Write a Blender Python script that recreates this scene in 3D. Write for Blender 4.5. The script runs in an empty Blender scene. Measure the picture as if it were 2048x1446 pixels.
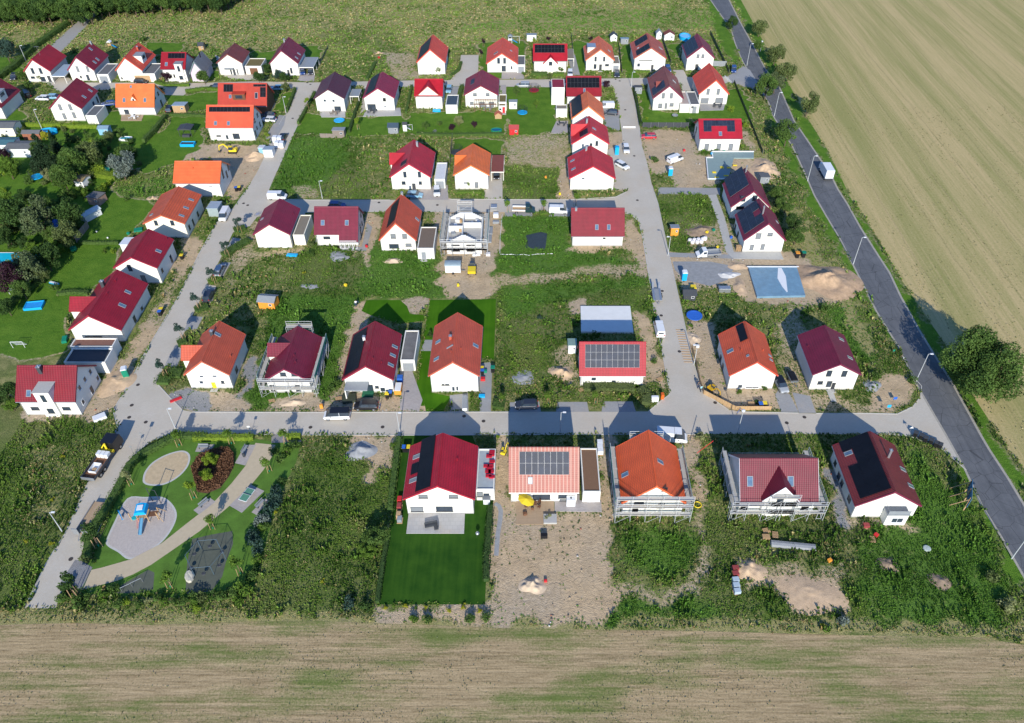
import bpy,bmesh,math,random
import numpy as np
from mathutils import Vector,Matrix
from mathutils.geometry import tessellate_polygon
random.seed(7); RS=np.random.RandomState(11)
S=bpy.context.scene; COL=S.collection
R_=math.radians
# ---------------------------------------------------------------- camera, sky, sun, exposure
CAM_H,PITCH,FPX,PCX=109.0,42.8,1580.0,1055.0
cd=bpy.data.cameras.new('camera'); cam=bpy.data.objects.new('camera',cd); COL.objects.link(cam)
cam.location=(0,0,CAM_H); cam.rotation_euler=(R_(90 - PITCH),0,0)
cd.sensor_width=36; cd.lens=36 * FPX / 2048; cd.shift_x=-(PCX - 1024) / 2048
cd.clip_start=1; cd.clip_end=5000
S.camera=cam
SUN_EL,SUN_DX=26.0,0.030     # shadows fall away from the camera, a touch to the left
w=bpy.data.worlds.new("World"); S.world=w; w.use_nodes=True
nt=w.node_tree; bg=nt.nodes['Background']; sky=nt.nodes.new('ShaderNodeTexSky')
sky.sky_type='NISHITA'; sky.sun_disc=False; sky.sun_elevation=R_(SUN_EL)
sky.sun_rotation=R_(180) - SUN_DX   # sun stands behind the camera (-Y), a little to +X
sky.air_density=1.0; sky.dust_density=0.3; sky.ozone_density=4.0
mx_=nt.nodes.new('ShaderNodeMix'); mx_.data_type='RGBA'; mx_.blend_type='MULTIPLY'; mx_.inputs[0].default_value=1; mx_.inputs[7].default_value=(.72,.95,1.22,1)   # white balance of the skylight
nt.links.new(sky.outputs[0],mx_.inputs[6]); nt.links.new(mx_.outputs[2],bg.inputs[0]); bg.inputs[1].default_value=0.115
sl=bpy.data.lights.new('sun','SUN'); sl.energy=4.3; sl.angle=R_(0.5); sl.color=(1.0,0.95,0.84)
sun=bpy.data.objects.new('sun',sl); COL.objects.link(sun)
sd=Vector((SUN_DX,-1,math.tan(R_(SUN_EL)))).normalized()
sun.rotation_euler=sd.to_track_quat('Z','Y').to_euler(); sun.location=(0,-50,150)
S.view_settings.view_transform='Standard'; S.view_settings.look='None'
S.view_settings.exposure=0.42; S.view_settings.gamma=1
S.cycles.max_bounces=5; S.cycles.diffuse_bounces=2; S.cycles.glossy_bounces=2
S.cycles.transparent_max_bounces=6
# ---------------------------------------------------------------- surveying: photo pixel -> place on the ground plan
CR={k:(a,b,4.819) for k,(a,b) in {1:(0,50),2:(400,50),3:(800,50),4:(1200,50),5:(0,330),6:(400,330),7:(800,330),8:(1200,330),
      9:(0,600),10:(400,600),11:(800,600),12:(1200,600)}.items()}
CR.update({13:(1600,550,4.518),14:(1600,850,4.518),15:(1200,850,4.591),16:(780,850,4.591),17:(0,830,3.614),18:(150,860,7.232),
      19:(380,860,7.231),20:(150,1040,7.232),21:(350,1030,6.885),22:(0,1200,2.926),23:(1350,1020,2.934),24:(1450,0,3.425),
      25:(1560,380,6.025),26:(0,230,7.229),27:(0,390,6.886),28:(560,1000,4.096),29:(980,1000,4.096),30:(640,780,7.877),0:(0,0,1)})
TC,TS=math.cos(R_(PITCH)),math.sin(R_(PITCH))
def PX(c,x,y):
    a,b,s=CR[c]; return (a + x / s,b + y / s)
def ray(p):
    u=(p[0] - PCX) / FPX; v=(p[1] - 723.0) / FPX
    return Vector((u,TC - v * TS,-TS - v * TC))
def U(c,x,y,z=0.0):
    r=ray(PX(c,x,y)); t=(z - CAM_H) / r.z; return Vector((r.x * t,r.y * t,z))
def onY(c,x,y,Y):
    r=ray(PX(c,x,y)); t=Y / r.y; return Vector((r.x * t,Y,CAM_H + r.z * t))
def onX(c,x,y,X):
    r=ray(PX(c,x,y)); t=X / r.x; return Vector((X,r.y * t,CAM_H + r.z * t))
def onP(c,x,y,q,n):
    r=ray(PX(c,x,y)); o=Vector((0,0,CAM_H)); t=(Vector(q) - o).dot(n) / r.dot(n); return o + r * t
# ---------------------------------------------------------------- materials
MATS={}
def nd(nt,t,**kw):
    n=nt.nodes.new(t)
    for k,v in kw.items():setattr(n,k,v)
    return n
def mth(nt,op,a,b=None,clamp=False):
    n=nt.nodes.new('ShaderNodeMath'); n.operation=op; n.use_clamp=clamp
    for i,v in enumerate((a,b)):
        if v is None:continue
        if isinstance(v,(int,float)):n.inputs[i].default_value=v
        else:nt.links.new(v,n.inputs[i])
    return n.outputs[0]
def mixc(nt,f,a,b,mode='MIX'):
    n=nt.nodes.new('ShaderNodeMix'); n.data_type='RGBA'; n.blend_type=mode
    for i,v in ((0,f),(6,a),(7,b)):
        if isinstance(v,(int,float)):n.inputs[i].default_value=v
        elif isinstance(v,tuple):n.inputs[i].default_value=(*v[:3],1)
        else:nt.links.new(v,n.inputs[i])
    return n.outputs[2]
def noise(nt,scale,detail=3,rough=.55,vec=None,sc=None):
    if vec is None:vec=nd(nt,'ShaderNodeTexCoord').outputs['Object']
    if sc:
        m=nd(nt,'ShaderNodeMapping'); m.inputs['Scale'].default_value=sc; nt.links.new(vec,m.inputs[0]); vec=m.outputs[0]
    n=nd(nt,'ShaderNodeTexNoise'); nt.links.new(vec,n.inputs['Vector'])
    n.inputs['Scale'].default_value=scale; n.inputs['Detail'].default_value=detail; n.inputs['Roughness'].default_value=rough
    return n.outputs['Fac']
def ramp(nt,f,lo,hi):
    n=nd(nt,'ShaderNodeMapRange'); n.inputs[1].default_value=lo; n.inputs[2].default_value=hi; nt.links.new(f,n.inputs[0]); return n.outputs[0]
def newmat(name):
    m=bpy.data.materials.new(name); m.use_nodes=True; nt=m.node_tree; b=nt.nodes['Principled BSDF']; return m,nt,b
def mat(name,col,rough=.8,var=.12,sc=1.5,metal=0,spec=.3,bump=0,sc2=None):
    """plain surface with uneven colour"""
    if name in MATS:return MATS[name]
    m,nt,b=newmat(name)
    n=noise(nt,sc,4); d=noise(nt,sc * 9,2)
    n=mth(nt,'ADD',mth(nt,'MULTIPLY',n,.65),mth(nt,'MULTIPLY',d,.35))
    f=ramp(nt,n,.3,.7)
    c=mixc(nt,f,tuple(v * (1 - var) for v in col),tuple(min(v * (1 + var),.95) for v in col))
    nt.links.new(c,b.inputs['Base Color'])
    b.inputs['Roughness'].default_value=rough; b.inputs['Metallic'].default_value=metal
    b.inputs['Specular IOR Level'].default_value=spec
    if bump:
        bp=nd(nt,'ShaderNodeBump'); bp.inputs['Strength'].default_value=bump; bp.inputs['Distance'].default_value=.1
        nt.links.new(d,bp.inputs['Height']); nt.links.new(bp.outputs[0],b.inputs['Normal'])
    MATS[name]=m; return m
def stripes(nt,coord,period,duty):
    """1 in the thin line of each period"""
    f=mth(nt,'FRACT',mth(nt,'DIVIDE',coord,period)); return mth(nt,'LESS_THAN',f,duty)
def roofmat(col,axis,kind='tile'):
    key='roof_%s_%s_%.3f_%.3f_%.3f' % (kind,axis,*col)
    if key in MATS:return MATS[key]
    m,nt,b=newmat(key)
    sp=nd(nt,'ShaderNodeSeparateXYZ'); nt.links.new(nd(nt,'ShaderNodeTexCoord').outputs['Object'],sp.inputs[0])
    along=sp.outputs[1] if axis == 'Y' else sp.outputs[0]
    per=.30 if kind != 'barrel' else .62
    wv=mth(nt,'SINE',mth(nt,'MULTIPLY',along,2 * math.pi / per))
    crs=mth(nt,'FRACT',mth(nt,'DIVIDE',sp.outputs[2],.235))
    n=noise(nt,.5,4); n2=noise(nt,7,2)
    f=ramp(nt,mth(nt,'ADD',mth(nt,'MULTIPLY',n,.6),mth(nt,'MULTIPLY',n2,.4)),.35,.65)
    c=mixc(nt,f,tuple(v * (.82 if col[1] > .05 else .68) for v in col),tuple(min(v * (1.12 if col[1] > .05 else 1.0),.93) for v in col))
    seam=mth(nt,'LESS_THAN',crs,.16)
    wt=ramp(nt,noise(nt,.16,5,.7),.35,.7); c=mixc(nt,mth(nt,'MULTIPLY',wt,.22),c,tuple(v * .62 + .02 for v in col))
    c=mixc(nt,mth(nt,'MULTIPLY',seam,.42),c,(.02,.008,.008))
    if kind == 'barrel':
        c=mixc(nt,mth(nt,'GREATER_THAN',wv,.45),c,(.42,.22,.175))
    else:
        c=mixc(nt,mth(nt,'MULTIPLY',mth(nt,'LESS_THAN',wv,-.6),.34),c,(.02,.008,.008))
    nt.links.new(c,b.inputs['Base Color']); b.inputs['Roughness'].default_value=.5; b.inputs['Specular IOR Level'].default_value=.35
    h=mth(nt,'ADD',mth(nt,'MULTIPLY',wv,.5),crs)
    bp=nd(nt,'ShaderNodeBump'); bp.inputs['Strength'].default_value=.55; bp.inputs['Distance'].default_value=.04
    nt.links.new(h,bp.inputs['Height']); nt.links.new(bp.outputs[0],b.inputs['Normal'])
    MATS[key]=m; return m
def pavemat(name,col,px=.4,py=.2,joint=.7,var=.1):
    """concrete block paving with joints and stains"""
    if name in MATS:return MATS[name]
    m,nt,b=newmat(name)
    tc=nd(nt,'ShaderNodeTexCoord').outputs['Object']
    br=nd(nt,'ShaderNodeTexBrick'); nt.links.new(tc,br.inputs['Vector'])
    br.inputs['Scale'].default_value=1; br.inputs['Brick Width'].default_value=px; br.inputs['Row Height'].default_value=py
    br.inputs['Mortar Size'].default_value=.012
    br.inputs['Color1'].default_value=(*[v * (1 - var) for v in col],1); br.inputs['Color2'].default_value=(*[v * (1 + var) for v in col],1)
    br.inputs['Mortar'].default_value=(*[v * joint for v in col],1)
    n=ramp(nt,noise(nt,.18,5,.6),.35,.68)
    c=mixc(nt,mth(nt,'MULTIPLY',n,.5),br.outputs[0],tuple(v * .8 for v in (col[0] * 1.02,col[1],col[2] * .95)))
    md=ramp(nt,noise(nt,.11,6,.75),.5,.72); c=mixc(nt,mth(nt,'MULTIPLY',md,.4),c,(.50,.39,.27))
    st=ramp(nt,noise(nt,1.1,5,.7),.62,.78)
    c=mixc(nt,mth(nt,'MULTIPLY',st,.35),c,tuple(v * .55 for v in col))
    nt.links.new(c,b.inputs['Base Color']); b.inputs['Roughness'].default_value=.85
    MATS[name]=m; return m
def attrmat(name,rough=.8,trans=0,var=.25,sc=.8,spec=.2):
    """colour carried by the mesh (leaf by leaf) with patches"""
    if name in MATS:return MATS[name]
    m,nt,b=newmat(name)
    a=nd(nt,'ShaderNodeAttribute',attribute_name='Col')
    nt.links.new(a.outputs['Color'],b.inputs['Base Color']); b.inputs['Roughness'].default_value=rough
    b.inputs['Specular IOR Level'].default_value=spec
    if trans:
        t=nd(nt,'ShaderNodeBsdfTranslucent'); nt.links.new(a.outputs['Color'],t.inputs[0])
        mx=nd(nt,'ShaderNodeMixShader'); mx.inputs[0].default_value=trans
        nt.links.new(b.outputs[0],mx.inputs[1]); nt.links.new(t.outputs[0],mx.inputs[2])
        nt.links.new(mx.outputs[0],nt.nodes['Material Output'].inputs[0])
    MATS[name]=m; return m
WHITE=mat('plaster_white',(.76,.74,.675),.9,.06,.45)
CREAM=mat('plaster_cream',(.80,.75,.62),.9,.035,.6)
LILAC=mat('plaster_lilac',(.62,.52,.60),.9,.04,.6)
GREENW=mat('plaster_pale_green',(.62,.68,.45),.9,.04,.6)
BLOCKW=mat('limestone_block',(.66,.65,.62),.9,.12,3)
GLASS=mat('window_glass',(.035,.05,.07),.12,.3,.8,spec=.8)
SHUT=mat('roller_shutter_grey',(.20,.215,.23),.6,.08,3)
SHUTW=mat('roller_shutter_white',(.6,.6,.6),.6,.06,3)
DARKF=mat('frame_anthracite',(.04,.043,.05),.5,.1)
WHITEF=mat('frame_white',(.72,.72,.72),.5,.05)
METAL=mat('galvanised_metal',(.45,.47,.49),.4,.12,4,metal=.7)
GREYM=mat('grey_sheet',(.26,.28,.30),.5,.1,2)
DGREY=mat('dark_grey',(.055,.06,.068),.6,.12,2)
BLACK=mat('black_plastic',(.014,.014,.016),.5,.2)
WOOD=mat('pale_wood',(.46,.30,.16),.8,.2,4)
BROWN=mat('brown_wood',(.16,.075,.04),.8,.2,4)
CONC=mat('concrete',(.42,.41,.385),.9,.1,2)
FELT=mat('roofing_felt',(.13,.135,.14),.95,.15,1)
GRAVROOF=mat('gravel_roof',(.22,.19,.15),.95,.25,5)
SEDUM=mat('sedum_roof',(.16,.13,.05),.95,.4,3)
RUBBER=mat('rubber',(.02,.02,.022),.8,.1)
ORANGEW=mat('orange_wood',(.75,.30,.04),.7,.08)
YELLOW=mat('yellow_paint',(.78,.58,.03),.5,.06)
RED=mat('red_paint',(.55,.03,.035),.5,.08)
BLUE=mat('blue_paint',(.03,.13,.5),.5,.08)
CYAN=mat('bright_blue_plastic',(.01,.38,.72),.5,.08)
TEAL=mat('green_plastic',(.01,.22,.13),.5,.1)
WHITEP=mat('white_paint',(.74,.75,.76),.35,.04,spec=.5)
BARK=mat('bark',(.11,.08,.055),.95,.25,6)
# ---------------------------------------------------------------- mesh building
class MB:
    def __init__(s):s.v=[]; s.f=[]; s.m=[]
    def face(s,pts,mi=0):
        i=len(s.v); s.v += [tuple(p) for p in pts]; s.f.append(tuple(range(i,i + len(pts)))); s.m.append(mi)
    def box(s,x0,y0,z0,x1,y1,z1,mi=0,top=None):
        t=mi if top is None else top
        i=len(s.v)
        s.v += [(x0,y0,z0),(x1,y0,z0),(x1,y1,z0),(x0,y1,z0),(x0,y0,z1),(x1,y0,z1),(x1,y1,z1),(x0,y1,z1)]
        for f,k in (((0,3,2,1),mi),((4,5,6,7),t),((0,1,5,4),mi),((1,2,6,5),mi),((2,3,7,6),mi),((3,0,4,7),mi)):
            s.f.append(tuple(i + a for a in f)); s.m.append(k)
        return s
    def prism(s,prof,axis,a0,a1,mi=0,capmi=None):
        """closed profile (list of 2D) swept along axis 'X' (prof=(y,z)), 'Y' (prof=(x,z)) or 'Z' (prof=(x,y))"""
        def q(p,a):return {'X':(a,p[0],p[1]),'Y':(p[0],a,p[1]),'Z':(p[0],p[1],a)}[axis]
        n=len(prof); i=len(s.v)
        s.v += [q(p,a0) for p in prof] + [q(p,a1) for p in prof]
        for k in range(n):
            j=(k + 1) % n; s.f.append((i + k,i + j,i + n + j,i + n + k)); s.m.append(mi)
        c=mi if capmi is None else capmi
        s.f.append(tuple(i + k for k in range(n))[::-1]); s.m.append(c); s.f.append(tuple(i + n + k for k in range(n))); s.m.append(c)
        return s
    def tube(s,p,q,r,n=6,mi=0,r2=None):
        p,q=Vector(p),Vector(q); d=(q - p)
        if d.length < 1e-6:return s
        d.normalize(); a=d.orthogonal().normalized(); b=d.cross(a); r2=r if r2 is None else r2
        i=len(s.v)
        for k in range(n):
            t=2 * math.pi * k / n; o=a * math.cos(t) + b * math.sin(t); s.v.append(tuple(p + o * r))
        for k in range(n):
            t=2 * math.pi * k / n; o=a * math.cos(t) + b * math.sin(t); s.v.append(tuple(q + o * r2))
        for k in range(n):
            j=(k + 1) % n; s.f.append((i + k,i + j,i + n + j,i + n + k)); s.m.append(mi)
        s.f.append(tuple(i + k for k in range(n))[::-1]); s.f.append(tuple(i + n + k for k in range(n))); s.m += [mi,mi]
        return s
    def bar(s,p,q,w,h,mi=0):
        """rectangular bar from p to q, w across, h high"""
        p,q=Vector(p),Vector(q); d=(q - p).normalized(); up=Vector((0,0,1))
        if abs(d.z) > .98:up=Vector((0,1,0))
        a=d.cross(up).normalized() * w / 2; b=a.cross(d).normalized() * h / 2
        i=len(s.v)
        for e in (p,q):
            for sa,sb in ((-1,-1),(1,-1),(1,1),(-1,1)):s.v.append(tuple(e + a * sa + b * sb))
        for f in ((3,2,1,0),(4,5,6,7),(0,1,5,4),(1,2,6,5),(2,3,7,6),(3,0,4,7)):s.f.append(tuple(i + k for k in f)); s.m.append(mi)
        return s
    def lathe(s,prof,n=16,c=(0,0),mi=0,sx=1,sy=1):
        i=len(s.v)
        for r,z in prof:
            for k in range(n):
                t=2 * math.pi * k / n; s.v.append((c[0] + r * sx * math.cos(t),c[1] + r * sy * math.sin(t),z))
        for a in range(len(prof) - 1):
            for k in range(n):
                j=(k + 1) % n; s.f.append((i + a*n + k,i + a*n + j,i + (a+1)*n + j,i + (a+1)*n + k)); s.m.append(mi)
        s.f.append(tuple(i + k for k in range(n))[::-1]); s.m.append(mi)
        e=i + (len(prof) - 1) * n; s.f.append(tuple(e + k for k in range(n))); s.m.append(mi)
        return s
    def build(s,name,mats,parent=None,loc=None,rz=0,smooth=False,bevel=0):
        if not isinstance(mats,(list,tuple)):mats=[mats]
        me=bpy.data.meshes.new(name); me.from_pydata(s.v,[],s.f)
        for m in mats:me.materials.append(m)
        if len(mats) > 1:me.polygons.foreach_set('material_index',s.m)
        if smooth:me.polygons.foreach_set('use_smooth',[True] * len(me.polygons))
        me.update()
        o=bpy.data.objects.new(name,me); COL.objects.link(o)
        if parent is not None:o.parent=parent
        if loc is not None:o.location=loc
        o.rotation_euler.z=rz
        if bevel:
            b=o.modifiers.new('bevel','BEVEL'); b.width=bevel; b.segments=2; b.limit_method='ANGLE'
        return o
def tag(o,label=None,cat=None,group=None,kind=None):
    if label:o['label']=label
    if cat:o['category']=cat
    if group:o['group']=group
    if kind:o['kind']=kind
    return o
def thing(name,label,cat,loc=(0,0,0),rz=0,group=None):
    o=bpy.data.objects.new(name,None); COL.objects.link(o); o.location=loc; o.rotation_euler.z=rz
    o.empty_display_size=.3
    return tag(o,label,cat,group)
def dup(root,loc,rz=0,scale=None,label=None,cat=None,group=None):
    r=root.copy(); COL.objects.link(r); r.location=loc; r.rotation_euler.z=rz
    if scale is not None:r.scale=scale if isinstance(scale,tuple) else (scale,) * 3
    tag(r,label,cat,group)
    for ch in list(root.children):
        c=ch.copy(); COL.objects.link(c); c.parent=r
        for g in ch.children:
            d=g.copy(); COL.objects.link(d); d.parent=c
    return r
def sheet(name,pts,z,m,kind='structure',thick=0.0):
    """flat polygon; pts are world (x,y)"""
    tri=tessellate_polygon([[Vector((p[0],p[1],0)) for p in pts]])
    n=len(pts); me=bpy.data.meshes.new(name)
    fs=[tuple(t) for t in tri]
    vs=[(p[0],p[1],z) for p in pts]
    # face up
    out=[]
    for a,b,c in fs:
        A,B,C_=Vector(vs[a]),Vector(vs[b]),Vector(vs[c])
        out.append((a,b,c) if (B - A).cross(C_ - A).z > 0 else (a,c,b))
    if thick:
        vs += [(p[0],p[1],z - thick) for p in pts]
        ar=sum(pts[i][0] * pts[(i+1) % n][1] - pts[(i+1) % n][0] * pts[i][1] for i in range(n))
        for i in range(n):
            j=(i + 1) % n; out.append((i + n,j + n,j,i) if ar > 0 else (j + n,i + n,i,j))
    me.from_pydata(vs,[],out); me.materials.append(m); me.update()
    o=bpy.data.objects.new(name,me); COL.objects.link(o); o['kind']=kind
    return o
def gp(pl,c=0):
    return [tuple(U(c,*p)[:2]) for p in pl]
def rough_edge(pts,amp=.3,step=1.2,seed=0):
    rr=random.Random(seed); out=[]
    for i in range(len(pts)):
        a,b=Vector(pts[i]),Vector(pts[(i + 1) % len(pts)]); L=(b - a).length; n=max(1,int(L / step))
        d=(b - a) / max(L,1e-6); nn=Vector((-d.y,d.x))
        for k in range(n):
            p=a + (b - a) * k / n
            if k:p=p + nn * rr.uniform(-amp,amp)
            out.append((p.x,p.y))
    return out
def nmesh(name,verts,faces4,cols,m,kind=None,parent=None):
    """fast mesh: verts (N,3), faces (F,k), cols (F,3) one colour per face"""
    k=faces4.shape[1]; F=len(faces4)
    me=bpy.data.meshes.new(name); me.vertices.add(len(verts)); me.vertices.foreach_set('co',verts.astype(np.float32).ravel())
    me.loops.add(F * k); me.loops.foreach_set('vertex_index',faces4.astype(np.int32).ravel())
    me.polygons.add(F); me.polygons.foreach_set('loop_start',np.arange(0,F * k,k,dtype=np.int32))
    try:me.polygons.foreach_set('loop_total',np.full(F,k,dtype=np.int32))
    except Exception:pass
    me.update(calc_edges=True)
    ca=me.color_attributes.new('Col','FLOAT_COLOR','CORNER')
    c4=np.ones((F,k,4),np.float32); c4[:,:,:3]=cols[:,None,:]; ca.data.foreach_set('color',c4.ravel())
    me.materials.append(m); o=bpy.data.objects.new(name,me); COL.objects.link(o)
    if kind:o['kind']=kind
    if parent is not None:o.parent=parent
    return o
# ---------------------------------------------------------------- ground: one sheet, what grows on it surveyed as patches
GX=np.concatenate([[-1500,-900,-500,-330],np.arange(-236,236.1,.55),[330,500,900,1500]])
GY=np.concatenate([[-400,-150,0,20],np.arange(36,345.1,.55),[365,400,500,700,1200,2500]])
XX,YY=np.meshgrid(GX,GY)
VT={}
def vnoise(x,y,s,seed):
    if seed not in VT:VT[seed]=np.random.RandomState(seed).rand(256,256)
    T=VT[seed]; x=x / s; y=y / s
    xi=np.floor(x).astype(int); yi=np.floor(y).astype(int); fx=x - xi; fy=y - yi
    fx=fx * fx * (3 - 2 * fx); fy=fy * fy * (3 - 2 * fy)
    g=lambda a,b:T[a % 256,b % 256]
    return (g(xi,yi) * (1 - fx) + g(xi + 1,yi) * fx) * (1 - fy) + (g(xi,yi + 1) * (1 - fx) + g(xi + 1,yi + 1) * fx) * fy
WX=(vnoise(XX,YY,3.,1) - .5) * 2.6 + (vnoise(XX,YY,1.1,2) - .5) * 1.6
WY=(vnoise(XX,YY,3.,3) - .5) * 2.6 + (vnoise(XX,YY,1.1,4) - .5) * 1.6
def inside(poly,X,Y):
    x0=min(p[0] for p in poly) - 3; x1=max(p[0] for p in poly) + 3; y0=min(p[1] for p in poly) - 3; y1=max(p[1] for p in poly) + 3
    m=(X > x0) & (X < x1) & (Y > y0) & (Y < y1); r=np.zeros(X.shape,bool)
    if not m.any():return r
    px,py=X[m],Y[m]; c=np.zeros(px.shape,bool); n=len(poly)
    for i in range(n):
        ax,ay=poly[i]; bx,by=poly[(i + 1) % n]
        if ay == by:continue
        k=((ay > py) != (by > py)) & (px < (bx - ax) * (py - ay) / (by - ay) + ax); c ^= k
    r[m]=c; return r
KLS={'sand':(0,0,0,0),'sandweed':(.42,.25,0,0),'weed':(.95,.15,0,0),'weeddry':(.78,.42,0,0),'dry':(.4,.95,0,0),'meadow':(.85,.68,0,0),
       'lawn':(0,0,1,0),'gravel':(0,0,0,1),'sparse':(.09,.05,0,0),'verge':(.5,.15,.7,0),'gsparse':(.2,.1,0,.8),'drylawn':(.1,.45,.7,0)}
Wt=np.zeros(XX.shape + (4,),np.float32); Wt[:]=KLS['weeddry']
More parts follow.
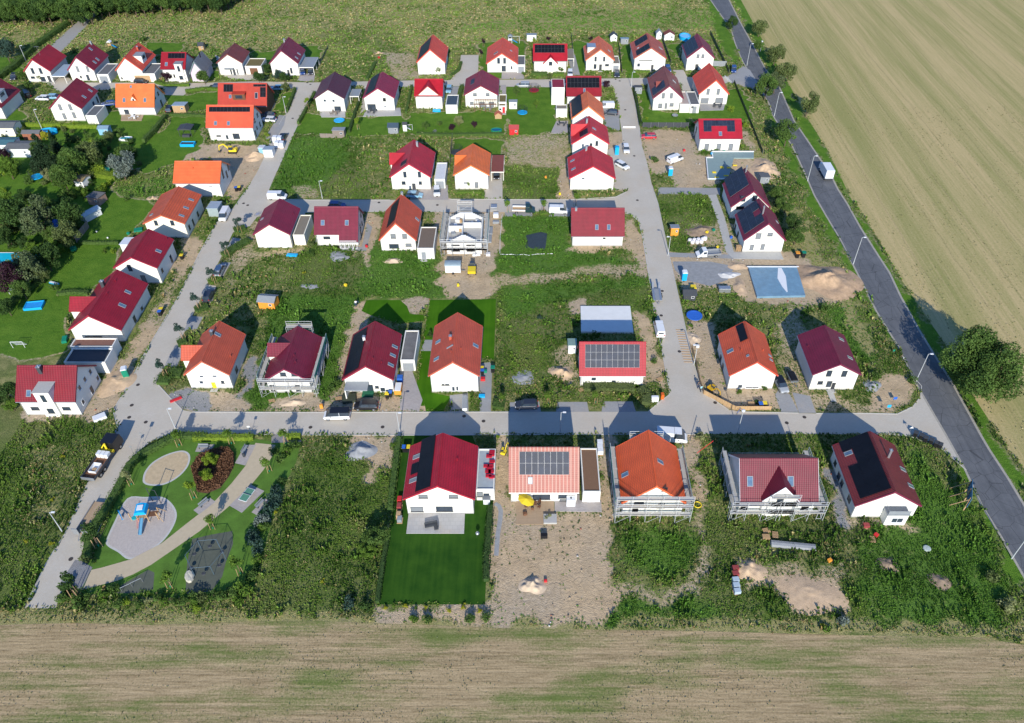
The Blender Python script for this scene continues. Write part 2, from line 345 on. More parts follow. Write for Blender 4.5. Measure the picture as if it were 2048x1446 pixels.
ZONES=[
 ('meadow',0,[(-400,-40),(2300,-40),(2300,60),(1470,128),(1420,70),(1330,64),(1150,72),(960,85),(900,110),(790,160),(660,150),(620,90),(480,100),(300,85),(150,100),(-400,160)]),
 ('weed',0,[(-300,825),(45,835),(190,842),(235,860),(195,925),(165,970),(95,1120),(45,1225),(-200,1235)]),
 ('weeddry',0,[(60,900),(150,880),(190,900),(150,980),(90,1080),(30,1050),(40,960)]),
 ('weed',0,[(605,872),(700,872),(745,930),(790,980),(760,1230),(515,1235),(540,1080),(590,980)]),
 ('weeddry',0,[(600,872),(690,872),(700,915),(620,910),(600,930)]),
 ('dry',0,[(-300,1222),(500,1226),(760,1236),(1000,1244),(2048,1250),(2300,1250),(2300,1275),(1000,1262),(500,1252),(-300,1262)]),
 ('sand',0,[(745,1212),(975,1210),(985,1240),(750,1240)]),
 ('sand',0,[(985,870),(1018,870),(1018,1000),(1215,1030),(1225,1130),(1240,1210),(1200,1235),(1100,1245),(995,1240),(985,1200),(985,1060),(960,1000)]),
 ('sparse',0,[(1000,1020),(1150,1040),(1170,1120),(1010,1130)]),
 ('weeddry',0,[(1225,1040),(1400,1045),(1400,1120),(1330,1180),(1240,1160)]),
 ('weed',0,[(1240,1060),(1380,1065),(1395,1110),(1330,1160),(1250,1130)]),
 ('weed',0,[(1410,1030),(1680,1040),(1950,1000),(2010,1100),(2030,1240),(1240,1240),(1230,1215),(1380,1190)]),
 ('weeddry',0,[(1500,1080),(1700,1090),(1720,1160),(1500,1140)]),
 ('weed',0,[(1770,880),(1830,890),(1890,960),(1950,1050),(2010,1150),(2030,1245),(1750,1235),(1780,1050)]),
 ('sandweed',0,[(1390,1000),(1420,1010),(1428,1130),(1400,1185),(1330,1215),(1240,1215),(1240,1165),(1310,1185),(1380,1150),(1400,1100)]),
 ('sand',0,[(1200,870),(1226,870),(1226,1045),(1200,1012)]),
 ('sand',0,[(1362,868),(1395,872),(1402,960),(1405,1000),(1375,1000)]),
 ('weeddry',0,[(1391,870),(1432,870),(1432,1030),(1408,1030)]),
 ('sand',0,[(1482,1132),(1520,1128),(1545,1165),(1600,1150),(1670,1172),(1702,1226),(1580,1228),(1560,1185),(1500,1170)]),
 ('sandweed',0,[(1440,1120),(1690,1130),(1700,1170),(1560,1160)]),
 ('sand',0,[(690,872),(800,872),(792,905),(770,930),(755,975),(738,978),(745,925),(700,915)]),
 ('gsparse',0,[(1640,930),(1700,960),(1712,1062),(1690,1068),(1662,1010)]),
 ('sandweed',0,[(1700,1036),(1850,1035),(1855,1070),(1790,1066),(1715,1058)]),
 ('gravel',0,[(338,800),(385,768),(425,790),(432,822),(372,824)]),
 ('sand',0,[(428,785),(480,788),(486,824),(425,824)]),
 ('gsparse',0,[(475,800),(500,720),(520,690),(530,700),(505,780),(495,824)]),
 ('weed',0,[(490,824),(520,700),(545,600),(560,590),(710,592),(700,640),(670,760),(650,824),(530,824)]),
 ('sand',0,[(530,824),(545,788),(645,788),(652,824)]),
 ('sand',0,[(650,824),(668,760),(695,690),(700,640),(705,598),(730,600),(735,640),(700,720),(690,790),(848,790),(850,824)]),
 ('sandweed',0,[(650,824),(668,760),(690,690),(690,790)]),
 ('sand',0,[(800,598),(850,590),(845,628),(815,632)]),
 ('sand',0,[(286,642),(322,650),(290,704),(284,716),(268,745),(245,790),(228,818),(187,841),(38,841),(42,815),(165,822),(215,750),(245,715)]),
 ('sandweed',0,[(372,470),(410,470),(396,515),(352,595),(322,655),(290,645),(325,580),(350,520)]),
 ('sand',0,[(385,475),(408,480),(395,515),(370,555),(352,545)]),
 ('sand',0,[(372,292),(500,290),(560,300),(548,335),(520,350),(470,400),(440,350),(420,320),(360,322)]),
 ('weeddry',0,[(225,360),(345,340),(350,380),(330,400),(235,402)]),
 ('weed',0,[(540,375),(585,275),(780,272),(770,400),(620,398)]),
 ('weeddry',0,[(700,275),(800,272),(792,390),(740,402),(715,330)]),
 ('sandweed',0,[(580,372),(640,368),(640,400),(600,400)]),
 ('sandweed',0,[(470,505),(500,440),(520,440),(515,500),(585,500),(605,480),(620,500),(600,520),(530,520),(500,530),(470,575),(450,575),(455,540)]),
 ('weeddry',0,[(465,560),(500,520),(590,515),(580,580),(540,590),(460,590)]),
 ('weed',0,[(585,590),(590,530),(640,485),(710,500),(725,540),(715,592)]),
 ('weed',0,[(715,592),(728,500),(740,455),(760,490),(870,520),(880,595)]),
 ('sand',0,[(738,425),(770,430),(755,470),(735,560),(725,500),(700,515)]),
 ('sand',0,[(868,402),(1012,402),(1006,470),(992,520),(1000,560),(1003,602),(888,595),(876,570),(880,520)]),
 ('weed',0,[(1010,435),(1140,435),(1140,490),(1290,530),(1120,545),(985,550),(1000,500)]),
 ('sandweed',0,[(985,548),(1040,545),(1120,540),(1200,528),(1290,528),(1297,552),(1220,554),(1100,562),(1010,577),(1000,600),(975,595)]),
 ('weed',0,[(1005,580),(1100,565),(1290,555),(1305,610),(1270,640),(1160,640),(1150,700),(1110,720),(1100,760),(990,800),(990,600)]),
 ('weeddry',0,[(990,750),(1160,760),(1330,770),(1330,800),(1300,808),(985,808)]),
 ('sand',0,[(1132,600),(1165,598),(1168,628),(1140,630)]),
 ('sandweed',0,[(1100,695),(1150,690),(1160,765),(1120,775)]),
 ('sand',0,[(1262,605),(1300,640),(1320,700),(1338,770),(1290,770),(1290,690),(1266,650)]),
 ('sand',0,[(1136,488),(1250,492),(1262,432),(1285,470),(1298,556),(1285,545),(1270,515),(1245,498),(1130,504)]),
 ('sandweed',0,[(1012,272),(1140,268),(1142,330),(1120,345),(1015,330)]),
 ('sand',0,[(1112,350),(1135,325),(1145,400),(1118,398)]),
 ('weed',0,[(1012,335),(1115,335),(1118,398),(1012,398)]),
 ('sand',0,[(1200,270),(1242,265),(1256,345),(1250,380),(1230,380),(1215,300)]),
 ('sand',0,[(1284,262),(1390,262),(1390,310),(1500,310),(1478,262),(1500,265),(1550,320),(1558,370),(1450,345),(1430,374),(1310,374),(1296,330)]),
 ('weeddry',0,[(1296,345),(1345,345),(1345,374),(1308,374)]),
 ('weed',0,[(1315,392),(1425,388),(1440,440),(1370,470),(1380,505),(1335,505)]),
 ('sandweed',0,[(1372,450),(1470,445),(1475,520),(1420,520),(1365,480)]),
 ('sand',0,[(1335,505),(1590,508),(1625,518),(1690,560),(1714,606),(1600,612),(1488,602),(1470,575),(1400,575),(1370,590),(1345,530)]),
 ('weeddry',0,[(1380,590),(1480,600),(1600,612),(1590,640),(1540,660),(1420,680),(1375,620)]),
 ('sand',0,[(1372,640),(1415,640),(1432,720),(1455,778),(1550,780),(1560,818),(1458,818),(1405,780),(1380,700)]),
 ('sandweed',0,[(1545,640),(1610,610),(1620,650),(1600,700),(1622,782),(1740,800),(1738,826),(1560,826),(1560,700)]),
 ('weed',0,[(1640,620),(1700,610),(1760,700),(1740,740),(1700,700)]),
 ('sand',0,[(1755,742),(1810,740),(1832,785),(1822,812),(1745,824)]),
 ('dry',0,[(1510,250),(1545,330),(1600,430),(1690,560),(1760,690),(1730,720),(1650,560),(1580,480),(1560,400),(1500,300)]),
 ('weeddry',0,[(1470,170),(1530,180),(1560,250),(1600,330),(1720,540),(1790,690),(1760,730),(1680,560),(1600,440),(1560,380)]),
 ('verge',0,[(1457,-20),(1482,-20),(1529,87),(1575,163),(1613,233),(1654,298),(1704,400),(1767,496),(1826,594),(1932,749),(1998,870),(2048,938),(2048,1014),(1976,899),(1903,767),(1835,658),(1756,513),(1660,350),(1587,242),(1529,137)]),
 ('verge',0,[(1405,-20),(1422,-20),(1472,88),(1480,140),(1440,90)]),
 ('verge',0,[(1520,200),(1549,234),(1613,350),(1706,526),(1799,694),(1785,690),(1690,540),(1590,350)]),
 ('verge',0,[(1850,880),(1932,940),(2048,1150),(2048,1240),(1990,1100),(1930,980)]),
 ('lawn',0,[(-300,190),(30,200),(60,250),(110,250),(270,215),(330,240),(285,330),(235,350),(215,385),(290,405),(308,413),(288,446),(239,484),(228,538),(178,588),(141,623),(122,652),(137,683),(116,712),(-300,712)]),
 ('weeddry',0,[(-300,710),(105,714),(110,728),(30,740),(20,830),(-300,830)]),
 ('lawn',0,[(345,235),(412,232),(405,285),(370,320),(290,345),(280,330),(320,270)]),
 ('lawn',0,[(330,190),(442,182),(442,212),(345,232)]),('lawn',0,[(560,190),(588,185),(570,222),(548,222)]),
 ('lawn',0,[(608,225),(706,235),(700,270),(590,268)]),('lawn',0,[(704,235),(808,228),(812,268),(700,275)]),
 ('lawn',0,[(820,222),(1005,225),(1010,270),(812,268)]),('lawn',0,[(1015,170),(1106,176),(1112,230),(1136,262),(1030,270),(1010,225)]),
 ('lawn',0,[(905,280),(1008,280),(1008,312),(960,312),(900,318)]),
 ('drylawn',0,[(958,85),(1052,80),(1052,156),(960,158)]),('lawn',0,[(1145,80),(1185,85),(1168,154),(1146,152)]),
 ('lawn',0,[(1238,90),(1262,88),(1268,150),(1290,158),(1245,154)]),('lawn',0,[(1335,90),(1372,88),(1352,120)]),
 ('lawn',0,[(1415,75),(1445,130),(1430,140)]),('lawn',0,[(1275,182),(1300,178),(1302,220),(1382,225),(1382,252),(1286,250)]),
 ('lawn',0,[(1383,225),(1430,190),(1478,175),(1500,200),(1508,240),(1390,246)]),
 ('lawn',0,[(290,85),(372,85),(350,108),(310,108)]),('lawn',0,[(500,105),(652,90),(645,122),(520,128)]),('weeddry',0,[(640,60),(800,60),(790,160),(640,155)]),
 ('lawn',0,[(500,118),(520,118),(520,160),(500,160)]),('lawn',0,[(420,140),(440,140),(435,158),(418,158)]),
 ('lawn',0,[(-300,100),(30,115),(50,140),(0,160),(-300,180)]),
 ('sandweed',0,[(760,105),(830,105),(835,160),(790,160)]),('weeddry',0,[(895,95),(925,95),(922,130),(900,150)]),
]
for k,c,pl in ZONES:
    m=inside(gp(pl,c),XX + WX,YY + WY); Wt[m]=KLS[k]
LUSH=[[(490,824),(520,700),(545,600),(560,590),(712,592),(700,640),(670,760),(650,824),(530,824)],[(540,375),(585,275),(700,272),(690,330),(640,370),(600,390)],[(715,595),(728,500),(745,455),(760,495),(870,520),(885,597)],[(1010,435),(1140,435),(1140,490),(1290,530),(1120,545),(985,550),(1000,500)],
 [(1005,580),(1100,565),(1290,555),(1300,575),(1150,590),(1010,640)],[(1240,1060),(1380,1065),(1395,1110),(1330,1160),(1250,1130)],[(1720,1100),(1830,900),(1890,960),(1950,1050),(2010,1150),(2000,1245),(1740,1245)],[(1640,620),(1700,610),(1760,700),(1740,740),(1700,700)],[(225,380),(345,350),(350,380),(300,410),(210,412)],[(980,1215),(1220,1215),(1420,1190),(1470,1245),(1000,1250)],[(900,60),(1420,60),(1440,20),(1100,20)]]
LUM=np.zeros(XX.shape,np.float32)
for pl in LUSH:LUM[inside(gp(pl),XX + WX,YY + WY)]=1
def blur(a):
    b=a.copy(); b[1:-1]=(a[:-2] + 2 * a[1:-1] + a[2:]) / 4; c=b.copy(); c[:,1:-1]=(b[:,:-2] + 2 * b[:,1:-1] + b[:,2:]) / 4; return c
Wt=blur(blur(Wt))
nx,ny=len(GX),len(GY)
gv=np.stack([XX.ravel(),YY.ravel(),np.zeros(nx * ny)],1)
ii=(np.arange(ny - 1)[:,None] * nx + np.arange(nx - 1)[None,:]).ravel()
gf=np.stack([ii,ii + 1,ii + nx + 1,ii + nx],1)
me=bpy.data.meshes.new('ground'); me.vertices.add(len(gv)); me.vertices.foreach_set('co',gv.astype(np.float32).ravel())
me.loops.add(len(gf) * 4); me.loops.foreach_set('vertex_index',gf.astype(np.int32).ravel())
me.polygons.add(len(gf)); me.polygons.foreach_set('loop_start',np.arange(0,len(gf) * 4,4,dtype=np.int32)); me.update(calc_edges=True)
ca=me.color_attributes.new('Col','FLOAT_COLOR','POINT'); ca.data.foreach_set('color',Wt.reshape(-1).astype(np.float32)); LUM=blur(LUM); la=me.attributes.new('Lush','FLOAT','POINT'); la.data.foreach_set('value',LUM.ravel())
ground=bpy.data.objects.new('ground',me); COL.objects.link(ground); ground['kind']='structure'
m,nt,b=newmat('ground_soil_and_growth'); me.materials.append(m)
at=nd(nt,'ShaderNodeAttribute',attribute_name='Col'); sp=nd(nt,'ShaderNodeSeparateColor'); nt.links.new(at.outputs['Color'],sp.inputs[0])
n1=noise(nt,.35,6,.65); n2=noise(nt,1.6,5,.65); n3=noise(nt,6.0,3,.6); n4=noise(nt,.06,4,.55)
def thr(w,n,k=1.0,soft=.12):
    v=mth(nt,'ADD',w,mth(nt,'MULTIPLY',mth(nt,'SUBTRACT',n,.5),k)); return ramp(nt,v,.5 - soft,.5 + soft)
mixn=mth(nt,'ADD',mth(nt,'MULTIPLY',n2,.6),mth(nt,'MULTIPLY',n3,.4))
sand=mixc(nt,ramp(nt,n1,.35,.68),(.64,.475,.295),(.46,.34,.21))
sand=mixc(nt,ramp(nt,n4,.42,.6),sand,mixc(nt,ramp(nt,n2,.3,.7),(.60,.48,.34),(.38,.295,.195)))
sand=mixc(nt,mth(nt,'MULTIPLY',ramp(nt,n3,.56,.70),.4),sand,(.20,.145,.09)); trk=nd(nt,'ShaderNodeTexWave'); trk.inputs['Scale'].default_value=.22; trk.inputs['Distortion'].default_value=30; trk.inputs['Detail'].default_value=3; trk.inputs['Detail Scale'].default_value=.35; nt.links.new(nd(nt,'ShaderNodeTexCoord').outputs['Object'],trk.inputs['Vector']); sand=mixc(nt,mth(nt,'MULTIPLY',ramp(nt,trk.outputs['Fac'],.86,.97),.14),sand,(.26,.19,.12))
weed=mixc(nt,ramp(nt,mixn,.35,.65),(.062,.115,.020),(.16,.22,.045))
weed=mixc(nt,ramp(nt,n4,.4,.65),weed,mixc(nt,ramp(nt,n3,.35,.65),(.095,.12,.036),(.24,.245,.095)))
lu=nd(nt,'ShaderNodeAttribute',attribute_name='Lush').outputs['Fac']; weed=mixc(nt,mth(nt,'MULTIPLY',lu,.8),weed,mixc(nt,ramp(nt,mixn,.35,.65),(.055,.145,.018),(.12,.24,.035)))
dry=mixc(nt,ramp(nt,n3,.35,.65),(.42,.35,.16),(.24,.25,.09))
lawn=mixc(nt,ramp(nt,mth(nt,'ADD',mth(nt,'MULTIPLY',n1,.5),mth(nt,'MULTIPLY',n3,.5)),.38,.62),(.060,.15,.013),(.135,.24,.027))
grav=mixc(nt,ramp(nt,n3,.35,.65),(.23,.235,.24),(.36,.35,.34))
c=mixc(nt,thr(sp.outputs[0],mixn,1.5),sand,weed)
c=mixc(nt,thr(sp.outputs[1],n1,1.9,.2),c,dry)
al=nd(nt,'ShaderNodeMath');
c=mixc(nt,thr(sp.outputs[2],n2,.5),c,lawn)
c=mixc(nt,thr(at.outputs['Alpha'],n2,.7),c,grav)
nt.links.new(c,b.inputs['Base Color']); b.inputs['Roughness'].default_value=.95; b.inputs['Specular IOR Level'].default_value=.1
bp=nd(nt,'ShaderNodeBump'); bp.inputs['Strength'].default_value=.8; bp.inputs['Distance'].default_value=.25
nt.links.new(mth(nt,'ADD',n3,n2),bp.inputs['Height']); nt.links.new(bp.outputs[0],b.inputs['Normal'])
# exclusion mask: where roads, terraces and buildings keep weeds away
EXC=np.zeros(XX.shape,bool)
def block(pts):EXC[inside(pts,XX,YY)]=True
# ---------------------------------------------------------------- ploughed fields
def fieldmat(name,axis,a,bcol,green,gscale):
    m,nt,b=newmat(name); tc=nd(nt,'ShaderNodeTexCoord').outputs['Object']
    st=(1.5,.018,1) if axis == 'Y' else (.03,1.3,1); st2=(2.6,.12,1) if axis == 'Y' else (.22,3.2,1); st3=(.13,.006,1) if axis == 'Y' else (.05,.16,1)
    r1=noise(nt,1,3,.6,tc,st); r2=noise(nt,1,4,.7,tc,st2); big=noise(nt,gscale,5,.6,tc,st3); fine=noise(nt,3.0 if axis == 'X' else 1.8,8,.9,tc)
    f=mth(nt,'ADD',mth(nt,'ADD',mth(nt,'MULTIPLY',r1,.18),mth(nt,'MULTIPLY',r2,.34)),mth(nt,'MULTIPLY',fine,.48))
    soil=mixc(nt,ramp(nt,f,.40,.60),a,bcol)
    g=mth(nt,'ADD',mth(nt,'MULTIPLY',big,.5),mth(nt,'ADD',mth(nt,'MULTIPLY',r1,.15),mth(nt,'MULTIPLY',fine,.35)))
    c=mixc(nt,mth(nt,'MULTIPLY',ramp(nt,g,.44 if axis == 'Y' else .48,.58),.7 if axis == 'Y' else .75),soil,mixc(nt,fine,green,tuple(v * .6 for v in green)))
    # wheel tracks
    sx=nd(nt,'ShaderNodeSeparateXYZ'); nt.links.new(tc,sx.inputs[0]); k=sx.outputs[0] if axis == 'Y' else sx.outputs[1]
    k2=mth(nt,'ADD',k,mth(nt,'MULTIPLY',noise(nt,.05,2,.5,tc),3.0))
    tr=mth(nt,'MULTIPLY',stripes(nt,k2,9.3,.05),ramp(nt,fine,.42,.6)); c=mixc(nt,mth(nt,'MULTIPLY',tr,.35),c,(.07,.075,.035))
    nt.links.new(c,b.inputs['Base Color']); b.inputs['Roughness'].default_value=.95; b.inputs['Specular IOR Level'].default_value=.1
    bp=nd(nt,'ShaderNodeBump'); bp.inputs['Strength'].default_value=.7; bp.inputs['Distance'].default_value=.2
    nt.links.new(f,bp.inputs['Height']); nt.links.new(bp.outputs[0],b.inputs['Normal']); return m
FRP=gp([(1482,0),(1529,87),(1575,163),(1613,233),(1654,298),(1704,400),(1726,430),(1767,496),(1799,554),(1826,594),(1932,749),(1947,793),(1998,870),(2020,905),(2048,938)])
fr=FRP; FR=fr=[(fr[0][0] - 8,700),(fr[0][0] - 1,345)] + fr + [(fr[-1][0] + 4,60),(fr[-1][0] + 6,48),(600,30),(1200,30),(1200,700)]
sheet('field',fr,.006,fieldmat('stubble_field_stripes','Y',(.55,.42,.215),(.43,.345,.155),(.27,.295,.085),1.0)); block(fr)
fb=gp([(-300,1256),(0,1250),(150,1246),(300,1250),(500,1243),(640,1242),(740,1246),(850,1250),(1000,1256),(1200,1260),(1400,1262),(1600,1268),(1800,1272),(1960,1275),(2048,1290),(2300,1300)])
fb=[(-600,fb[0][1])] + fb + [(300,fb[-1][1]),(300,-200),(-600,-200)]
sheet('field',fb,.010,fieldmat('stubble_field_rows','X',(.57,.425,.245),(.21,.15,.075),(.12,.21,.03),1.0)); block(fb)
def lawnmat(name,a,b_):
    m,nt,b=newmat(name); tc=nd(nt,'ShaderNodeTexCoord').outputs['Object']
    n=mth(nt,'ADD',mth(nt,'MULTIPLY',noise(nt,.3,4),.5),mth(nt,'ADD',mth(nt,'MULTIPLY',noise(nt,1,2,.5,tc,(1.6,.05,1)),.25),mth(nt,'MULTIPLY',noise(nt,12,2),.25)))
    nt.links.new(mixc(nt,ramp(nt,n,.38,.62),a,b_),b.inputs['Base Color']); b.inputs['Roughness'].default_value=.95; b.inputs['Specular IOR Level'].default_value=.1; return m
def lawn(pl,m,c=0):
    p=gp(pl,c); sheet('lawn',p,.009,m); block(p)
DKL=lawnmat('deep_green_turf',(.013,.055,.006),(.038,.10,.010)); BRL=lawnmat('bright_green_turf',(.035,.115,.003),(.062,.165,.006))
lawn([(803,871),(945,871),(988,985),(986,1010),(976,1070),(970,1209),(753,1209),(788,1010)],DKL)
lawn([(860,600),(992,598),(988,720),(960,715),(870,720),(862,785),(902,793),(886,823),(852,823),(850,812),(828,811),(841,704)],BRL)
lawn([(733,600),(800,600),(814,612),(820,628),(847,630),(850,641),(800,648),(740,630),(723,622)],BRL)
# ---------------------------------------------------------------- roads
PAVE=pavemat('street_block_paving',(.53,.48,.405),.3,.15,.8,.05)
PAVEG=pavemat('grey_block_paving',(.33,.33,.33),.3,.15,.75,.08)
PAVEP=pavemat('pink_grey_paving',(.40,.36,.34),.4,.2,.8,.1)
SLAB=pavemat('terrace_slabs',(.42,.41,.40),.8,.8,.6,.05)
DECK=pavemat('wood_deck',(.42,.30,.19),3,.14,.6,.08)
COB=pavemat('cobbles',(.26,.26,.27),.14,.12,.45,.25)
ma,nt,b=newmat('worn_asphalt'); tc=nd(nt,'ShaderNodeTexCoord').outputs['Object']
n=noise(nt,.25,6,.65); n2=noise(nt,5,3,.7); n3=noise(nt,1,3,.6,tc,(1.4,.03,1))
c=mixc(nt,ramp(nt,mth(nt,'ADD',mth(nt,'MULTIPLY',n,.4),mth(nt,'ADD',mth(nt,'MULTIPLY',n2,.25),mth(nt,'MULTIPLY',n3,.35))),.38,.62),(.085,.088,.094),(.15,.152,.158))
cr=nd(nt,'ShaderNodeTexVoronoi'); cr.feature='DISTANCE_TO_EDGE'; cr.inputs['Scale'].default_value=.35; nt.links.new(tc,cr.inputs['Vector'])
c=mixc(nt,mth(nt,'MULTIPLY',mth(nt,'LESS_THAN',cr.outputs[0],.012),.6),c,(.035,.035,.037))
nt.links.new(c,b.inputs['Base Color']); b.inputs['Roughness'].default_value=.8; ASPH=ma
def street(name,pl,z,m,c=0,blk=True):
    p=gp(pl,c); o=sheet(name,p,z,m)
    if blk:block(p)
    return o
RL=[(1395,-30),(1422,0),(1463,58),(1472,88),(1488,125),(1512,166),(1538,204),(1549,234),(1586,292),(1613,350),(1630,390),(1653,430),(1683,480),(1706,526),(1739,591),(1755,623),(1799,694),(1831,762),(1894,870),(1932,938),(1965,1009),(2010,1082),(2048,1149),(2120,1270)]
RR=[(1430,-30),(1457,0),(1479,44),(1500,82),(1529,137),(1558,175),(1587,242),(1625,298),(1660,350),(1675,380),(1693,408),(1719,455),(1756,513),(1777,545),(1799,592),(1835,658),(1866,709),(1903,767),(1959,870),(1976,899),(2012,954),(2048,1014),(2140,1160)]
L_,R__=gp(RL),gp(RR)
rd=L_ + R__[::-1]; sheet('main_road',[(L_[-1][0] + 1,20),] + L_[::-1] + [(-8 + L_[0][0],480),(R__[0][0],480)] + R__ + [(R__[-1][0] + 1,20)],.020,ASPH); block(rd)
SHO=mat('gravel_shoulder',(.36,.33,.28),.95,.2,2)
def ribbon(name,pts,w,z,m,off=0.0,c=None):
    P_=[Vector(p[:2]) for p in (pts if c is None else gp(pts,c))]; a,b_=[],[]
    for i,p in enumerate(P_):
        d=(P_[min(i + 1,len(P_) - 1)] - P_[max(i - 1,0)]).normalized(); n_=Vector((-d.y,d.x)); q=p + n_ * off
        a.append(tuple(q + n_ * w / 2)); b_.append(tuple(q - n_ * w / 2))
    pl=a + b_[::-1]; o=sheet(name,pl,z,m); block(pl); return o
ribbon('road_shoulder',L_,.7,.014,SHO,-.05); ribbon('road_shoulder',R__,.8,.014,SHO,.05)
street('street',[(385,824),(600,825),(900,824),(1297,823),(1320,803),(1338,790),(1345,776),(1370,772),(1400,774),(1408,786),(1457,820),(1490,824),(1631,827),(1742,827),(1795,828),(1826,813),(1841,793),(1843,772),(1832,760),(1860,812),(1896,873),(1932,940),(1881,896),(1821,873),(1772,869),(1600,868),(1391,868),(800,870.5),(603,870),(500,869),(338,868),(300,884),(277,902),(249,932),(227,988),(194,1068),(166,1096),(160,1120),(149,1157),(128,1170),(111,1217),(49,1216),(94,1123),(130,1068),(172,974),(199,921),(235,855),(226,820),(243,793),(270,745),(284,716),(307,677),(336,631),(353,600),(380,548),(398,508),(433,446),(468,415),(481,398),(491,382),(516,342),(554,342),(537,380),(543,384),(560,398),(620,400),(780,400),(900,398.5),(1005,398.5),(1136,399.5),(1200,397.4),(1231,394),(1252,384),(1260,374),(1295,330),(1304,371),(1316,407),(1335,496),(1362,615),(1383,712),(1404,783),(1380,786),(1350,784),(1338,768),(1308,621),(1304,589),(1297,548),(1285,475),(1277,442),(1262,430),(1241,423),(1231,420),(1136,424),(1010,424),(744,424),(620,425),(540,427),(514,434),(500,452),(466,465),(441,517),(419,558),(400,600),(384,633),(353,697),(316,754),(317,770),(340,795),(365,820)],.012,PAVE)
street('street',[(1332,750),(1396,748),(1408,786),(1420,800),(1322,804),(1340,786)],.0185,PAVE)
street('street',[(500,376),(516,341),(527,318),(545,270),(558,249),(572,226),(593,183),(588,176.6),(441,176.6),(400,176.6),(384,176.6),(367,191),(330,190),(324,177),(228,179),(116,183),(70,150),(52,129),(75,108),(100,128),(150,165),(330,166),(400,166),(500,163),(630,165),(820,161),(956,160),(1090,159),(1225,157),(1289,156),(1457,153),(1478,144),(1490,156),(1498,166),(1468,166),(1400,168),(1283,170),(1262,176),(1272,216),(1280,257),(1283,289),(1296,331),(1262,378),(1250,340),(1244,268),(1237,222),(1227,174),(1101,174.5),(918,172),(823,174.5),(643,171),(630,187),(607,222),(583,278),(554,342),(537,382)],.016,PAVE)
street('asphalt_apron',[(1486,132),(1500,140),(1532,192),(1512,180),(1462,166),(1457,152)],.024,PAVEG)
street('track',[(75,108),(100,92),(150,48),(190,12),(205,14),(170,55),(125,100),(100,128),(72,140)],.010,mat('gravel_track',(.33,.315,.29),.95,.15,1.5))
street('driveway',[(922,110),(957,110),(956,160),(900,161),(918,140)],.020,PAVE)
street('driveway',[(1346,140),(1367,140),(1376,157),(1352,157)],.024,PAVE); street('driveway',[(1365,157),(1385,157),(1392,182),(1362,182)],.02,PAVE)
for i,pl in enumerate([[(1215,300),(1246,285),(1262,378),(1230,380)],[(1205,215),(1238,222),(1240,262),(1210,255)],[(876,370),(895,370),(897,400),(820,399),(822,385)],
     [(968,344),(1005,344),(1005,398),(968,398)],[(1315,375),(1440,376),(1440,390),(1318,388)],[(1005,120),(1045,120),(1048,158),(1003,158)],[(1337,505),(1480,510),(1560,512),(1560,520),(1338,514)],
     [(1560,775),(1580,790),(1597,824),(1562,824),(1550,790)],[(800,735),(822,735),(845,800),(838,823),(800,820)],[(430,110),(440,150),(470,160),(520,160),(515,140),(495,140)],[(1133,110),(1146,150),(1160,150),(1150,110)],
     [(595,162),(600,147),(630,147),(628,163)],[(728,172),(745,172),(735,215),(720,228)],[(905,173),(918,173),(905,228),(895,190)],[(1000,170),(1012,170),(1012,190),(1000,190)],
     [(595,425),(610,425),(612,470),(618,480),(604,478)],[(558,230),(572,232),(568,250),(545,290),(530,275)]]):
    street('driveway',pl,.024 + .004 * (i % 3),[PAVE,PAVEG,PAVEP][i % 3] if i not in (4,6) else PAVEG)
for i,pl in enumerate([[(1020,805),(1078,803),(1082,824),(1018,824)],[(1115,804),(1174,804),(1178,824),(1112,824)],[(1206,803),(1265,803),(1272,824),(1203,824)],[(1010,424),(1066,424),(1064,433),(1010,433)],[(1100,424),(1140,424),(1140,433),(1098,433)],
     [(465,475),(482,478),(468,500),(452,498)],[(443,525),(462,525),(447,552),(430,560)],[(405,568),(432,572),(424,606),(404,604)],[(380,632),(406,634),(394,658),(368,662)],[(350,690),(368,700),(352,737),(330,730)],[(1585,785),(1620,792),(1632,826),(1598,826)]]):
    street('parking_bay',pl,.028,PAVEG if i != 7 else PAVE)
street('footpath',[(543,869),(603,869),(602,884),(543,886)],.026,COB)
street('footpath',[(150,1120),(163,1122),(185,1135),(163,1178),(118,1170)],.030,COB)
street('gravel_yard',[(1345,523),(1420,523),(1470,533),(1455,560),(1420,572),(1370,560),(1350,540)],.012,mat('grey_gravel',(.27,.275,.28),.95,.2,1.2))
MAN=mat('cast_iron',(.06,.05,.045),.7,.2,4)
def kerb(pl,w=.14,h=.09,c=0):
    P_=[Vector((*p,0)) for p in gp(pl,c)]; b_=MB()
    for a,d in zip(P_,P_[1:]):b_.bar(a + Vector((0,0,h / 2 - .02)),d + Vector((0,0,h / 2 - .02)),w,h)
    return b_
KM=mat('kerb_stone',(.50,.485,.45),.9,.1,3)
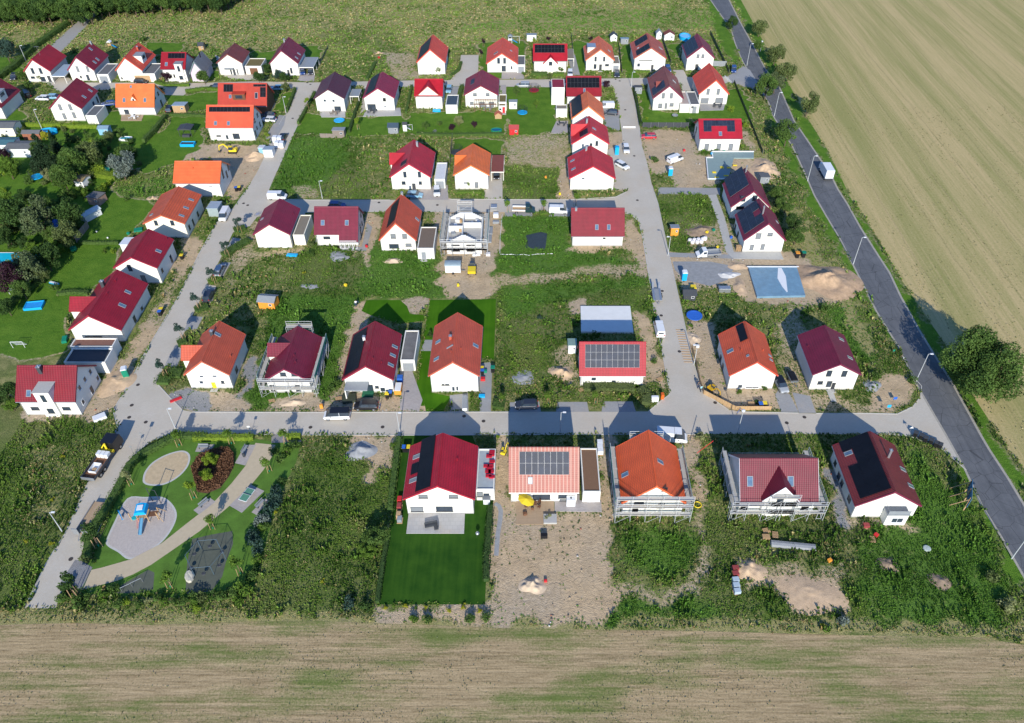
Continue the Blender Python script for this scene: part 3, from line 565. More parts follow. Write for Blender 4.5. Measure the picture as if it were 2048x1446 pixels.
for pl in [[(385,824),(600,825),(1018,824)],[(1490,824),(1597,826)],[(1632,827),(1742,827),(1795,828),(1826,813),(1841,793),(1843,772),(1832,760)],[(1391,868.5),(800,870.5),(603,870)],[(543,869),(338,868),(300,884),(277,902),(249,932),(227,988),(194,1068),(166,1096)],
           [(49,1216),(94,1123),(130,1068),(172,974),(199,921),(235,855),(226,820),(243,793),(270,745),(284,716),(307,677),(353,600),(398,508),(433,446),(468,415),(491,382)],[(543,384),(560,398),(620,400),(780,400)],[(900,398.5),(1136,399.5),(1231,394),(1252,384)],
           [(1304,371),(1316,407),(1335,496),(1362,615),(1383,712),(1402,775),(1404,783),(1457,820)],[(1297,823),(1320,803),(1338,790),(1338,776),(1308,621),(1297,548),(1285,475),(1277,442),(1262,430),(1241,423)],
           [(1821,873),(1881,896),(1932,940)],[(554,342),(583,278),(607,222),(630,187),(643,171),(823,174.5)],[(593,183),(572,226),(558,249)],[(1262,176),(1272,216),(1283,289)],[(365,820),(340,795),(317,770),(316,754)]]:
    o=kerb(pl).build('kerb',KM); o['kind']='structure'
k=0
for c,x,y in [(9,1270,1015),(9,1245,1132),(9,1405,1178),(9,1330,818),(11,805,1168),(11,618,1120),(12,590,150),(12,1970,1130),(12,1800,1185),(12,765,497),(12,1110,990),(8,360,340),(8,600,1215),(6,1725,362),(6,420,370),(6,460,388),(7,360,386),(2,1035,556),(2,1065,573),(2,893,900),(4,150,523),(4,190,540),(4,243,818),(4,330,1262),(17,512,1042),(10,1760,1225),(10,1065,1228)]:
    p=U(c,x,y); m_=MB().lathe([(.36,.02),(.36,.045),(.30,.045),(.30,.04)],14)
    o=m_.build('manhole_cover',MAN,loc=(p.x,p.y,0)); o['kind']='structure'
# ---------------------------------------------------------------- houses
def window(par,face,u,v,w,h,kind,sill=True):
    """face: (origin Vector, along Vector, outward normal Vector) in the parent's space; u,v centre on the wall"""
    o,a,n=face; c=o + a * u + Vector((0,0,v)); b_=MB(); t=.07
    def rect(u0,v0,u1,v1,d0,d1,mb,mi=0):
        q=[]
        for uu,vv in ((u0,v0),(u1,v0),(u1,v1),(u0,v1)):
            q.append(c + a * uu + Vector((0,0,vv)))
        i=len(mb.v); mb.v += [tuple(p + n * d0) for p in q] + [tuple(p + n * d1) for p in q]
        for f in ((0,1,2,3),(7,6,5,4),(0,4,5,1),(1,5,6,2),(2,6,7,3),(3,7,4,0)):mb.f.append(tuple(i + k for k in f)); mb.m.append(mi)
    W,H=w / 2,h / 2; fm=WHITEF if kind in ('w','wg') else DARKF
    rect(-W,-H,-W + t,H,-.02,.05,b_); rect(W - t,-H,W,H,-.02,.05,b_); rect(-W + t,H - t,W - t,H,-.02,.048,b_); rect(-W + t,-H,W - t,-H + t,-.02,.048,b_)
    if kind in ('g','wg') and w > 1.3:rect(-t / 2,-H + t,t / 2,H - t,-.02,.04,b_)
    if sill and h < 1.6:rect(-W - .08,-H - .06,W + .08,-H - .003,-.02,.12,b_)
    f=b_.build('window',fm,par); p=MB(); rect(-W + t,-H + t,W - t,H - t,-.01,.018,p)
    if kind in ('g','wg'):p.build('pane',GLASS,f)
    else:p.build('shutter_or_dark_opening',{'s':SHUT,'w':SHUTW,'o':BLACK}[kind],f)  # open windows: a black panel stands in for the shade inside
    return f
def door(par,face,u,w=1.0,h=2.1,m=None):
    o,a,n=face; c=o + a * u; m=m or DGREY
    def blk(mb,u0,v0,u1,v1,d0,d1):
        q=[c + a * uu + Vector((0,0,vv)) for uu,vv in ((u0,v0),(u1,v0),(u1,v1),(u0,v1))]
        i=len(mb.v); mb.v += [tuple(p + n * d0) for p in q] + [tuple(p + n * d1) for p in q]
        for f in ((0,1,2,3),(7,6,5,4),(0,4,5,1),(1,5,6,2),(2,6,7,3),(3,7,4,0)):mb.f.append(tuple(i + k for k in f)); mb.m.append(0)
    mb=MB(); blk(mb,-w/2,.1,w/2,.1 + h,-.02,.06); d=mb.build('door',m,par)
    mb=MB(); blk(mb,w/2 - .18,1.0,w/2 - .12,1.35,.06,.1); mb.build('handle',METAL,d)
    mb=MB(); blk(mb,-w/2 - .3,0,w/2 + .3,.1,0,1.0); mb.build('doorstep',CONC,par)
class Ctx:pass
def slope_frame(hx,side):
    """origin on the eave line, unit vector along ridge, unit vector up the slope, outward normal, all local"""
    W,L,he,hr=hx.W,hx.L,hx.he,hx.hr
    if hx.ty == 'g':
        s=math.hypot(W / 2,hr - he)
        if side == 'L':return Vector((0,0,he)),Vector((0,1,0)),Vector((W / 2,0,hr - he)) / s,s
        return Vector((W,0,he)),Vector((0,1,0)),Vector((-W / 2,0,hr - he)) / s,s
    s=math.hypot(L / 2,hr - he)
    if side == 'F':return Vector((0,0,he)),Vector((1,0,0)),Vector((0,L / 2,hr - he)) / s,s
    return Vector((0,L,he)),Vector((1,0,0)),Vector((0,-L / 2,hr - he)) / s,s
RT=.17   # roof build-up above the rafters line
def on_slope(hx,side,c,x,y):
    o,a,up,s=slope_frame(hx,side); n=a.cross(up); n=n if n.z > 0 else -n
    p=onP(c,x,y,hx.org + o + n * RT,n) - hx.org - o; return p.dot(a),p.dot(up),n
def slab(mb,o,a,up,n,u0,u1,v0,v1,d0,d1,mi=0):
    q=[o + a * u + up * v for u,v in ((u0,v0),(u1,v0),(u1,v1),(u0,v1))]
    i=len(mb.v); mb.v += [tuple(p + n * d0) for p in q] + [tuple(p + n * d1) for p in q]
    for f in ((3,2,1,0),(4,5,6,7),(0,1,5,4),(1,2,6,5),(2,3,7,6),(3,0,4,7)):mb.f.append(tuple(i + k for k in f)); mb.m.append(mi)
PANEL=mat('solar_cells_black',(.006,.007,.011),.5,.3,.5,spec=.2); PANELB=mat('solar_cells_blue',(.018,.026,.048),.5,.4,.7,spec=.25)
PFR=mat('solar_frame',(.25,.26,.28),.4,.1,metal=.5)
def solar(hx,side,c,p0,p1,blue=False,cut=None,black=False):
    o,a,up,s=slope_frame(hx,side); u0,v0,n=on_slope(hx,side,c,*p0); u1,v1,_=on_slope(hx,side,c,*p1)
    u0,u1=sorted((u0,u1)); v0,v1=sorted((v0,v1)); v0=max(v0,.05); v1=min(v1,s - .25); u0=max(u0,-.1)
    nu=max(1,round((u1 - u0) / 1.1)); nv=max(1,round((v1 - v0) / 1.72)); du=(u1 - u0) / nu; dv=(v1 - v0) / nv
    pan=MB(); fr_=MB(); g=.014 if not black else .006
    for i in range(nu):
        for j in range(nv):
            ua,ub,va,vb=u0 + i * du,u0 + (i + 1) * du,v0 + j * dv,v0 + (j + 1) * dv
            if cut and cut(i,j,nu,nv):continue
            slab(pan,o,a,up,n,ua + g,ub - g,va + g,vb - g,RT + .07,RT + .115)
            slab(fr_,o,a,up,n,ua + .003,ub - .003,va + .003,vb - .003,RT + .045,RT + .10)
    f=pan.build('solar_array',PANELB if blue else PANEL,hx.root); fr_.build('array_frame',PFR if blue else (BLACK if black else PFR),f)
def skylight(hx,side,c,x,y,w=.8,h=1.3,white=False,m=None):
    o,a,up,s=slope_frame(hx,side); u,v,n=on_slope(hx,side,c,x,y); mb=MB(); t=.1
    for q in ((-w/2,-w/2 + t,-h/2,h/2),(w/2 - t,w/2,-h/2,h/2),(-w/2 + t,w/2 - t,h/2 - t,h/2),(-w/2 + t,w/2 - t,-h/2,-h/2 + t)):
        slab(mb,o,a,up,n,u + q[0],u + q[1],v + q[2],v + q[3],RT - .02,RT + .1)
    f=mb.build('skylight',GREYM if not white else WHITEF,hx.root); mb=MB()
    slab(mb,o,a,up,n,u - w/2 + t,u + w/2 - t,v - h/2 + t,v + h/2 - t,RT,RT + .06); mb.build('pane',m or SKYG,f)
SKYG=mat('skylight_glass',(.10,.16,.24),.08,.4,1.2,spec=1.0)
def vent(hx,side,c,x,y):
    o,a,up,s=slope_frame(hx,side); u,v,n=on_slope(hx,side,c,x,y); p=o + a * u + up * v + n * RT
    MB().tube(p - Vector((0,0,.05)),p + Vector((0,0,.38)),.07,8).tube(p + Vector((0,0,.38)),p + Vector((0,0,.46)),.11,8).build('roof_vent',hx.rm,hx.root)
def chimney(hx,side,c,x,y,m=None,h=1.3,w=.5):
    o,a,up,s=slope_frame(hx,side); u,v,n=on_slope(hx,side,c,x,y); p=o + a * u + up * v + n * RT
    mb=MB().box(p.x - w/2,p.y - w/2,p.z - .4,p.x + w/2,p.y + w/2,p.z + h); f=mb.build('chimney',m or GREYM,hx.root)
    MB().box(p.x - w/2 - .06,p.y - w/2 - .06,p.z + h,p.x + w/2 + .06,p.y + w/2 + .06,p.z + h + .08).build('chimney_cap',METAL,f)
    MB().tube((p.x,p.y,p.z + h + .08),(p.x,p.y,p.z + h + .35),.09,8).build('flue',METAL,f)
def gable_mesh(W,L,he,hr,ty,mb=None,x0=0,y0=0,z0=0):
    mb=mb or MB()
    if ty == 'g':mb.prism([(x0,z0),(x0 + W,z0),(x0 + W,he),(x0 + W/2,hr),(x0,he)],'Y',y0,y0 + L)
    else:mb.prism([(y0 + L,z0),(y0,z0),(y0,he),(y0 + L/2,hr),(y0 + L,he)],'X',x0,x0 + W)
    return mb
def house(name,label,ty,c,bl,br,E=None,A=None,B=None,D=None,roof=(.30,.012,.02),wall=None,kind='tile',he=None,hr=None,z0=0,ov=.32,oe=.45,
          Fw=(),Rw=(),Lw=(),verge=None,eave_short=None,cat='house',group=None,dW=0):
    hx=Ctx(); hx.ty=ty; P0,P1=U(c,*bl,z0),U(c,*br,z0); y=(P0.y + P1.y) / 2
    if z0:y += .0
    x0,x1=P0.x,P1.x; hx.org=Vector((x0,y,0)); hx.W=x1 - x0 + dW; x0=hx.org.x
    if ty == 'g':
        if hr is None:hr=onY(c,*A,y).z - RT
        if D is None:
            a2,b2=U(c,*A,hr + RT),U(c,*B,hr + RT); D=(b2 - a2).length - 2 * ov
        if he is None:he=onY(c,*E,y - ov).z + .35
    else:
        if he is None:he=onY(c,*E,y - oe).z + oe * .7
        D=D or 8.8
        if hr is None:hr=onY(c,*A,y + D / 2).z - RT
    he=min(max(he,2.6),5); hr=max(hr,he + 1.5)
    hx.L,hx.he,hx.hr=D,he,hr; W,L=hx.W,D
    print('HOUSE',name,'W %.1f L %.1f he %.1f hr %.1f at %.0f %.0f' % (W,L,he,hr,x0,y))
    root=thing(name,label,cat,(x0,y,0),0,group); hx.root=root; wm=wall or WHITE
    gable_mesh(W,L,he,hr,ty).build('wall',wm,root)
    MB().box(-.04,-.04,-.1,W + .04,L + .04,.28).build('plinth',CONC,root)
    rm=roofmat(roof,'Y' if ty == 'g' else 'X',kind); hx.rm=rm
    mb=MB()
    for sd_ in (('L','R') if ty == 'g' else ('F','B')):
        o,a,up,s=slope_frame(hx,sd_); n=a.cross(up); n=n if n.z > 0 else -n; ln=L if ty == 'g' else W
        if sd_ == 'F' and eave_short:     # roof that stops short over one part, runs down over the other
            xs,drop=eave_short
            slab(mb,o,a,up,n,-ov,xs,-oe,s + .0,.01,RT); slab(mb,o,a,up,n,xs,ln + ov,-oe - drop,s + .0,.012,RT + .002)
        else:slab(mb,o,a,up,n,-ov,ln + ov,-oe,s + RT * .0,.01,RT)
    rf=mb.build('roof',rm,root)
    rc=MB()
    if ty == 'g':rc.prism([(W/2 - .2,hr + RT - .06),(W/2 + .2,hr + RT - .06),(W/2 + .08,hr + RT + .1),(W/2 - .08,hr + RT + .1)],'Y',-ov - .01,L + ov + .01)
    else:rc.prism([(L/2 - .2,hr + RT - .06),(L/2 + .2,hr + RT - .06),(L/2 + .08,hr + RT + .1),(L/2 - .08,hr + RT + .1)],'X',-ov - .01,W + ov + .01)
    rc.build('ridge_cap',rm,rf)
    vm=verge or mat('verge_%.2f_%.2f' % (roof[0],roof[2]),(roof[0] * .8,roof[1] * 1.0 + .01,roof[2] * .9 + .02),.5); vb=MB()
    sp_,ln=(W,L) if ty == 'g' else (L,W); hf=sp_ / 2; s_=math.hypot(hf,hr - he); ct=hf / s_; v1,v0=(RT + .03) / ct,-.12 / ct
    for u in (-ov - .05,ln + ov + .003):
        e0=oe + (eave_short[1] if eave_short and u > 0 else 0); pr=[(-d * ct if i == 0 else sp_ + d * ct,he - d * (hr - he) / s_) for i,d in enumerate((e0,oe))]
        MB().prism([(pr[0][0],pr[0][1] + v0),(hf,hr + v0),(pr[1][0],pr[1][1] + v0),(pr[1][0],pr[1][1] + v1),(hf,hr + v1),(pr[0][0],pr[0][1] + v1)],'Y' if ty == 'g' else 'X',u,u + .047).build('verge_board',vm,rf)
    for sd_ in (('L','R') if ty == 'g' else ('F','B')):
        o,a,up,s=slope_frame(hx,sd_); ln=L if ty == 'g' else W; e=o - up * (oe + (eave_short[1] if (eave_short and sd_ == 'F') else 0))
        hz=Vector((up.x,up.y,0)).normalized(); e2=e - hz * .07 + Vector((0,0,-.02)); g0=-ov if not (eave_short and sd_ == 'F') else eave_short[0]
        MB().tube(e2 + a * g0,e2 + a * (ln + ov),.075,6).build('gutter',METAL,root)
        f0=o + hz * -.07; q=e2 + a * .15; wq=f0 + a * .15
        MB().tube(q,wq + Vector((0,0,-.5)),.045,6).tube(wq + Vector((0,0,-.5)),(wq.x,wq.y,0),.045,6).build('downpipe',METAL,root)
    hx.F=(Vector((0,0,0)),Vector((1,0,0)),Vector((0,-1,0))); hx.R=(Vector((W,0,0)),Vector((0,1,0)),Vector((1,0,0))); hx.Lf=(Vector((0,0,0)),Vector((0,1,0)),Vector((-1,0,0)))
    for ws,fc in ((Fw,'F'),(Rw,'R'),(Lw,'L')):
        for q in ws:
            cc=c;
            if len(q) == 6:cc,q=q[0],q[1:]
            px,py,w_,h_,k=q
            if fc == 'F':p=onY(cc,px,py,y) - hx.org; u,v,F_=p.x,p.z,hx.F; lim=W
            elif fc == 'R':p=onX(cc,px,py,x0 + W) - hx.org; u,v,F_=p.y,p.z,hx.R; lim=L
            else:p=onX(cc,px,py,x0) - hx.org; u,v,F_=p.y,p.z,hx.Lf; lim=L
            u=min(max(u,w_/2 + .2),lim - w_/2 - .2); v=max(v,h_/2 + .12)
            if isinstance(k,str):window(root,F_,u,v,w_,h_,k)
            else:door(root,F_,u,w_,h_,k)
    block([(x0 - .3,y - .3),(x0 + W + .3,y - .3),(x0 + W + .3,y + L + .3),(x0 - .3,y + L + .3)])
    return hx
def crossgable(hx,side,pos,w,ext,zr,roof=None,win=True,pitchz=None,wallm=None,name='cross_gable'):
    """gabled wing across the main ridge; side L/R: pos from the front, F: pos from the left; zr ridge height, ext beyond the wall"""
    ze=pitchz if pitchz is not None else zr - w / 2 * .8; W,L=hx.W,hx.L
    mb=MB(); rb=MB(); o_=.22; col=roof or hx.rm
    hw=w / 2 + o_; dz=(zr - ze) * hw / (w / 2)
    def prof(c0):return [(c0 - w/2,0),(c0 + w/2,0),(c0 + w/2,ze),(c0,zr),(c0 - w/2,ze)]
    def rp(c0,s):
        return [(c0,zr),(c0 + s * hw,zr - dz),(c0 + s * hw,zr - dz + RT),(c0,zr + RT)]
    inn=(zr - hx.he) / (hx.hr - hx.he) * (W / 2 if side in 'LR' else L / 2); inn=min(inn,(W if side in 'LR' else L) / 2) + .15
    if side == 'L':ax,a0,a1,r0,r1='X',-ext,.5,-ext - .25,inn
    elif side == 'R':ax,a0,a1,r0,r1='X',W - .5,W + ext,W - inn,W + ext + .25
    else:ax,a0,a1,r0,r1='Y',-ext,.5,-ext - .25,inn
    if ext < 0:a1=a0 + .3
    if side == 'F':mb.prism(prof(pos),'Y',a0,a1)
    else:mb.prism(prof(pos)[::-1],'X',a0,a1)
    # the wing's body continues under its roof to the main slope
    q=[(pos - w/2,ze - .6),(pos + w/2,ze - .6),(pos + w/2,ze),(pos,zr),(pos - w/2,ze)]
    mb.prism(q if side == 'F' else q[::-1],ax,*( (a1 + .003,inn - .3) if side in 'LF' else (W - inn + .3,W - .5)))
    g=mb.build(name,wallm or WHITE,hx.root)
    for s in (-1,1):rb.prism(rp(pos,s),ax,r0,r1)
    r=rb.build('wing_roof',roofmat(hx.rcol,'X' if side in 'LR' else 'Y',hx.kind) if hasattr(hx,'rcol') else col,g)
    vb=MB(); e=r0 if side in 'LF' else r1
    for s in (-1,1):
        pr=rp(pos,s); pr=[(pr[0][0],pr[0][1] - .08),(pr[1][0],pr[1][1] - .08),(pr[2][0],pr[2][1] + .03),(pr[3][0],pr[3][1] + .03)]
        vb.prism(pr,ax,e - (.05 if side in 'LF' else -.003),e - (.003 if side in 'LF' else -.05))
    vb.build('wing_verge',hx.vm,g)
    if win:
        if side == 'L':fc=(Vector((-ext,0,0)),Vector((0,1,0)),Vector((-1,0,0)))
        elif side == 'R':fc=(Vector((W + ext,0,0)),Vector((0,1,0)),Vector((1,0,0)))
        else:fc=(Vector((0,-ext,0)),Vector((1,0,0)),Vector((0,-1,0)))
        window(hx.root,fc,pos,ze - .1 if w > 3 else ze + .5,1.1 if w > 3 else .5,1.2 if w > 3 else .6,'g')
    return g
def boxdormer(hx,side,pos,w,front,top,wallm=None,roofm=None,base=None,kind='g',tall=False,slopeback=0):
    """flat-topped dormer: pos along the ridge, w wide, front face at distance 'front' inside (+) or outside (-) the wall line"""
    W,L=hx.W,hx.L; b0=0 if base is None else base; wm=wallm or WHITE; half=W / 2 if side in 'LR' else L / 2
    inn=min((top - hx.he) / (hx.hr - hx.he),1) * half + .1
    mb=MB(); rb=MB(); x0,x1=pos - w/2,pos + w/2
    if side == 'F':mb.box(x0,front,b0,x1,inn,top); rb.box(x0 - .12,front - .15,top + .003,x1 + .12,inn + .25,top + .14); fc=(Vector((0,front,0)),Vector((1,0,0)),Vector((0,-1,0)))
    elif side == 'L':mb.box(front,x0,b0,inn,x1,top); rb.box(front - .15,x0 - .12,top + .003,inn + .25,x1 + .12,top + .14); fc=(Vector((front,0,0)),Vector((0,1,0)),Vector((-1,0,0)))
    else:mb.box(W - inn,x0,b0,W - front,x1,top); rb.box(W - inn - .25,x0 - .12,top + .003,W - front + .15,x1 + .12,top + .14); fc=(Vector((W - front,0,0)),Vector((0,1,0)),Vector((1,0,0)))
    d=mb.build('dormer',wm,hx.root); rb.build('dormer_roof',roofm or GREYM,d)
    if kind:
        if tall:window(hx.root,fc,pos,top - 1.5,.8,1.8,kind,False); window(hx.root,fc,pos,1.6,1.2,1.2,kind)
        else:window(hx.root,fc,pos,top - .85,w * .55,1.0,kind,False)
    return d
_house=house
def house(name,label,ty,c,bl,br,**k):
    h=_house(name,label,ty,c,bl,br,**k); h.rcol=k.get('roof',(.30,.012,.02)); h.kind=k.get('kind','tile')
    h.vm=k.get('verge') or mat('verge_%.2f_%.2f' % (h.rcol[0],h.rcol[2]),h.rcol,.5); h.c=c; return h
def flat(name,label,cat,c,xl,xr,yf,yb,h,wall=None,roof=None,open_=False,doorm=None,win=(),rim=.18,over=0.0,group=None,doorw=None):
    """flat-roofed garage, carport or annex; its roof outline read at height h"""
    a,b_,d=U(c,xl,yf,h),U(c,xr,yf,h),U(c,xl,yb,h); x0,x1,y0,y1=a.x,b_.x,a.y,d.y
    W,L=x1 - x0,y1 - y0; root=thing(name,label,cat,(x0,y0,0),0,group); wm=wall or WHITE; rm=roof or GREYM
    if open_:
        p=MB()
        for x in (.12,W - .12):
            for y in (.12,L / 2,L - .12):MB().box(x - .07,y - .07,0,x + .07,y + .07,h - .3).build('post',wm,root)
        MB().box(0,0,h - .3,W,L,h - .06).build('roof_edge',wm,root)
    else:
        mb=MB().box(0,0,0,W,.2,h).box(0,L - .2,0,W,L,h).box(0,.2,0,.2,L - .2,h).box(W - .2,.2,0,W,L - .2,h).box(.2,.2,0,W - .2,L - .2,h - rim - .1)
        mb.build('wall',wm,root)
    i_=.2 if not open_ else .08
    MB().box(i_,i_,h - rim - .1 if not open_ else h - .059,W - i_,L - i_,h - rim if not open_ else h).build('roof',rm,root)
    F=(Vector((0,0,0)),Vector((1,0,0)),Vector((0,-1,0)))
    if doorm is not None:
        dw=doorw or min(2.6,W - .7); mb=MB().box(W/2 - dw/2,-.04,.02,W/2 + dw/2,.05,2.15); g=mb.build('garage_door',doorm,root)
        mb=MB()
        for z in (.5,1.0,1.5):mb.box(W/2 - dw/2 + .02,-.052,z,W/2 + dw/2 - .02,-.041,z + .03)
        mb.build('door_rib',doorm,g)
    for q in win:
        px,py,w_,h_,k=q; p=onY(c,px,py,y0) - Vector((x0,y0,0)); u=min(max(p.x,w_/2 + .1),W - w_/2 - .1); v=max(h_/2 + .12,min(p.z,h - h_/2 - .25))
        if isinstance(k,str):window(root,F,u,v,w_,h_,k)
        else:door(root,F,u,w_,h_,k)
    block([(x0,y0),(x1,y0),(x1,y1),(x0,y1)])
    return root,W,L
RC=(.46,.016,.026); DR=(.235,.012,.034); OR_=(.62,.10,.022); OB=(.56,.07,.022); PU=(.11,.018,.034); RB=(.24,.045,.030); RO=(.72,.08,.035); LO=(.88,.19,.045)
CARM=None
VW=WHITEF
h=house('gabled_house','white house with bright red roof and television antenna, leftmost of the back row','g',1,(290,548),(520,552),A=(285,325),B=(455,183),E=(485,450),roof=RC,
          Fw=[(315,443,.9,1.9,'g'),(392,443,.9,1.9,'g'),(317,505,1.3,.7,'g'),(415,522,1.6,1.6,'g'),(475,515,1,2,DGREY)])
o,a,up,s=slope_frame(h,'R'); pp=o + a * 4 + up * (s - .8)
MB().tube(pp,pp + Vector((0,0,3.2)),.03,6).tube(pp + Vector((-1,0,3.0)),pp + Vector((.8,0,3.0)),.03,6).tube(pp + Vector((-.5,-.4,3.0)),pp + Vector((-.5,.4,3.0)),.02,6).tube(pp + Vector((.1,-.4,3.0)),pp + Vector((.1,.4,3.0)),.02,6).build('antenna',METAL,h.root)
h=house('gabled_house','white house with dark red roof, second from the left in the back row','g',1,(705,540),(940,540),A=(735,305),B=(895,165),E=(935,440),roof=(.30,.012,.028),
          Fw=[(748,425,.8,1.9,'s'),(845,425,.8,1.9,'s'),(850,510,.9,2,'g'),(780,500,.6,.8,'g')])
skylight(h,'R',1,873,232); skylight(h,'R',1,940,330); skylight(h,'R',1,912,358); chimney(h,'R',1,880,185,h=.9)
h=house('gabled_house','white house with orange roof, big white roof dormer and chimney','g',1,(1162,541),(1400,541),A=(1210,310),B=(1345,165),E=(1410,415),roof=RO,he=3.9,
          Fw=[(1208,418,.9,1.9,'w'),(1305,415,.9,1.9,'w'),(1285,500,1.9,1.9,'g'),(1175,512,.5,.6,'g')])
boxdormer(h,'R',5.0,3.2,.3,6.9,base=3.6); chimney(h,'R',1,1330,240,mat('clay_chimney',(.45,.10,.06)),h=1.1)
h=house('side_gabled_house','white house with red roof, black solar panels and slim white stair tower','s',1,(1600,545),(1815,548),E=(1556,432),A=(1560,262),D=8.5,roof=(.36,.01,.022),wall=WHITE,
          Fw=[(1650,490,.5,1.0,'o'),(1680,490,.5,1.0,'o')],Rw=[(1905,315,.9,1.6,'g')])
solar(h,'F',1,(1622,272),(1780,322)); boxdormer(h,'F',5.7,2.4,-.5,6.0,tall=True); skylight(h,'F',1,1603,378,.9,1.3)
h=house('gabled_house','white gabled annex house with pinkish side wall right of the stair tower','g',1,(1862,548),(1990,548),hr=6.6,he=3.2,D=8,roof=(.2,.2,.22),wall=LILAC,Rw=[(1905,315,.9,1.6,'g')])
h=house('gabled_house','white house with dark red roof and flat white annex in front of the back row','g',1,(540,925),(830,925),A=(570,670),B=(740,505),E=(800,810),roof=(.29,.012,.026),
          Fw=[(580,793,.9,1.9,'s'),(678,793,.9,1.9,'s'),(622,880,.9,1.9,'s'),(715,870,.9,1.9,'s')],Rw=[(900,755,1,1,'g'),(938,720,.9,1.9,'g')])
skylight(h,'R',1,870,632); skylight(h,'R',1,810,692); vent(h,'R',1,798,742)
h=house('side_gabled_house','white house with bright orange roof and little triangular gable window','s',1,(1160,865),(1507,868),E=(1128,797),A=(1128,568),D=9,roof=LO,
          Fw=[(1225,845,1.4,1.6,'g'),(1410,825,1.7,.9,'w')],Rw=[(1490,695,.9,1.1,'g'),(1522,660,.9,1.1,'g'),(1558,760,1,2.1,'g')])
skylight(h,'F',1,1197,724); skylight(h,'F',1,1397,724); skylight(h,'F',1,1262,595,.6,.8)
crossgable(h,'F',h.W*.46,2.5,-1.0,5.6,pitchz=3.9)
h=house('gabled_house','dark red roofed house with white balcony dormer at the left edge','g',1,(-235,905),(60,905),hr=7.6,he=3.9,D=11.5,roof=(.22,.012,.022),Fw=[(-60,860,2,2,'g')])
boxdormer(h,'R',3.6,4.0,.2,7.0,base=3.4)
h=house('side_gabled_house','timber clad house with orange-red roof, black solar panels and centre dormer','s',2,(215,880),(660,880),he=3.6,hr=8.3,D=9,roof=(.52,.055,.03),wall=BROWN)
solar(h,'F',2,(228,552),(318,645)); solar(h,'F',2,(515,552),(635,595)); solar(h,'F',2,(580,600),(635,695)); skylight(h,'F',2,543,680,.9,1.8,m=PANELB); skylight(h,'F',2,292,690,.8,1.1)
boxdormer(h,'F',h.W*.44,3.8,.9,6.6,BROWN,h.rm,base=3.6)
h=house('side_gabled_house','white house with orange roof and one long strip of solar panels, excavator plot in front','s',2,(112,1112),(535,1120),E=(72,995),A=(72,772),D=9,roof=(.78,.11,.045),
          Fw=[(180,1068,1.3,.4,'g'),(350,1072,1.9,1.7,'g'),(262,1080,.8,1.4,'wg')],Rw=[(525,920,1.1,1.2,'g'),(552,868,1.1,1.2,'g'),(548,990,.8,.9,'g'),(577,955,.9,1.3,'g'),(535,1045,.9,2.0,'g')])
solar(h,'F',2,(88,790),(482,838)); skylight(h,'F',2,150,947,.85,1.2); skylight(h,'F',2,275,948,.85,1.2)
h=house('gabled_house','white house with brown roof and canopied front door, back row','g',2,(203,484),(430,484),A=(262,275),B=(345,170),E=(408,372),roof=RB,Fw=[(330,450,.8,1.8,DGREY),(300,450,.5,1.8,'g'),(362,450,.4,1.8,'g')])
MB().box(1.9,-1.3,2.45,5.0,0,2.6).build('canopy',GREYM,h.root)
h=house('gabled_house','white house with plum red roof and two slanted skylights, back row','g',2,(705,489),(962,489),A=(778,240),B=(850,112),E=(948,375),roof=DR,Fw=[(850,440,.7,1.9,DGREY),(880,440,.7,1.9,'g'),(860,384,.7,.3,'w')])
skylight(h,'R',2,953,278,.7,1.2); skylight(h,'R',2,930,316,.7,1.2); chimney(h,'L',2,815,165,h=1)
h=house('gabled_house','white house with dark purple roof left of the lawn with trampoline','g',2,(1135,835),(1405,835),A=(1225,613),B=(1300,448),E=(1385,715),roof=PU,Fw=[(1203,728,.8,.8,'wg'),(1287,730,.8,.8,'wg'),(1225,790,3.6,1.8,'w'),(1330,820,2,1.6,'g')])
h=house('gabled_house','white house with red and black-panelled roof beside the purple roofed one','g',2,(1600,826),(1880,826),A=(1703,603),B=(1758,448),E=(1870,710),roof=(.33,.014,.05),Fw=[(1674,718,1,1,'w'),(1777,718,.9,1,'o'),(1785,784,.9,.4,'wg'),(1660,830,2.6,2,'g')])
solar(h,'L',2,(1592,688),(1735,460),black=True)
h=house('gabled_house','white house with bright red roof whose left slope is dark solar','g',3,(180,479),(437,479),A=(285,230),B=(313,90),E=(437,365),roof=(.74,.07,.03),Fw=[(350,350,1.0,.2,'w')])
solar(h,'L',3,(170,350),(306,110),black=True)
h=house('gabled_house','white house with vermilion roof and attached grey garage, back row','g',3,(845,457),(1125,457),A=(977,268),B=(990,118),E=(1125,378),roof=(.78,.08,.03),
          Fw=[(950,345,.9,1.9,'g'),(1008,345,.9,1.9,'g'),(1000,420,1.4,1.9,'g'),(1076,410,.5,.9,'g'),(878,430,.8,1.2,'w')])
skylight(h,'L',3,925,270,1.1,1.6,m=PANEL); skylight(h,'R',3,1070,248,.6,.9); vent(h,'R',3,1103,318)
h=house('side_gabled_house','red roofed house with wide black solar band and little arched front gable','s',3,(1292,456),(1600,456),E=(1280,352),A=(1278,182),D=9,roof=(.50,.012,.026),Fw=[(1435,430,.9,2,DGREY)])
solar(h,'F',3,(1298,190),(1588,268)); crossgable(h,'F',h.W*.51,4.6,.5,5.4,pitchz=3.3)
h=house('gabled_house','white house with orange roof and silver box dormer, back row','g',3,(1792,439),(2050,439),A=(1928,230),B=(1905,103),E=(1775,345),roof=(.75,.14,.045),
          Fw=[(1885,328,.7,1.6,'g'),(1968,328,.7,1.6,'g'),(1932,407,.9,2,DGREY),(1995,386,1.3,.7,'g'),(1880,400,.9,1.6,'g')])
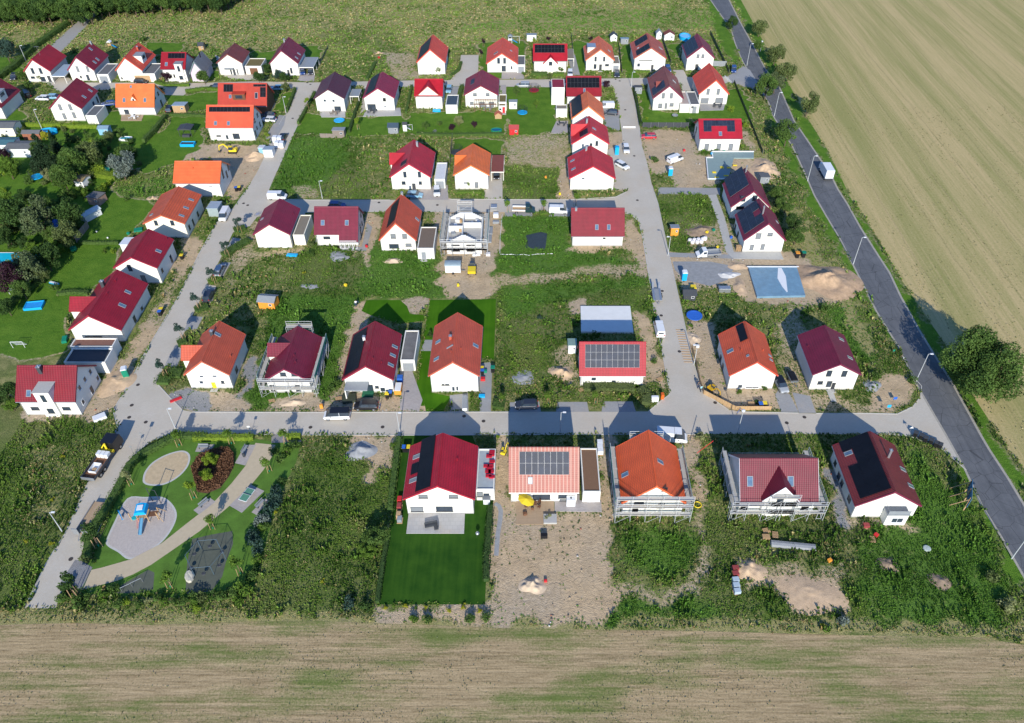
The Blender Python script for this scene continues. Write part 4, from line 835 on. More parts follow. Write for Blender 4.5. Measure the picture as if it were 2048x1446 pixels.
boxdormer(h,'L',5.5,3.4,.5,6.3,roofm=METAL); skylight(h,'R',4,88,250,.8,1.2)
h=house('gabled_house','white house with orange-brown roof and two long black solar strips, back row','g',4,(325,444),(618,444),A=(505,215),B=(462,72),E=(348,330),roof=(.50,.09,.045),
          Fw=[(505,392,.8,2,DGREY),(455,387,.5,.7,'w'),(372,385,1.0,1.2,'wg'),(440,342,4.5,.15,'o')])
solar(h,'L',4,(345,210),(447,88)); solar(h,'L',4,(357,300),(470,175)); skylight(h,'L',4,368,222,.6,.8,m=WHITEP); skylight(h,'R',4,583,225,.9,1.5)
h=house('gabled_house','white house with dark red roof fully panelled on its left side, back row right end','g',4,(826,440),(1078,440),A=(985,200),B=(935,78),E=(1095,325),roof=(.26,.014,.045),
          Fw=[(945,298,.9,1.1,'s'),(992,298,.9,1.1,'s'),(932,400,1,2.1,DGREY),(985,402,.8,.2,'w')])
solar(h,'L',4,(832,308),(905,105),blue=True)
h=house('side_gabled_house','dark red roofed house with long black solar field and tall white block at its left','s',3,(1610,775),(1925,760),E=(1590,692),A=(1590,492),D=9.5,roof=(.34,.012,.024),Fw=[(1860,740,1.6,1.8,'g')])
solar(h,'F',3,(1610,508),(1922,605)); skylight(h,'F',3,1777,632,.7,1.4)
h=house('side_gabled_house','white house with one big front cross gable under a crimson roof','s',3,(160,806),(412,806),E=(132,692),A=(135,520),D=9,roof=(.52,.012,.026),Fw=[])
crossgable(h,'F',h.W*.5,h.W-.2,.2,7.3,pitchz=3.9,win=False); window(h.root,(Vector((0,-.2,0)),Vector((1,0,0)),Vector((0,-1,0))),3.6,4.2,1.6,.35,'g')
h=house('gabled_house','white house with dark red roof and timber pergola on the garden side','g',3,(636,796),(938,796),A=(780,578),B=(793,428),E=(955,680),roof=(.30,.012,.034),
          Fw=[(722,670,1.1,.9,'s'),(845,670,1.1,.9,'s'),(692,753,1.1,.9,'s'),(790,765,1.7,1.7,'s'),(882,765,1.5,1.7,'s')])
solar(h,'L',3,(680,580),(722,512),blue=True); vent(h,'L',3,745,485)
pg=thing('pergola','reddish timber pergola over the terrace of the dark red house','pergola',tuple(U(3,722,840)))
pw=(U(3,925,840) - U(3,722,840)).x
for i in range(5):MB().box(i*pw/4-.07,-.07,0,i*pw/4+.07,.07,2.5).build('post',BROWN,pg)
MB().box(-.2,-.1,2.5,pw+.2,.1,2.7).box(-.2,2.9,2.5,pw+.2,3.05,2.7).build('beam',BROWN,pg)
mb=MB(); [mb.box(i*pw/12-.04,-.4,2.701,i*pw/12+.04,3.2,2.85) for i in range(13)]; mb.build('rafter',BROWN,pg)
h=house('gabled_house','white house with brown roof, small dormer and solar strips, beside the orange roofed one','g',4,(505,822),(778,822),A=(662,580),B=(605,388),E=(790,700),roof=(.26,.055,.04),he=4.1,
          Fw=[(610,682,.9,1.7,'s'),(688,682,.9,1.7,'s'),(580,778,1.2,1.4,'s'),(635,780,.7,1.8,'s'),(690,768,1.2,1,'s')])
solar(h,'L',4,(478,508),(595,403),blue=True); solar(h,'L',4,(512,685),(615,530),blue=True); crossgable(h,'L',5.6,2.6,-1.3,6.6,pitchz=5.2,win=False)
skylight(h,'R',4,715,545,.9,1.6); vent(h,'R',4,700,480)
h=house('gabled_house','white house with vermilion roof nearest the tree-lined road','g',4,(945,765),(1215,765),A=(1118,525),B=(1055,363),E=(1250,668),roof=(.78,.075,.03),he=3.7,
          Fw=[(1042,643,.9,1.9,'s'),(1140,643,.9,1.9,'s'),(1008,730,2.4,1.7,'s'),(1148,728,2.4,1.7,'s')])
vent(h,'L',4,1035,468)
h=house('side_gabled_house','white house with red roof and U-shaped solar array on the building site by the hedge','s',4,(948,1212),(1335,1214),E=(950,1102),A=(948,905),D=9,roof=(.50,.014,.034),
          Fw=[(1028,1175,1.2,2,'s'),(1144,1175,1.2,2,'s'),(1260,1175,1.2,2,'s')],Lw=[(930,1010,1,1.8,'g'),(915,1060,1,1.8,'g')])
solar(h,'F',4,(995,920),(1302,1028),blue=True,cut=lambda i,j,nu,nv:(2 <= i < nu-2 and j < nv-1) ); skylight(h,'F',4,1160,1048,.9,1.3)
h=house('gabled_house','narrow orange roofed house with square black solar field, first of three in a row','g',3,(1660,1010),(1950,1010),A=(1812,785),B=(1800,640),hr=7.4,he=3.8,roof=(.82,.17,.045),Fw=[])
solar(h,'L',3,(1650,900),(1742,665),black=True)
h=house('gabled_house','red roofed house with cross gable and skylight window, middle of three in a row','g',3,(1660,1262),(1995,1262),A=(1840,1030),B=(1822,872),E=(2010,1155),roof=(.66,.022,.032),he=4,
          Fw=[(1897,1140,.7,1.4,'g'),(1840,1165,.7,1.6,'g')])
crossgable(h,'L',5.4,3.4,.1,6.8,pitchz=4.6); solar(h,'L',3,(1735,1085),(1808,993)); skylight(h,'R',3,1870,1000,.8,1.3); chimney(h,'L',3,1800,945,h=1.2)
h=house('gabled_house','wide red roofed house with blank white gable, last of three in a row','g',7,(1640,240),(2052,240),A=(1845,5),B=(1815,-190),E=(1638,115),roof=(.66,.024,.032),he=3.7,Fw=[(1765,130,.8,.5,'wg'),(1887,130,1.3,.3,'w')])
skylight(h,'L',7,1663,-42,.8,1.3); skylight(h,'L',7,1672,38,.8,1.3); chimney(h,'L',7,1795,-140,h=1.3)
h=house('gabled_house','crimson roofed house with left cross gable and black solar, five dark front windows','g',7,(-70,236),(297,236),A=(100,-18),B=(152,-250),E=(305,75),roof=(.56,.015,.032),he=4.0,
          Fw=[(47,92,.8,1.7,'g'),(187,92,.8,1.7,'g'),(35,172,1,.9,'g'),(132,182,.9,1.7,DGREY),(196,172,.8,.9,'g')])
crossgable(h,'L',8.2,4.2,.9,6.2,pitchz=4.2); solar(h,'L',7,(5,20),(70,-60)); chimney(h,'R',3,167,1170,h=1.3)
h=house('gabled_house','white house with bright orange roof and red-roofed carport','g',7,(538,234),(852,234),A=(683,-5),B=(702,-210),E=(868,105),roof=(.85,.17,.03),Fw=[(738,193,.9,1.7,'s'),(633,173,1.2,.5,'wg'),(735,104,.9,.2,'w')])
crossgable(h,'L',6.6,4.4,.05,6.3,pitchz=4.2)
h=house('side_gabled_house','white house with plain light orange roof beside the excavated plot','s',5,(1730,303),(2149,305),E=(1698,183),A=(1698,-37),D=9,roof=(.85,.155,.045),Fw=[(2030,203,1,.35,'wg')],Rw=[(2135,40,.9,1.9,'g'),(2200,20,.9,1.9,'g'),(2185,90,.9,2,'g'),(2150,100,.9,1.4,'g')])
vent(h,'F',5,1860,40)
h=house('gabled_house','cream house with brick-orange roof and three skylights in a slanted row','g',5,(1450,700),(1820,700),A=(1540,475),B=(1705,200),E=(1795,575),roof=(.62,.11,.04),wall=CREAM,
          Fw=[(1503,557,.8,1.3,'g'),(1660,557,.9,1.3,'g')],Rw=[(1825,600,.8,1.3,'g'),(1862,555,.9,1.9,'g'),(1905,470,.9,1.3,'g')])
for x,y in ((1843,335),(1793,413),(1750,488)):skylight(h,'R',5,x,y,.7,1.3)
skylight(h,'L',5,1460,480,.8,1)
h=house('gabled_house','white house with ruby red roof and single skylight, between brick-orange and long dormered house','g',5,(1180,1140),(1565,1140),A=(1245,880),B=(1405,610),E=(1515,1000),roof=(.38,.011,.026),
          Fw=[(1250,992,.9,1.8,'g'),(1235,1090,1.1,2,'s'),(1385,1098,1,2,'s')],Rw=[(1650,905,.9,2,'g'),(1562,1015,.8,1,'g')])
skylight(h,'R',5,1528,830,.9,1.3); vent(h,'R',5,1607,715)
h=house('gabled_house','long red roofed house with left cross gable and grey chimney by the football lawn','g',9,(745,400),(1212,402),A=(780,140),B=(1045,-300),E=(1165,300),roof=(.38,.011,.028),he=3.6,
          Fw=[(900,352,3.5,.2,'g')],Rw=[(1385,125,1.2,1.2,'wg'),(1300,190,1,1.8,'g')])
skylight(h,'R',9,1178,52,.9,1.5); skylight(h,'R',5,1232,1225,.8,1.3); chimney(h,'L',5,1000,1170,DGREY,h=1.4,w=.7); crossgable(h,'L',7.4,4.4,2.0,6.0,pitchz=4.1); vent(h,'R',5,1115,1120); vent(h,'R',5,1035,1245)
h=house('side_gabled_house','white two-storey house with red roof and flat-topped white tower dormer at the corner','s',9,(262,1105),(792,1107),E=(105,992),A=(140,632),D=9.2,roof=(.27,.009,.022),he=4.1,
          Fw=[(338,1045,1.5,.8,'g'),(640,1045,1.5,.8,'g')],Rw=[(868,690,.9,1.1,'wg'),(816,765,.9,1.1,'wg'),(765,845,.9,1.1,'wg'),(945,745,.9,1.1,'wg'),(887,870,1.1,2,'wg'),(800,980,.9,1.1,'wg')])
boxdormer(h,'F',5.35,2.9,-.5,6.35,roofm=CONC,tall=True); skylight(h,'F',9,277,900,.9,1.3); chimney(h,'F',9,395,690,DGREY,h=1.3,w=.7)
h=house('gabled_house','white house with brick-orange roof, yellow front door and left cross gable','g',10,(-78,850),(320,850),A=(0,578),B=(185,193),E=(295,728),roof=(.58,.10,.045),
          Fw=[(140,733,.9,.5,'wg'),(14,735,.8,.5,'wg'),(14,792,.8,.8,'wg'),(218,790,.6,.7,'g'),(130,808,.8,1.5,YELLOW)],Rw=[(350,670,1.2,1.2,'g')])
crossgable(h,'L',6.0,3.8,2.0,5.8,pitchz=3.9); chimney(h,'L',10,120,335,DGREY,h=1,w=.6); skylight(h,'R',10,170,332,.8,1.3); vent(h,'R',10,298,547)
h=house('gabled_house','unfinished house with plum red roof wrapped in scaffolding and green nets','g',10,(675,890),(1080,890),A=(828,652),B=(965,243),E=(1100,765),roof=(.24,.014,.040),wall=BLOCKW,he=3.6,
          Fw=[(800,715,1.1,.9,'g'),(908,715,1.1,.9,'g'),(700,850,.9,1.8,'o'),(945,850,1,1.8,'g')])
crossgable(h,'L',7.4,3.6,.6,6.2,pitchz=4.6); vent(h,'R',10,910,540); vent(h,'R',10,922,603); HSC1=h
h=house('gabled_house','white house with red tile roof, black solar slope, recessed porch and cars in front','g',10,(1420,888),(1870,888),A=(1580,625),B=(1680,195),E=(1880,775),roof=(.33,.014,.030),
          Fw=[(1705,838,.7,.6,'g'),(1705,745,1,.9,'w'),(1825,835,.8,.9,'w'),(1765,878,1,1.2,'wg'),(1640,862,1.3,1.9,'g'),(1500,862,1.6,1.9,'o')])
solar(h,'L',10,(1368,748),(1618,262),black=True); [skylight(h,'R',10,x,y,.75,1.3) for x,y in ((1877,450),(1858,533),(1838,625))]; chimney(h,'L',10,1585,385,WHITEP,h=.9); vent(h,'R',10,1668,570); vent(h,'R',10,1750,605)
MB().box(.2,-2.4,2.7,4.6,0,2.95).build('porch_roof',GREYM,h.root); MB().box(.25,-2.35,0,.45,-.1,2.7).build('porch_wall',WHITE,h.root)
h=house('gabled_house','white house with plain orange-red roof between two bright green lawns','g',11,(312,887),(757,887),A=(505,585),B=(555,112),E=(750,738),roof=(.62,.10,.05),
          Fw=[(415,815,.5,.3,'g'),(455,815,.8,.3,'g'),(575,808,3.4,.6,'w'),(515,855,.6,1.2,'wg'),(552,852,.5,1.2,'wg')])
skylight(h,'L',11,368,403,.9,1.3); skylight(h,'L',11,352,568,.9,1.3); skylight(h,'R',11,728,440,.9,1.3); chimney(h,'L',11,487,375,mat('clay_chimney',(.45,.10,.06)),h=.8); skylight(h,'L',11,482,450,.3,1.6,m=WHITEP); vent(h,'L',11,492,505); vent(h,'R',11,588,478)
h=house('side_gabled_house','low white house with red roof almost covered by gridded solar panels, behind the white slab','s',11,(1738,823),(2335,822),E=(1735,672),A=(1735,405),D=7.6,roof=(.48,.012,.028),he=3.1,
          Fw=[(1867,760,1,.9,'wg'),(12,132,785,.9,.8,'wg'),(12,272,760,.9,.9,'w')])
solar(h,'F',11,(1785,428),(2308,652),blue=True)
h=house('gabled_house','white house with vermilion roof and single tall black solar panel, mini excavator at its side','g',12,(1228,854),(1655,854),A=(1535,585),B=(1405,195),E=(1240,735),roof=(.72,.11,.04),
          Fw=[(1465,845,2.6,.5,'wg'),(1345,850,.9,1,'wg')],Lw=[(1165,560,1,1.3,'g'),(1185,640,1,1.3,'g')])
solar(h,'L',12,(1355,408),(1385,218),black=True); skylight(h,'L',12,1255,492,.9,1.4); skylight(h,'L',12,1425,537,.5,.6); skylight(h,'R',12,1637,537,.5,.9); skylight(h,'R',12,1648,578,.5,.9); vent(h,'L',12,1357,487); vent(h,'R',12,1570,490)
h=house('gabled_house','white house with plum red roof, garden path and four front windows near the junction','g',13,(78,1032),(475,1035),A=(382,795),B=(228,445),E=(95,908),roof=(.22,.014,.045),
          Fw=[(263,890,1.0,1.6,'g'),(400,892,1.0,1.6,'g'),(183,972,1,.8,'g'),(262,985,1,1.6,'g'),(305,988,.7,1.7,DARKF)])
skylight(h,'R',13,372,582,.7,1.3,m=mat('green_glass',(.1,.2,.16),.1)); skylight(h,'R',13,450,748,.7,1.3,m=MATS['green_glass']); vent(h,'L',13,70,650)
h=house('gabled_house','cream house with raspberry red roof and gravel-topped annex by the left street','g',6,(565,797),(890,797),A=(655,562),B=(770,318),E=(885,678),roof=(.27,.014,.045),wall=CREAM,Fw=[(725,650,.7,1.3,'w'),(650,800,1.3,.9,'w'),(820,798,1.2,.4,'w')])
skylight(h,'L',6,600,520,.7,1); vent(h,'R',6,900,472)
h=house('side_gabled_house','white house with raspberry roof that runs down over a diagonal-braced veranda','s',6,(1140,772),(1530,778),E=(1095,652),A=(1100,402),D=8.8,roof=(.22,.012,.040),he=3.5,eave_short=(5.6,1.7),
          Fw=[(1222,700,1.6,.7,'g')],Rw=[(1548,480,.8,1,'g'),(1560,560,.8,1,'g'),(1542,590,.8,1,'g'),(1550,660,.9,1.8,'g')])
skylight(h,'F',6,1183,557,.9,1.3); skylight(h,'F',6,1415,557,.9,1.3)
mb=MB(); [mb.box(5.7 + i * 1.0,-1.55,0,5.8 + i * 1.0,-1.45,2.2) for i in range(5)]; mb.box(5.7,-1.55,.02,9.8,-1.45,.14); mb.box(5.7,-1.55,2.2,9.8,-1.45,2.34)
[mb.bar((5.8 + i,-1.5,.2),(6.6 + i,-1.5,2.2),.06,.06) for i in range(4)]; mb.build('veranda_frame',WHITEF,h.root)
h=house('gabled_house','white house with orange-red roof, dark solar strip and brown-roofed annex in the middle street','g',6,(1755,825),(2085,825),A=(1893,552),B=(1950,275),E=(1712,718),roof=(.66,.09,.035),he=3.4,
          Fw=[(1862,685,1.2,1.2,'s'),(1972,685,1.1,1.2,'s'),(1870,782,2.3,1.2,'g'),(2010,770,1.4,.8,'s')])
solar(h,'L',6,(1800,610),(1925,320),black=True); skylight(h,'R',7,165,523,.8,1.3); vent(h,'L',6,1980,385) if 0 else None; chimney(h,'R',7,20,285,h=.6)
h=house('side_gabled_house','low white house with crimson tile roof and three skylights beside the pond foil','s',7,(1660,780),(2140,780),E=(1650,674),A=(1645,415),D=8.4,roof=(.28,.010,.026),he=3.2,Fw=[(1968,705,.6,.3,'g')])
skylight(h,'F',7,1897,600,.8,1.3); skylight(h,'F',7,2012,600,.8,1.3); chimney(h,'F',7,1697,430,h=.5)
h=house('gabled_house','upper of the two white plum-roofed houses with full black solar fields','g',8,(1248,515),(1600,515),A=(1483,200),B=(1395,-15),roof=(.24,.014,.045),hr=7.9,he=3.7,Fw=[(1380,325,1.2,1.6,'g'),(1492,320,1.2,1.6,'g'),(1350,412,2,.8,'o')])
solar(h,'L',8,(1258,310),(1368,15),blue=True); chimney(h,'L',8,1405,70,METAL,h=1.7,w=.32)
h=house('gabled_house','lower of the two white plum-roofed houses with full black solar fields','g',8,(1370,838),(1745,838),A=(1635,555),B=(1535,315),E=(1800,708),roof=(.24,.014,.045),he=3.7,
          Fw=[(1527,685,1.2,1.6,'s'),(1640,668,1.2,.9,'s'),(1462,795,.9,1.6,'s'),(1567,790,.9,1.6,'s')],Lw=[(1300,620,1,1.6,'g'),(1330,670,1,1.6,'g')])
solar(h,'L',8,(1395,668),(1508,342),blue=True,cut=lambda i,j,nu,nv:(j==nv-1 and 3<=i<5)); chimney(h,'L',8,1568,470,METAL,h=1.9,w=.32); skylight(h,'R',8,1705,548,.7,1)
h=house('gabled_house','bright crimson roofed house with black solar band behind the big dark lawn','g',16,(168,812),(768,812),A=(425,545),B=(480,62),E=(778,690),roof=(.50,.012,.030),
          Fw=[(304,656,1.5,.8,'s'),(582,656,1.5,.8,'s'),(247,772,2.1,1.3,'s'),(500,770,2.8,1.3,'g')])
solar(h,'L',16,(232,618),(425,85),black=True); [skylight(h,'L',16,x,y,.9,1.5,m=SHUT) for x,y in ((245,290),(213,507))]; solar(h,'L',16,(190,463),(266,340),black=True); vent(h,'R',16,618,322)
h=house('side_gabled_house','white house with pale barrel-tiled salmon roof and gridded solar panels','s',16,(1112,702),(1712,702),E=(1085,617),A=(1083,207),D=9.4,roof=(.38,.115,.085),kind='barrel',he=3.1,Fw=[(1205,665,.9,1.1,'g'),(1390,660,3.0,1.3,'g'),(1585,655,1.5,.9,'g'),(1585,725,1.1,.5,'g')])
solar(h,'F',16,(1188,245),(1645,455),blue=True); skylight(h,'F',16,1288,510,.8,1.2,m=SHUTW)
h=house('gabled_house','unfinished house with glowing orange roof, scaffolded at front and left side','g',15,(200,838),(738,838),A=(510,512),B=(425,5),E=(772,675),roof=(.90,.13,.035),he=4.2,hr=8.3,
          Fw=[(335,720,.8,.9,'g'),(380,720,.8,.9,'g'),(595,590,.9,.9,'o'),(560,740,1.2,1.2,'o'),(320,800,1,2,'o')])
skylight(h,'L',15,230,455,.9,1.4); skylight(h,'R',15,552,337,.8,1.4); HSC2=h
h=house('side_gabled_house','unfinished house with raspberry roof, pointed centre gable and scaffolding all round','s',15,(1262,822),(1935,822),A=(1205,245),D=9.6,roof=(.20,.016,.036),he=4.0,hr=8.6,oe=.3,verge=WHITEF,
          Fw=[(1310,760,1.2,1,'o'),(1550,765,1.6,1.2,'o'),(1680,760,1.2,1,'o'),(1880,760,1.2,1,'o')])
skylight(h,'F',15,1377,517,1.0,1.7); skylight(h,'F',15,1750,517,1.0,1.7); crossgable(h,'F',h.W*.50,5.6,.35,7.9,pitchz=4.6); skylight(h,'B',15,1652,187,.9,1); vent(h,'B',15,1245,178); vent(h,'B',15,1368,178); HSC3=h
h=house('gabled_house','house with brownish red roof, huge black solar field and balcony bay, nearest the main road','g',14,(460,832),(1010,832),A=(890,590),B=(645,45),E=(490,720),roof=(.24,.035,.035),he=3.6,
          Fw=[(722,692,1.1,1.1,'w'),(905,685,1.1,1.1,'w')],Lw=[(320,345,.9,1,'g'),(352,460,1.1,1.3,'g'),(380,525,1,1.2,'g'),(447,665,1.2,1.6,'g')])
solar(h,'L',14,(548,668),(634,52),black=True,cut=lambda i,j,nu,nv:(j==0 and nu-5<=i<nu-2)); skylight(h,'L',14,437,255,.9,1.4); skylight(h,'R',14,928,400,.8,1.4,m=MATS['green_glass']); skylight(h,'R',14,1000,550,.8,1.4,m=MATS['green_glass']); chimney(h,'R',14,795,290,METAL,h=1.8,w=.4)
q0=U(14,748,906); q1=U(14,940,906); b0=q0 - h.org; bw=q1.x - q0.x
MB().box(b0.x,b0.y,0,b0.x + bw,-.002,2.75).build('bay',WHITE,h.root); MB().box(b0.x - .1,b0.y - .1,2.75,b0.x + bw + .1,-.05,2.9).build('balcony_floor',GREYM,h.root)
mb=MB(); [mb.tube((b0.x + i * bw / 6,b0.y,2.9),(b0.x + i * bw / 6,b0.y,3.8),.03) for i in range(7)]; mb.tube((b0.x,b0.y,3.8),(b0.x + bw,b0.y,3.8),.03).tube((b0.x,b0.y,3.8),(b0.x,0,3.8),.03).tube((b0.x + bw,b0.y,3.8),(b0.x + bw,0,3.8),.03)
mb.box(b0.x,b0.y - .02,2.95,b0.x + bw,b0.y + .0,3.75); mb.build('balcony_rail',GREYM,h.root)
window(h.root,(Vector((b0.x,b0.y,0)),Vector((1,0,0)),Vector((0,-1,0))),bw * .55,1.4,1.9,1.2,'wg')
# ---- flat-roofed neighbours
G='flat-roofed garages and carports'
def gar(label,c,xl,xr,yf,yb,h=2.8,**k):return flat(k.pop('name','garage'),label,k.pop('cat','garage'),c,xl,xr,yf,yb,h,group=G,**k)
gar('carport with pale blue-grey roof right of the antenna house',1,490,620,492,378,2.6,open_=True,name='carport',cat='carport',roof=mat('pale_blue_sheet',(.30,.38,.45),.5))
gar('grey flat-roofed garage beside the dark red house in the back row',1,930,1040,475,370,doorm=GREYM,roof=FELT)
gar('garage with orange timber front below the big white dormer house',1,1232,1488,468,368,roof=FELT,doorm=WOOD,doorw=5)
gar('white flat annex of the dark red house in front of the back row',1,820,925,872,772,3.0,roof=FELT,name='annex',cat='annex')
gar('garage with moss-brown roof and brown door',2,430,588,396,320,roof=SEDUM,doorm=BROWN)
gar('open carport with two cars beside the plum red house',2,950,1092,406,308,2.7,open_=True,name='carport',cat='carport',roof=GREYM)
gar('small carport beside the dark purple roofed house',2,1440,1530,685,615,2.6,open_=True,name='carport',cat='carport',roof=GREYM)
gar('grey garage right of the vermilion house in the back row',3,1128,1205,382,292,roof=FELT,doorm=GREYM)
gar('carport with tan gravel roof right of the wide solar house',3,1612,1680,322,228,open_=True,name='carport',cat='carport',roof=GRAVROOF)
gar('garage with blue-grey door and brown roof beside the silver dormer house',4,120,193,372,296,roof=GRAVROOF,doorm=GREYM)
gar('tall white block annex with windowless wall left of the dark solar field',3,1462,1588,602,520,5.6,name='annex',cat='annex',roof=roofmat((.34,.012,.024),'X'),rim=.02)
gar('low white carport with gravel roof at the foot of the tall white block',3,1505,1612,808,765,name='carport',cat='carport',roof=GRAVROOF)
gar('white garage with dark slate-blue roof beside the crimson cross gable',3,438,552,770,672,roof=mat('slate_blue_felt',(.05,.08,.11),.8),doorm=None)
gar('white annex with mossy roof and red door by the pergola',3,950,1025,742,668,name='annex',cat='annex',roof=SEDUM)
gar('low white annex with red door in front of the mossy roof',3,950,1018,778,748,2.4,name='annex',cat='annex',roof=SEDUM,win=[(1000,822,.8,1.9,RED),(960,812,.8,.7,'wg')])
gar('white annex with pinkish gravel roof between the brown and vermilion houses',4,775,868,762,640,name='annex',cat='annex',roof=mat('pink_gravel',(.42,.33,.29),.95))
gar('garage with dark grey roof and grey door next to the pinkish annex',4,872,962,765,640,roof=FELT,doorm=GREYM,doorw=1.2,win=[(892,790,.7,.5,'g')])
gar('white-roofed carport behind the white car in the middle street',7,330,432,135,-24,roof=mat('white_membrane',(.62,.63,.65),.7),doorm=GREYM)
gar('carport with rusty red roof right of the bright orange house',7,875,1000,64,-98,open_=True,name='carport',cat='carport',roof=mat('rust_red_felt',(.22,.065,.05),.8),wall=WHITE)
gar('garage with weathered grey roof beside the red tile house with three skylights',11,2,140,578,292,3.0,roof=mat('weathered_felt',(.16,.155,.15),.95,.3,.6),doorm=GREYM)
gar('cream annex with gravel roof at the raspberry red house',6,893,1003,673,480,3.0,name='annex',cat='annex',wall=CREAM,roof=GRAVROOF)
gar('white annex with brown roof and side door in the middle street',7,165,325,802,596,3.1,name='annex',cat='annex',roof=mat('brown_gravel',(.17,.13,.10),.95,.2,6),win=[(228,860,1,1.9,GREYM)])
g_,gw,gl=gar('white annex with pale metal roof and stacks of red tiles on it',16,790,957,590,218,3.0,name='annex',cat='annex',roof=mat('zinc_sheet',(.36,.40,.42),.5),win=[(820,636,1,1.3,'s'),(886,655,1,1.6,'g')])
gar('carport with brown shingle roof right of the salmon roofed house',16,1772,1935,612,212,2.9,roof=mat('brown_shingle',(.20,.115,.07),.95,.15,4),doorm=WHITEP,doorw=1.4,win=[(1820,660,1.6,1.6,'w')])
gar('flat annex with brown roof below the long red house',9,672,1082,448,366,3.0,name='annex',cat='annex',roof=mat('red_brown_membrane',(.20,.10,.075),.8),rim=.25)
gar('flat annex with black roof between the long red house and the corner house',9,612,1010,600,462,3.0,name='annex',cat='annex',roof=DGREY,rim=.3)
# ---------------------------------------------------------------- vehicles
CARP={}
def paint(name,col):return mat('paint_' + name,col,.28,.03,1,spec=.6)
PAINT={'white':paint('white',(.72,.73,.74)),'black':paint('black',(.012,.012,.015)),'dark':paint('dark',(.03,.035,.05)),'silver':paint('silver',(.34,.36,.38)),'red':paint('red',(.5,.012,.03)),
         'blue':paint('blue',(.02,.06,.22)),'lightblue':paint('lightblue',(.22,.42,.55)),'green':paint('green',(.015,.045,.04)),'grey':paint('grey',(.12,.13,.14))}
TAIL=mat('tail_lamp_red',(.35,.01,.01),.3); HEAD=mat('head_lamp_clear',(.6,.62,.65),.15,spec=.8)
SHAPES={  # stations along the length: (t, belt z, half width) and greenhouse (t0 base, t1 top, t2 top, t3 base), roof height
 'car': dict(L=4.4,W=1.8,H=1.47,st=[(0,.62,.78),(.03,.78,.86),(.12,.92,.9),(.5,.93,.9),(.78,.92,.9),(.95,.80,.86),(1,.60,.74)],g=(.02,.12,.60,.76)),
 'estate':dict(L=4.6,W=1.84,H=1.6,st=[(0,.66,.80),(.02,.92,.88),(.12,.98,.92),(.5,.98,.92),(.76,.96,.92),(.95,.82,.88),(1,.62,.76)],g=(.01,.06,.62,.77)),
 'mpv': dict(L=4.95,W=1.92,H=1.92,st=[(0,.7,.86),(.01,1.1,.94),(.12,1.12,.96),(.6,1.1,.96),(.84,1.05,.96),(.96,.86,.92),(1,.66,.8)],g=(.0,.03,.72,.90)),
 'van': dict(L=4.9,W=1.9,H=1.9,st=[(0,.7,.86),(.01,1.1,.94),(.12,1.12,.95),(.6,1.1,.95),(.84,1.05,.95),(.96,.86,.92),(1,.66,.8)],g=(.0,.02,.74,.90)),
 'bigvan':dict(L=5.7,W=2.0,H=2.5,st=[(0,.7,.92),(.01,1.2,1.0),(.12,1.22,1.0),(.6,1.2,1.0),(.86,1.15,1.0),(.97,.9,.95),(1,.66,.84)],g=(.0,.01,.78,.91)) }
def wheels(root,L,W,fr=.18,rr=.17,r=.33):
    for x in (L * (.5 - fr),-L * (.5 - rr)):
        for s in (-1,1):
            y=s * (W / 2 - .12); wl=MB().tube((x,y - .11,r),(x,y + .11,r),r,14).build('wheel',RUBBER,root)
            MB().tube((x,y + s * .05,r),(x,y + s * .125,r),r * .6,10).build('rim',METAL,wl)
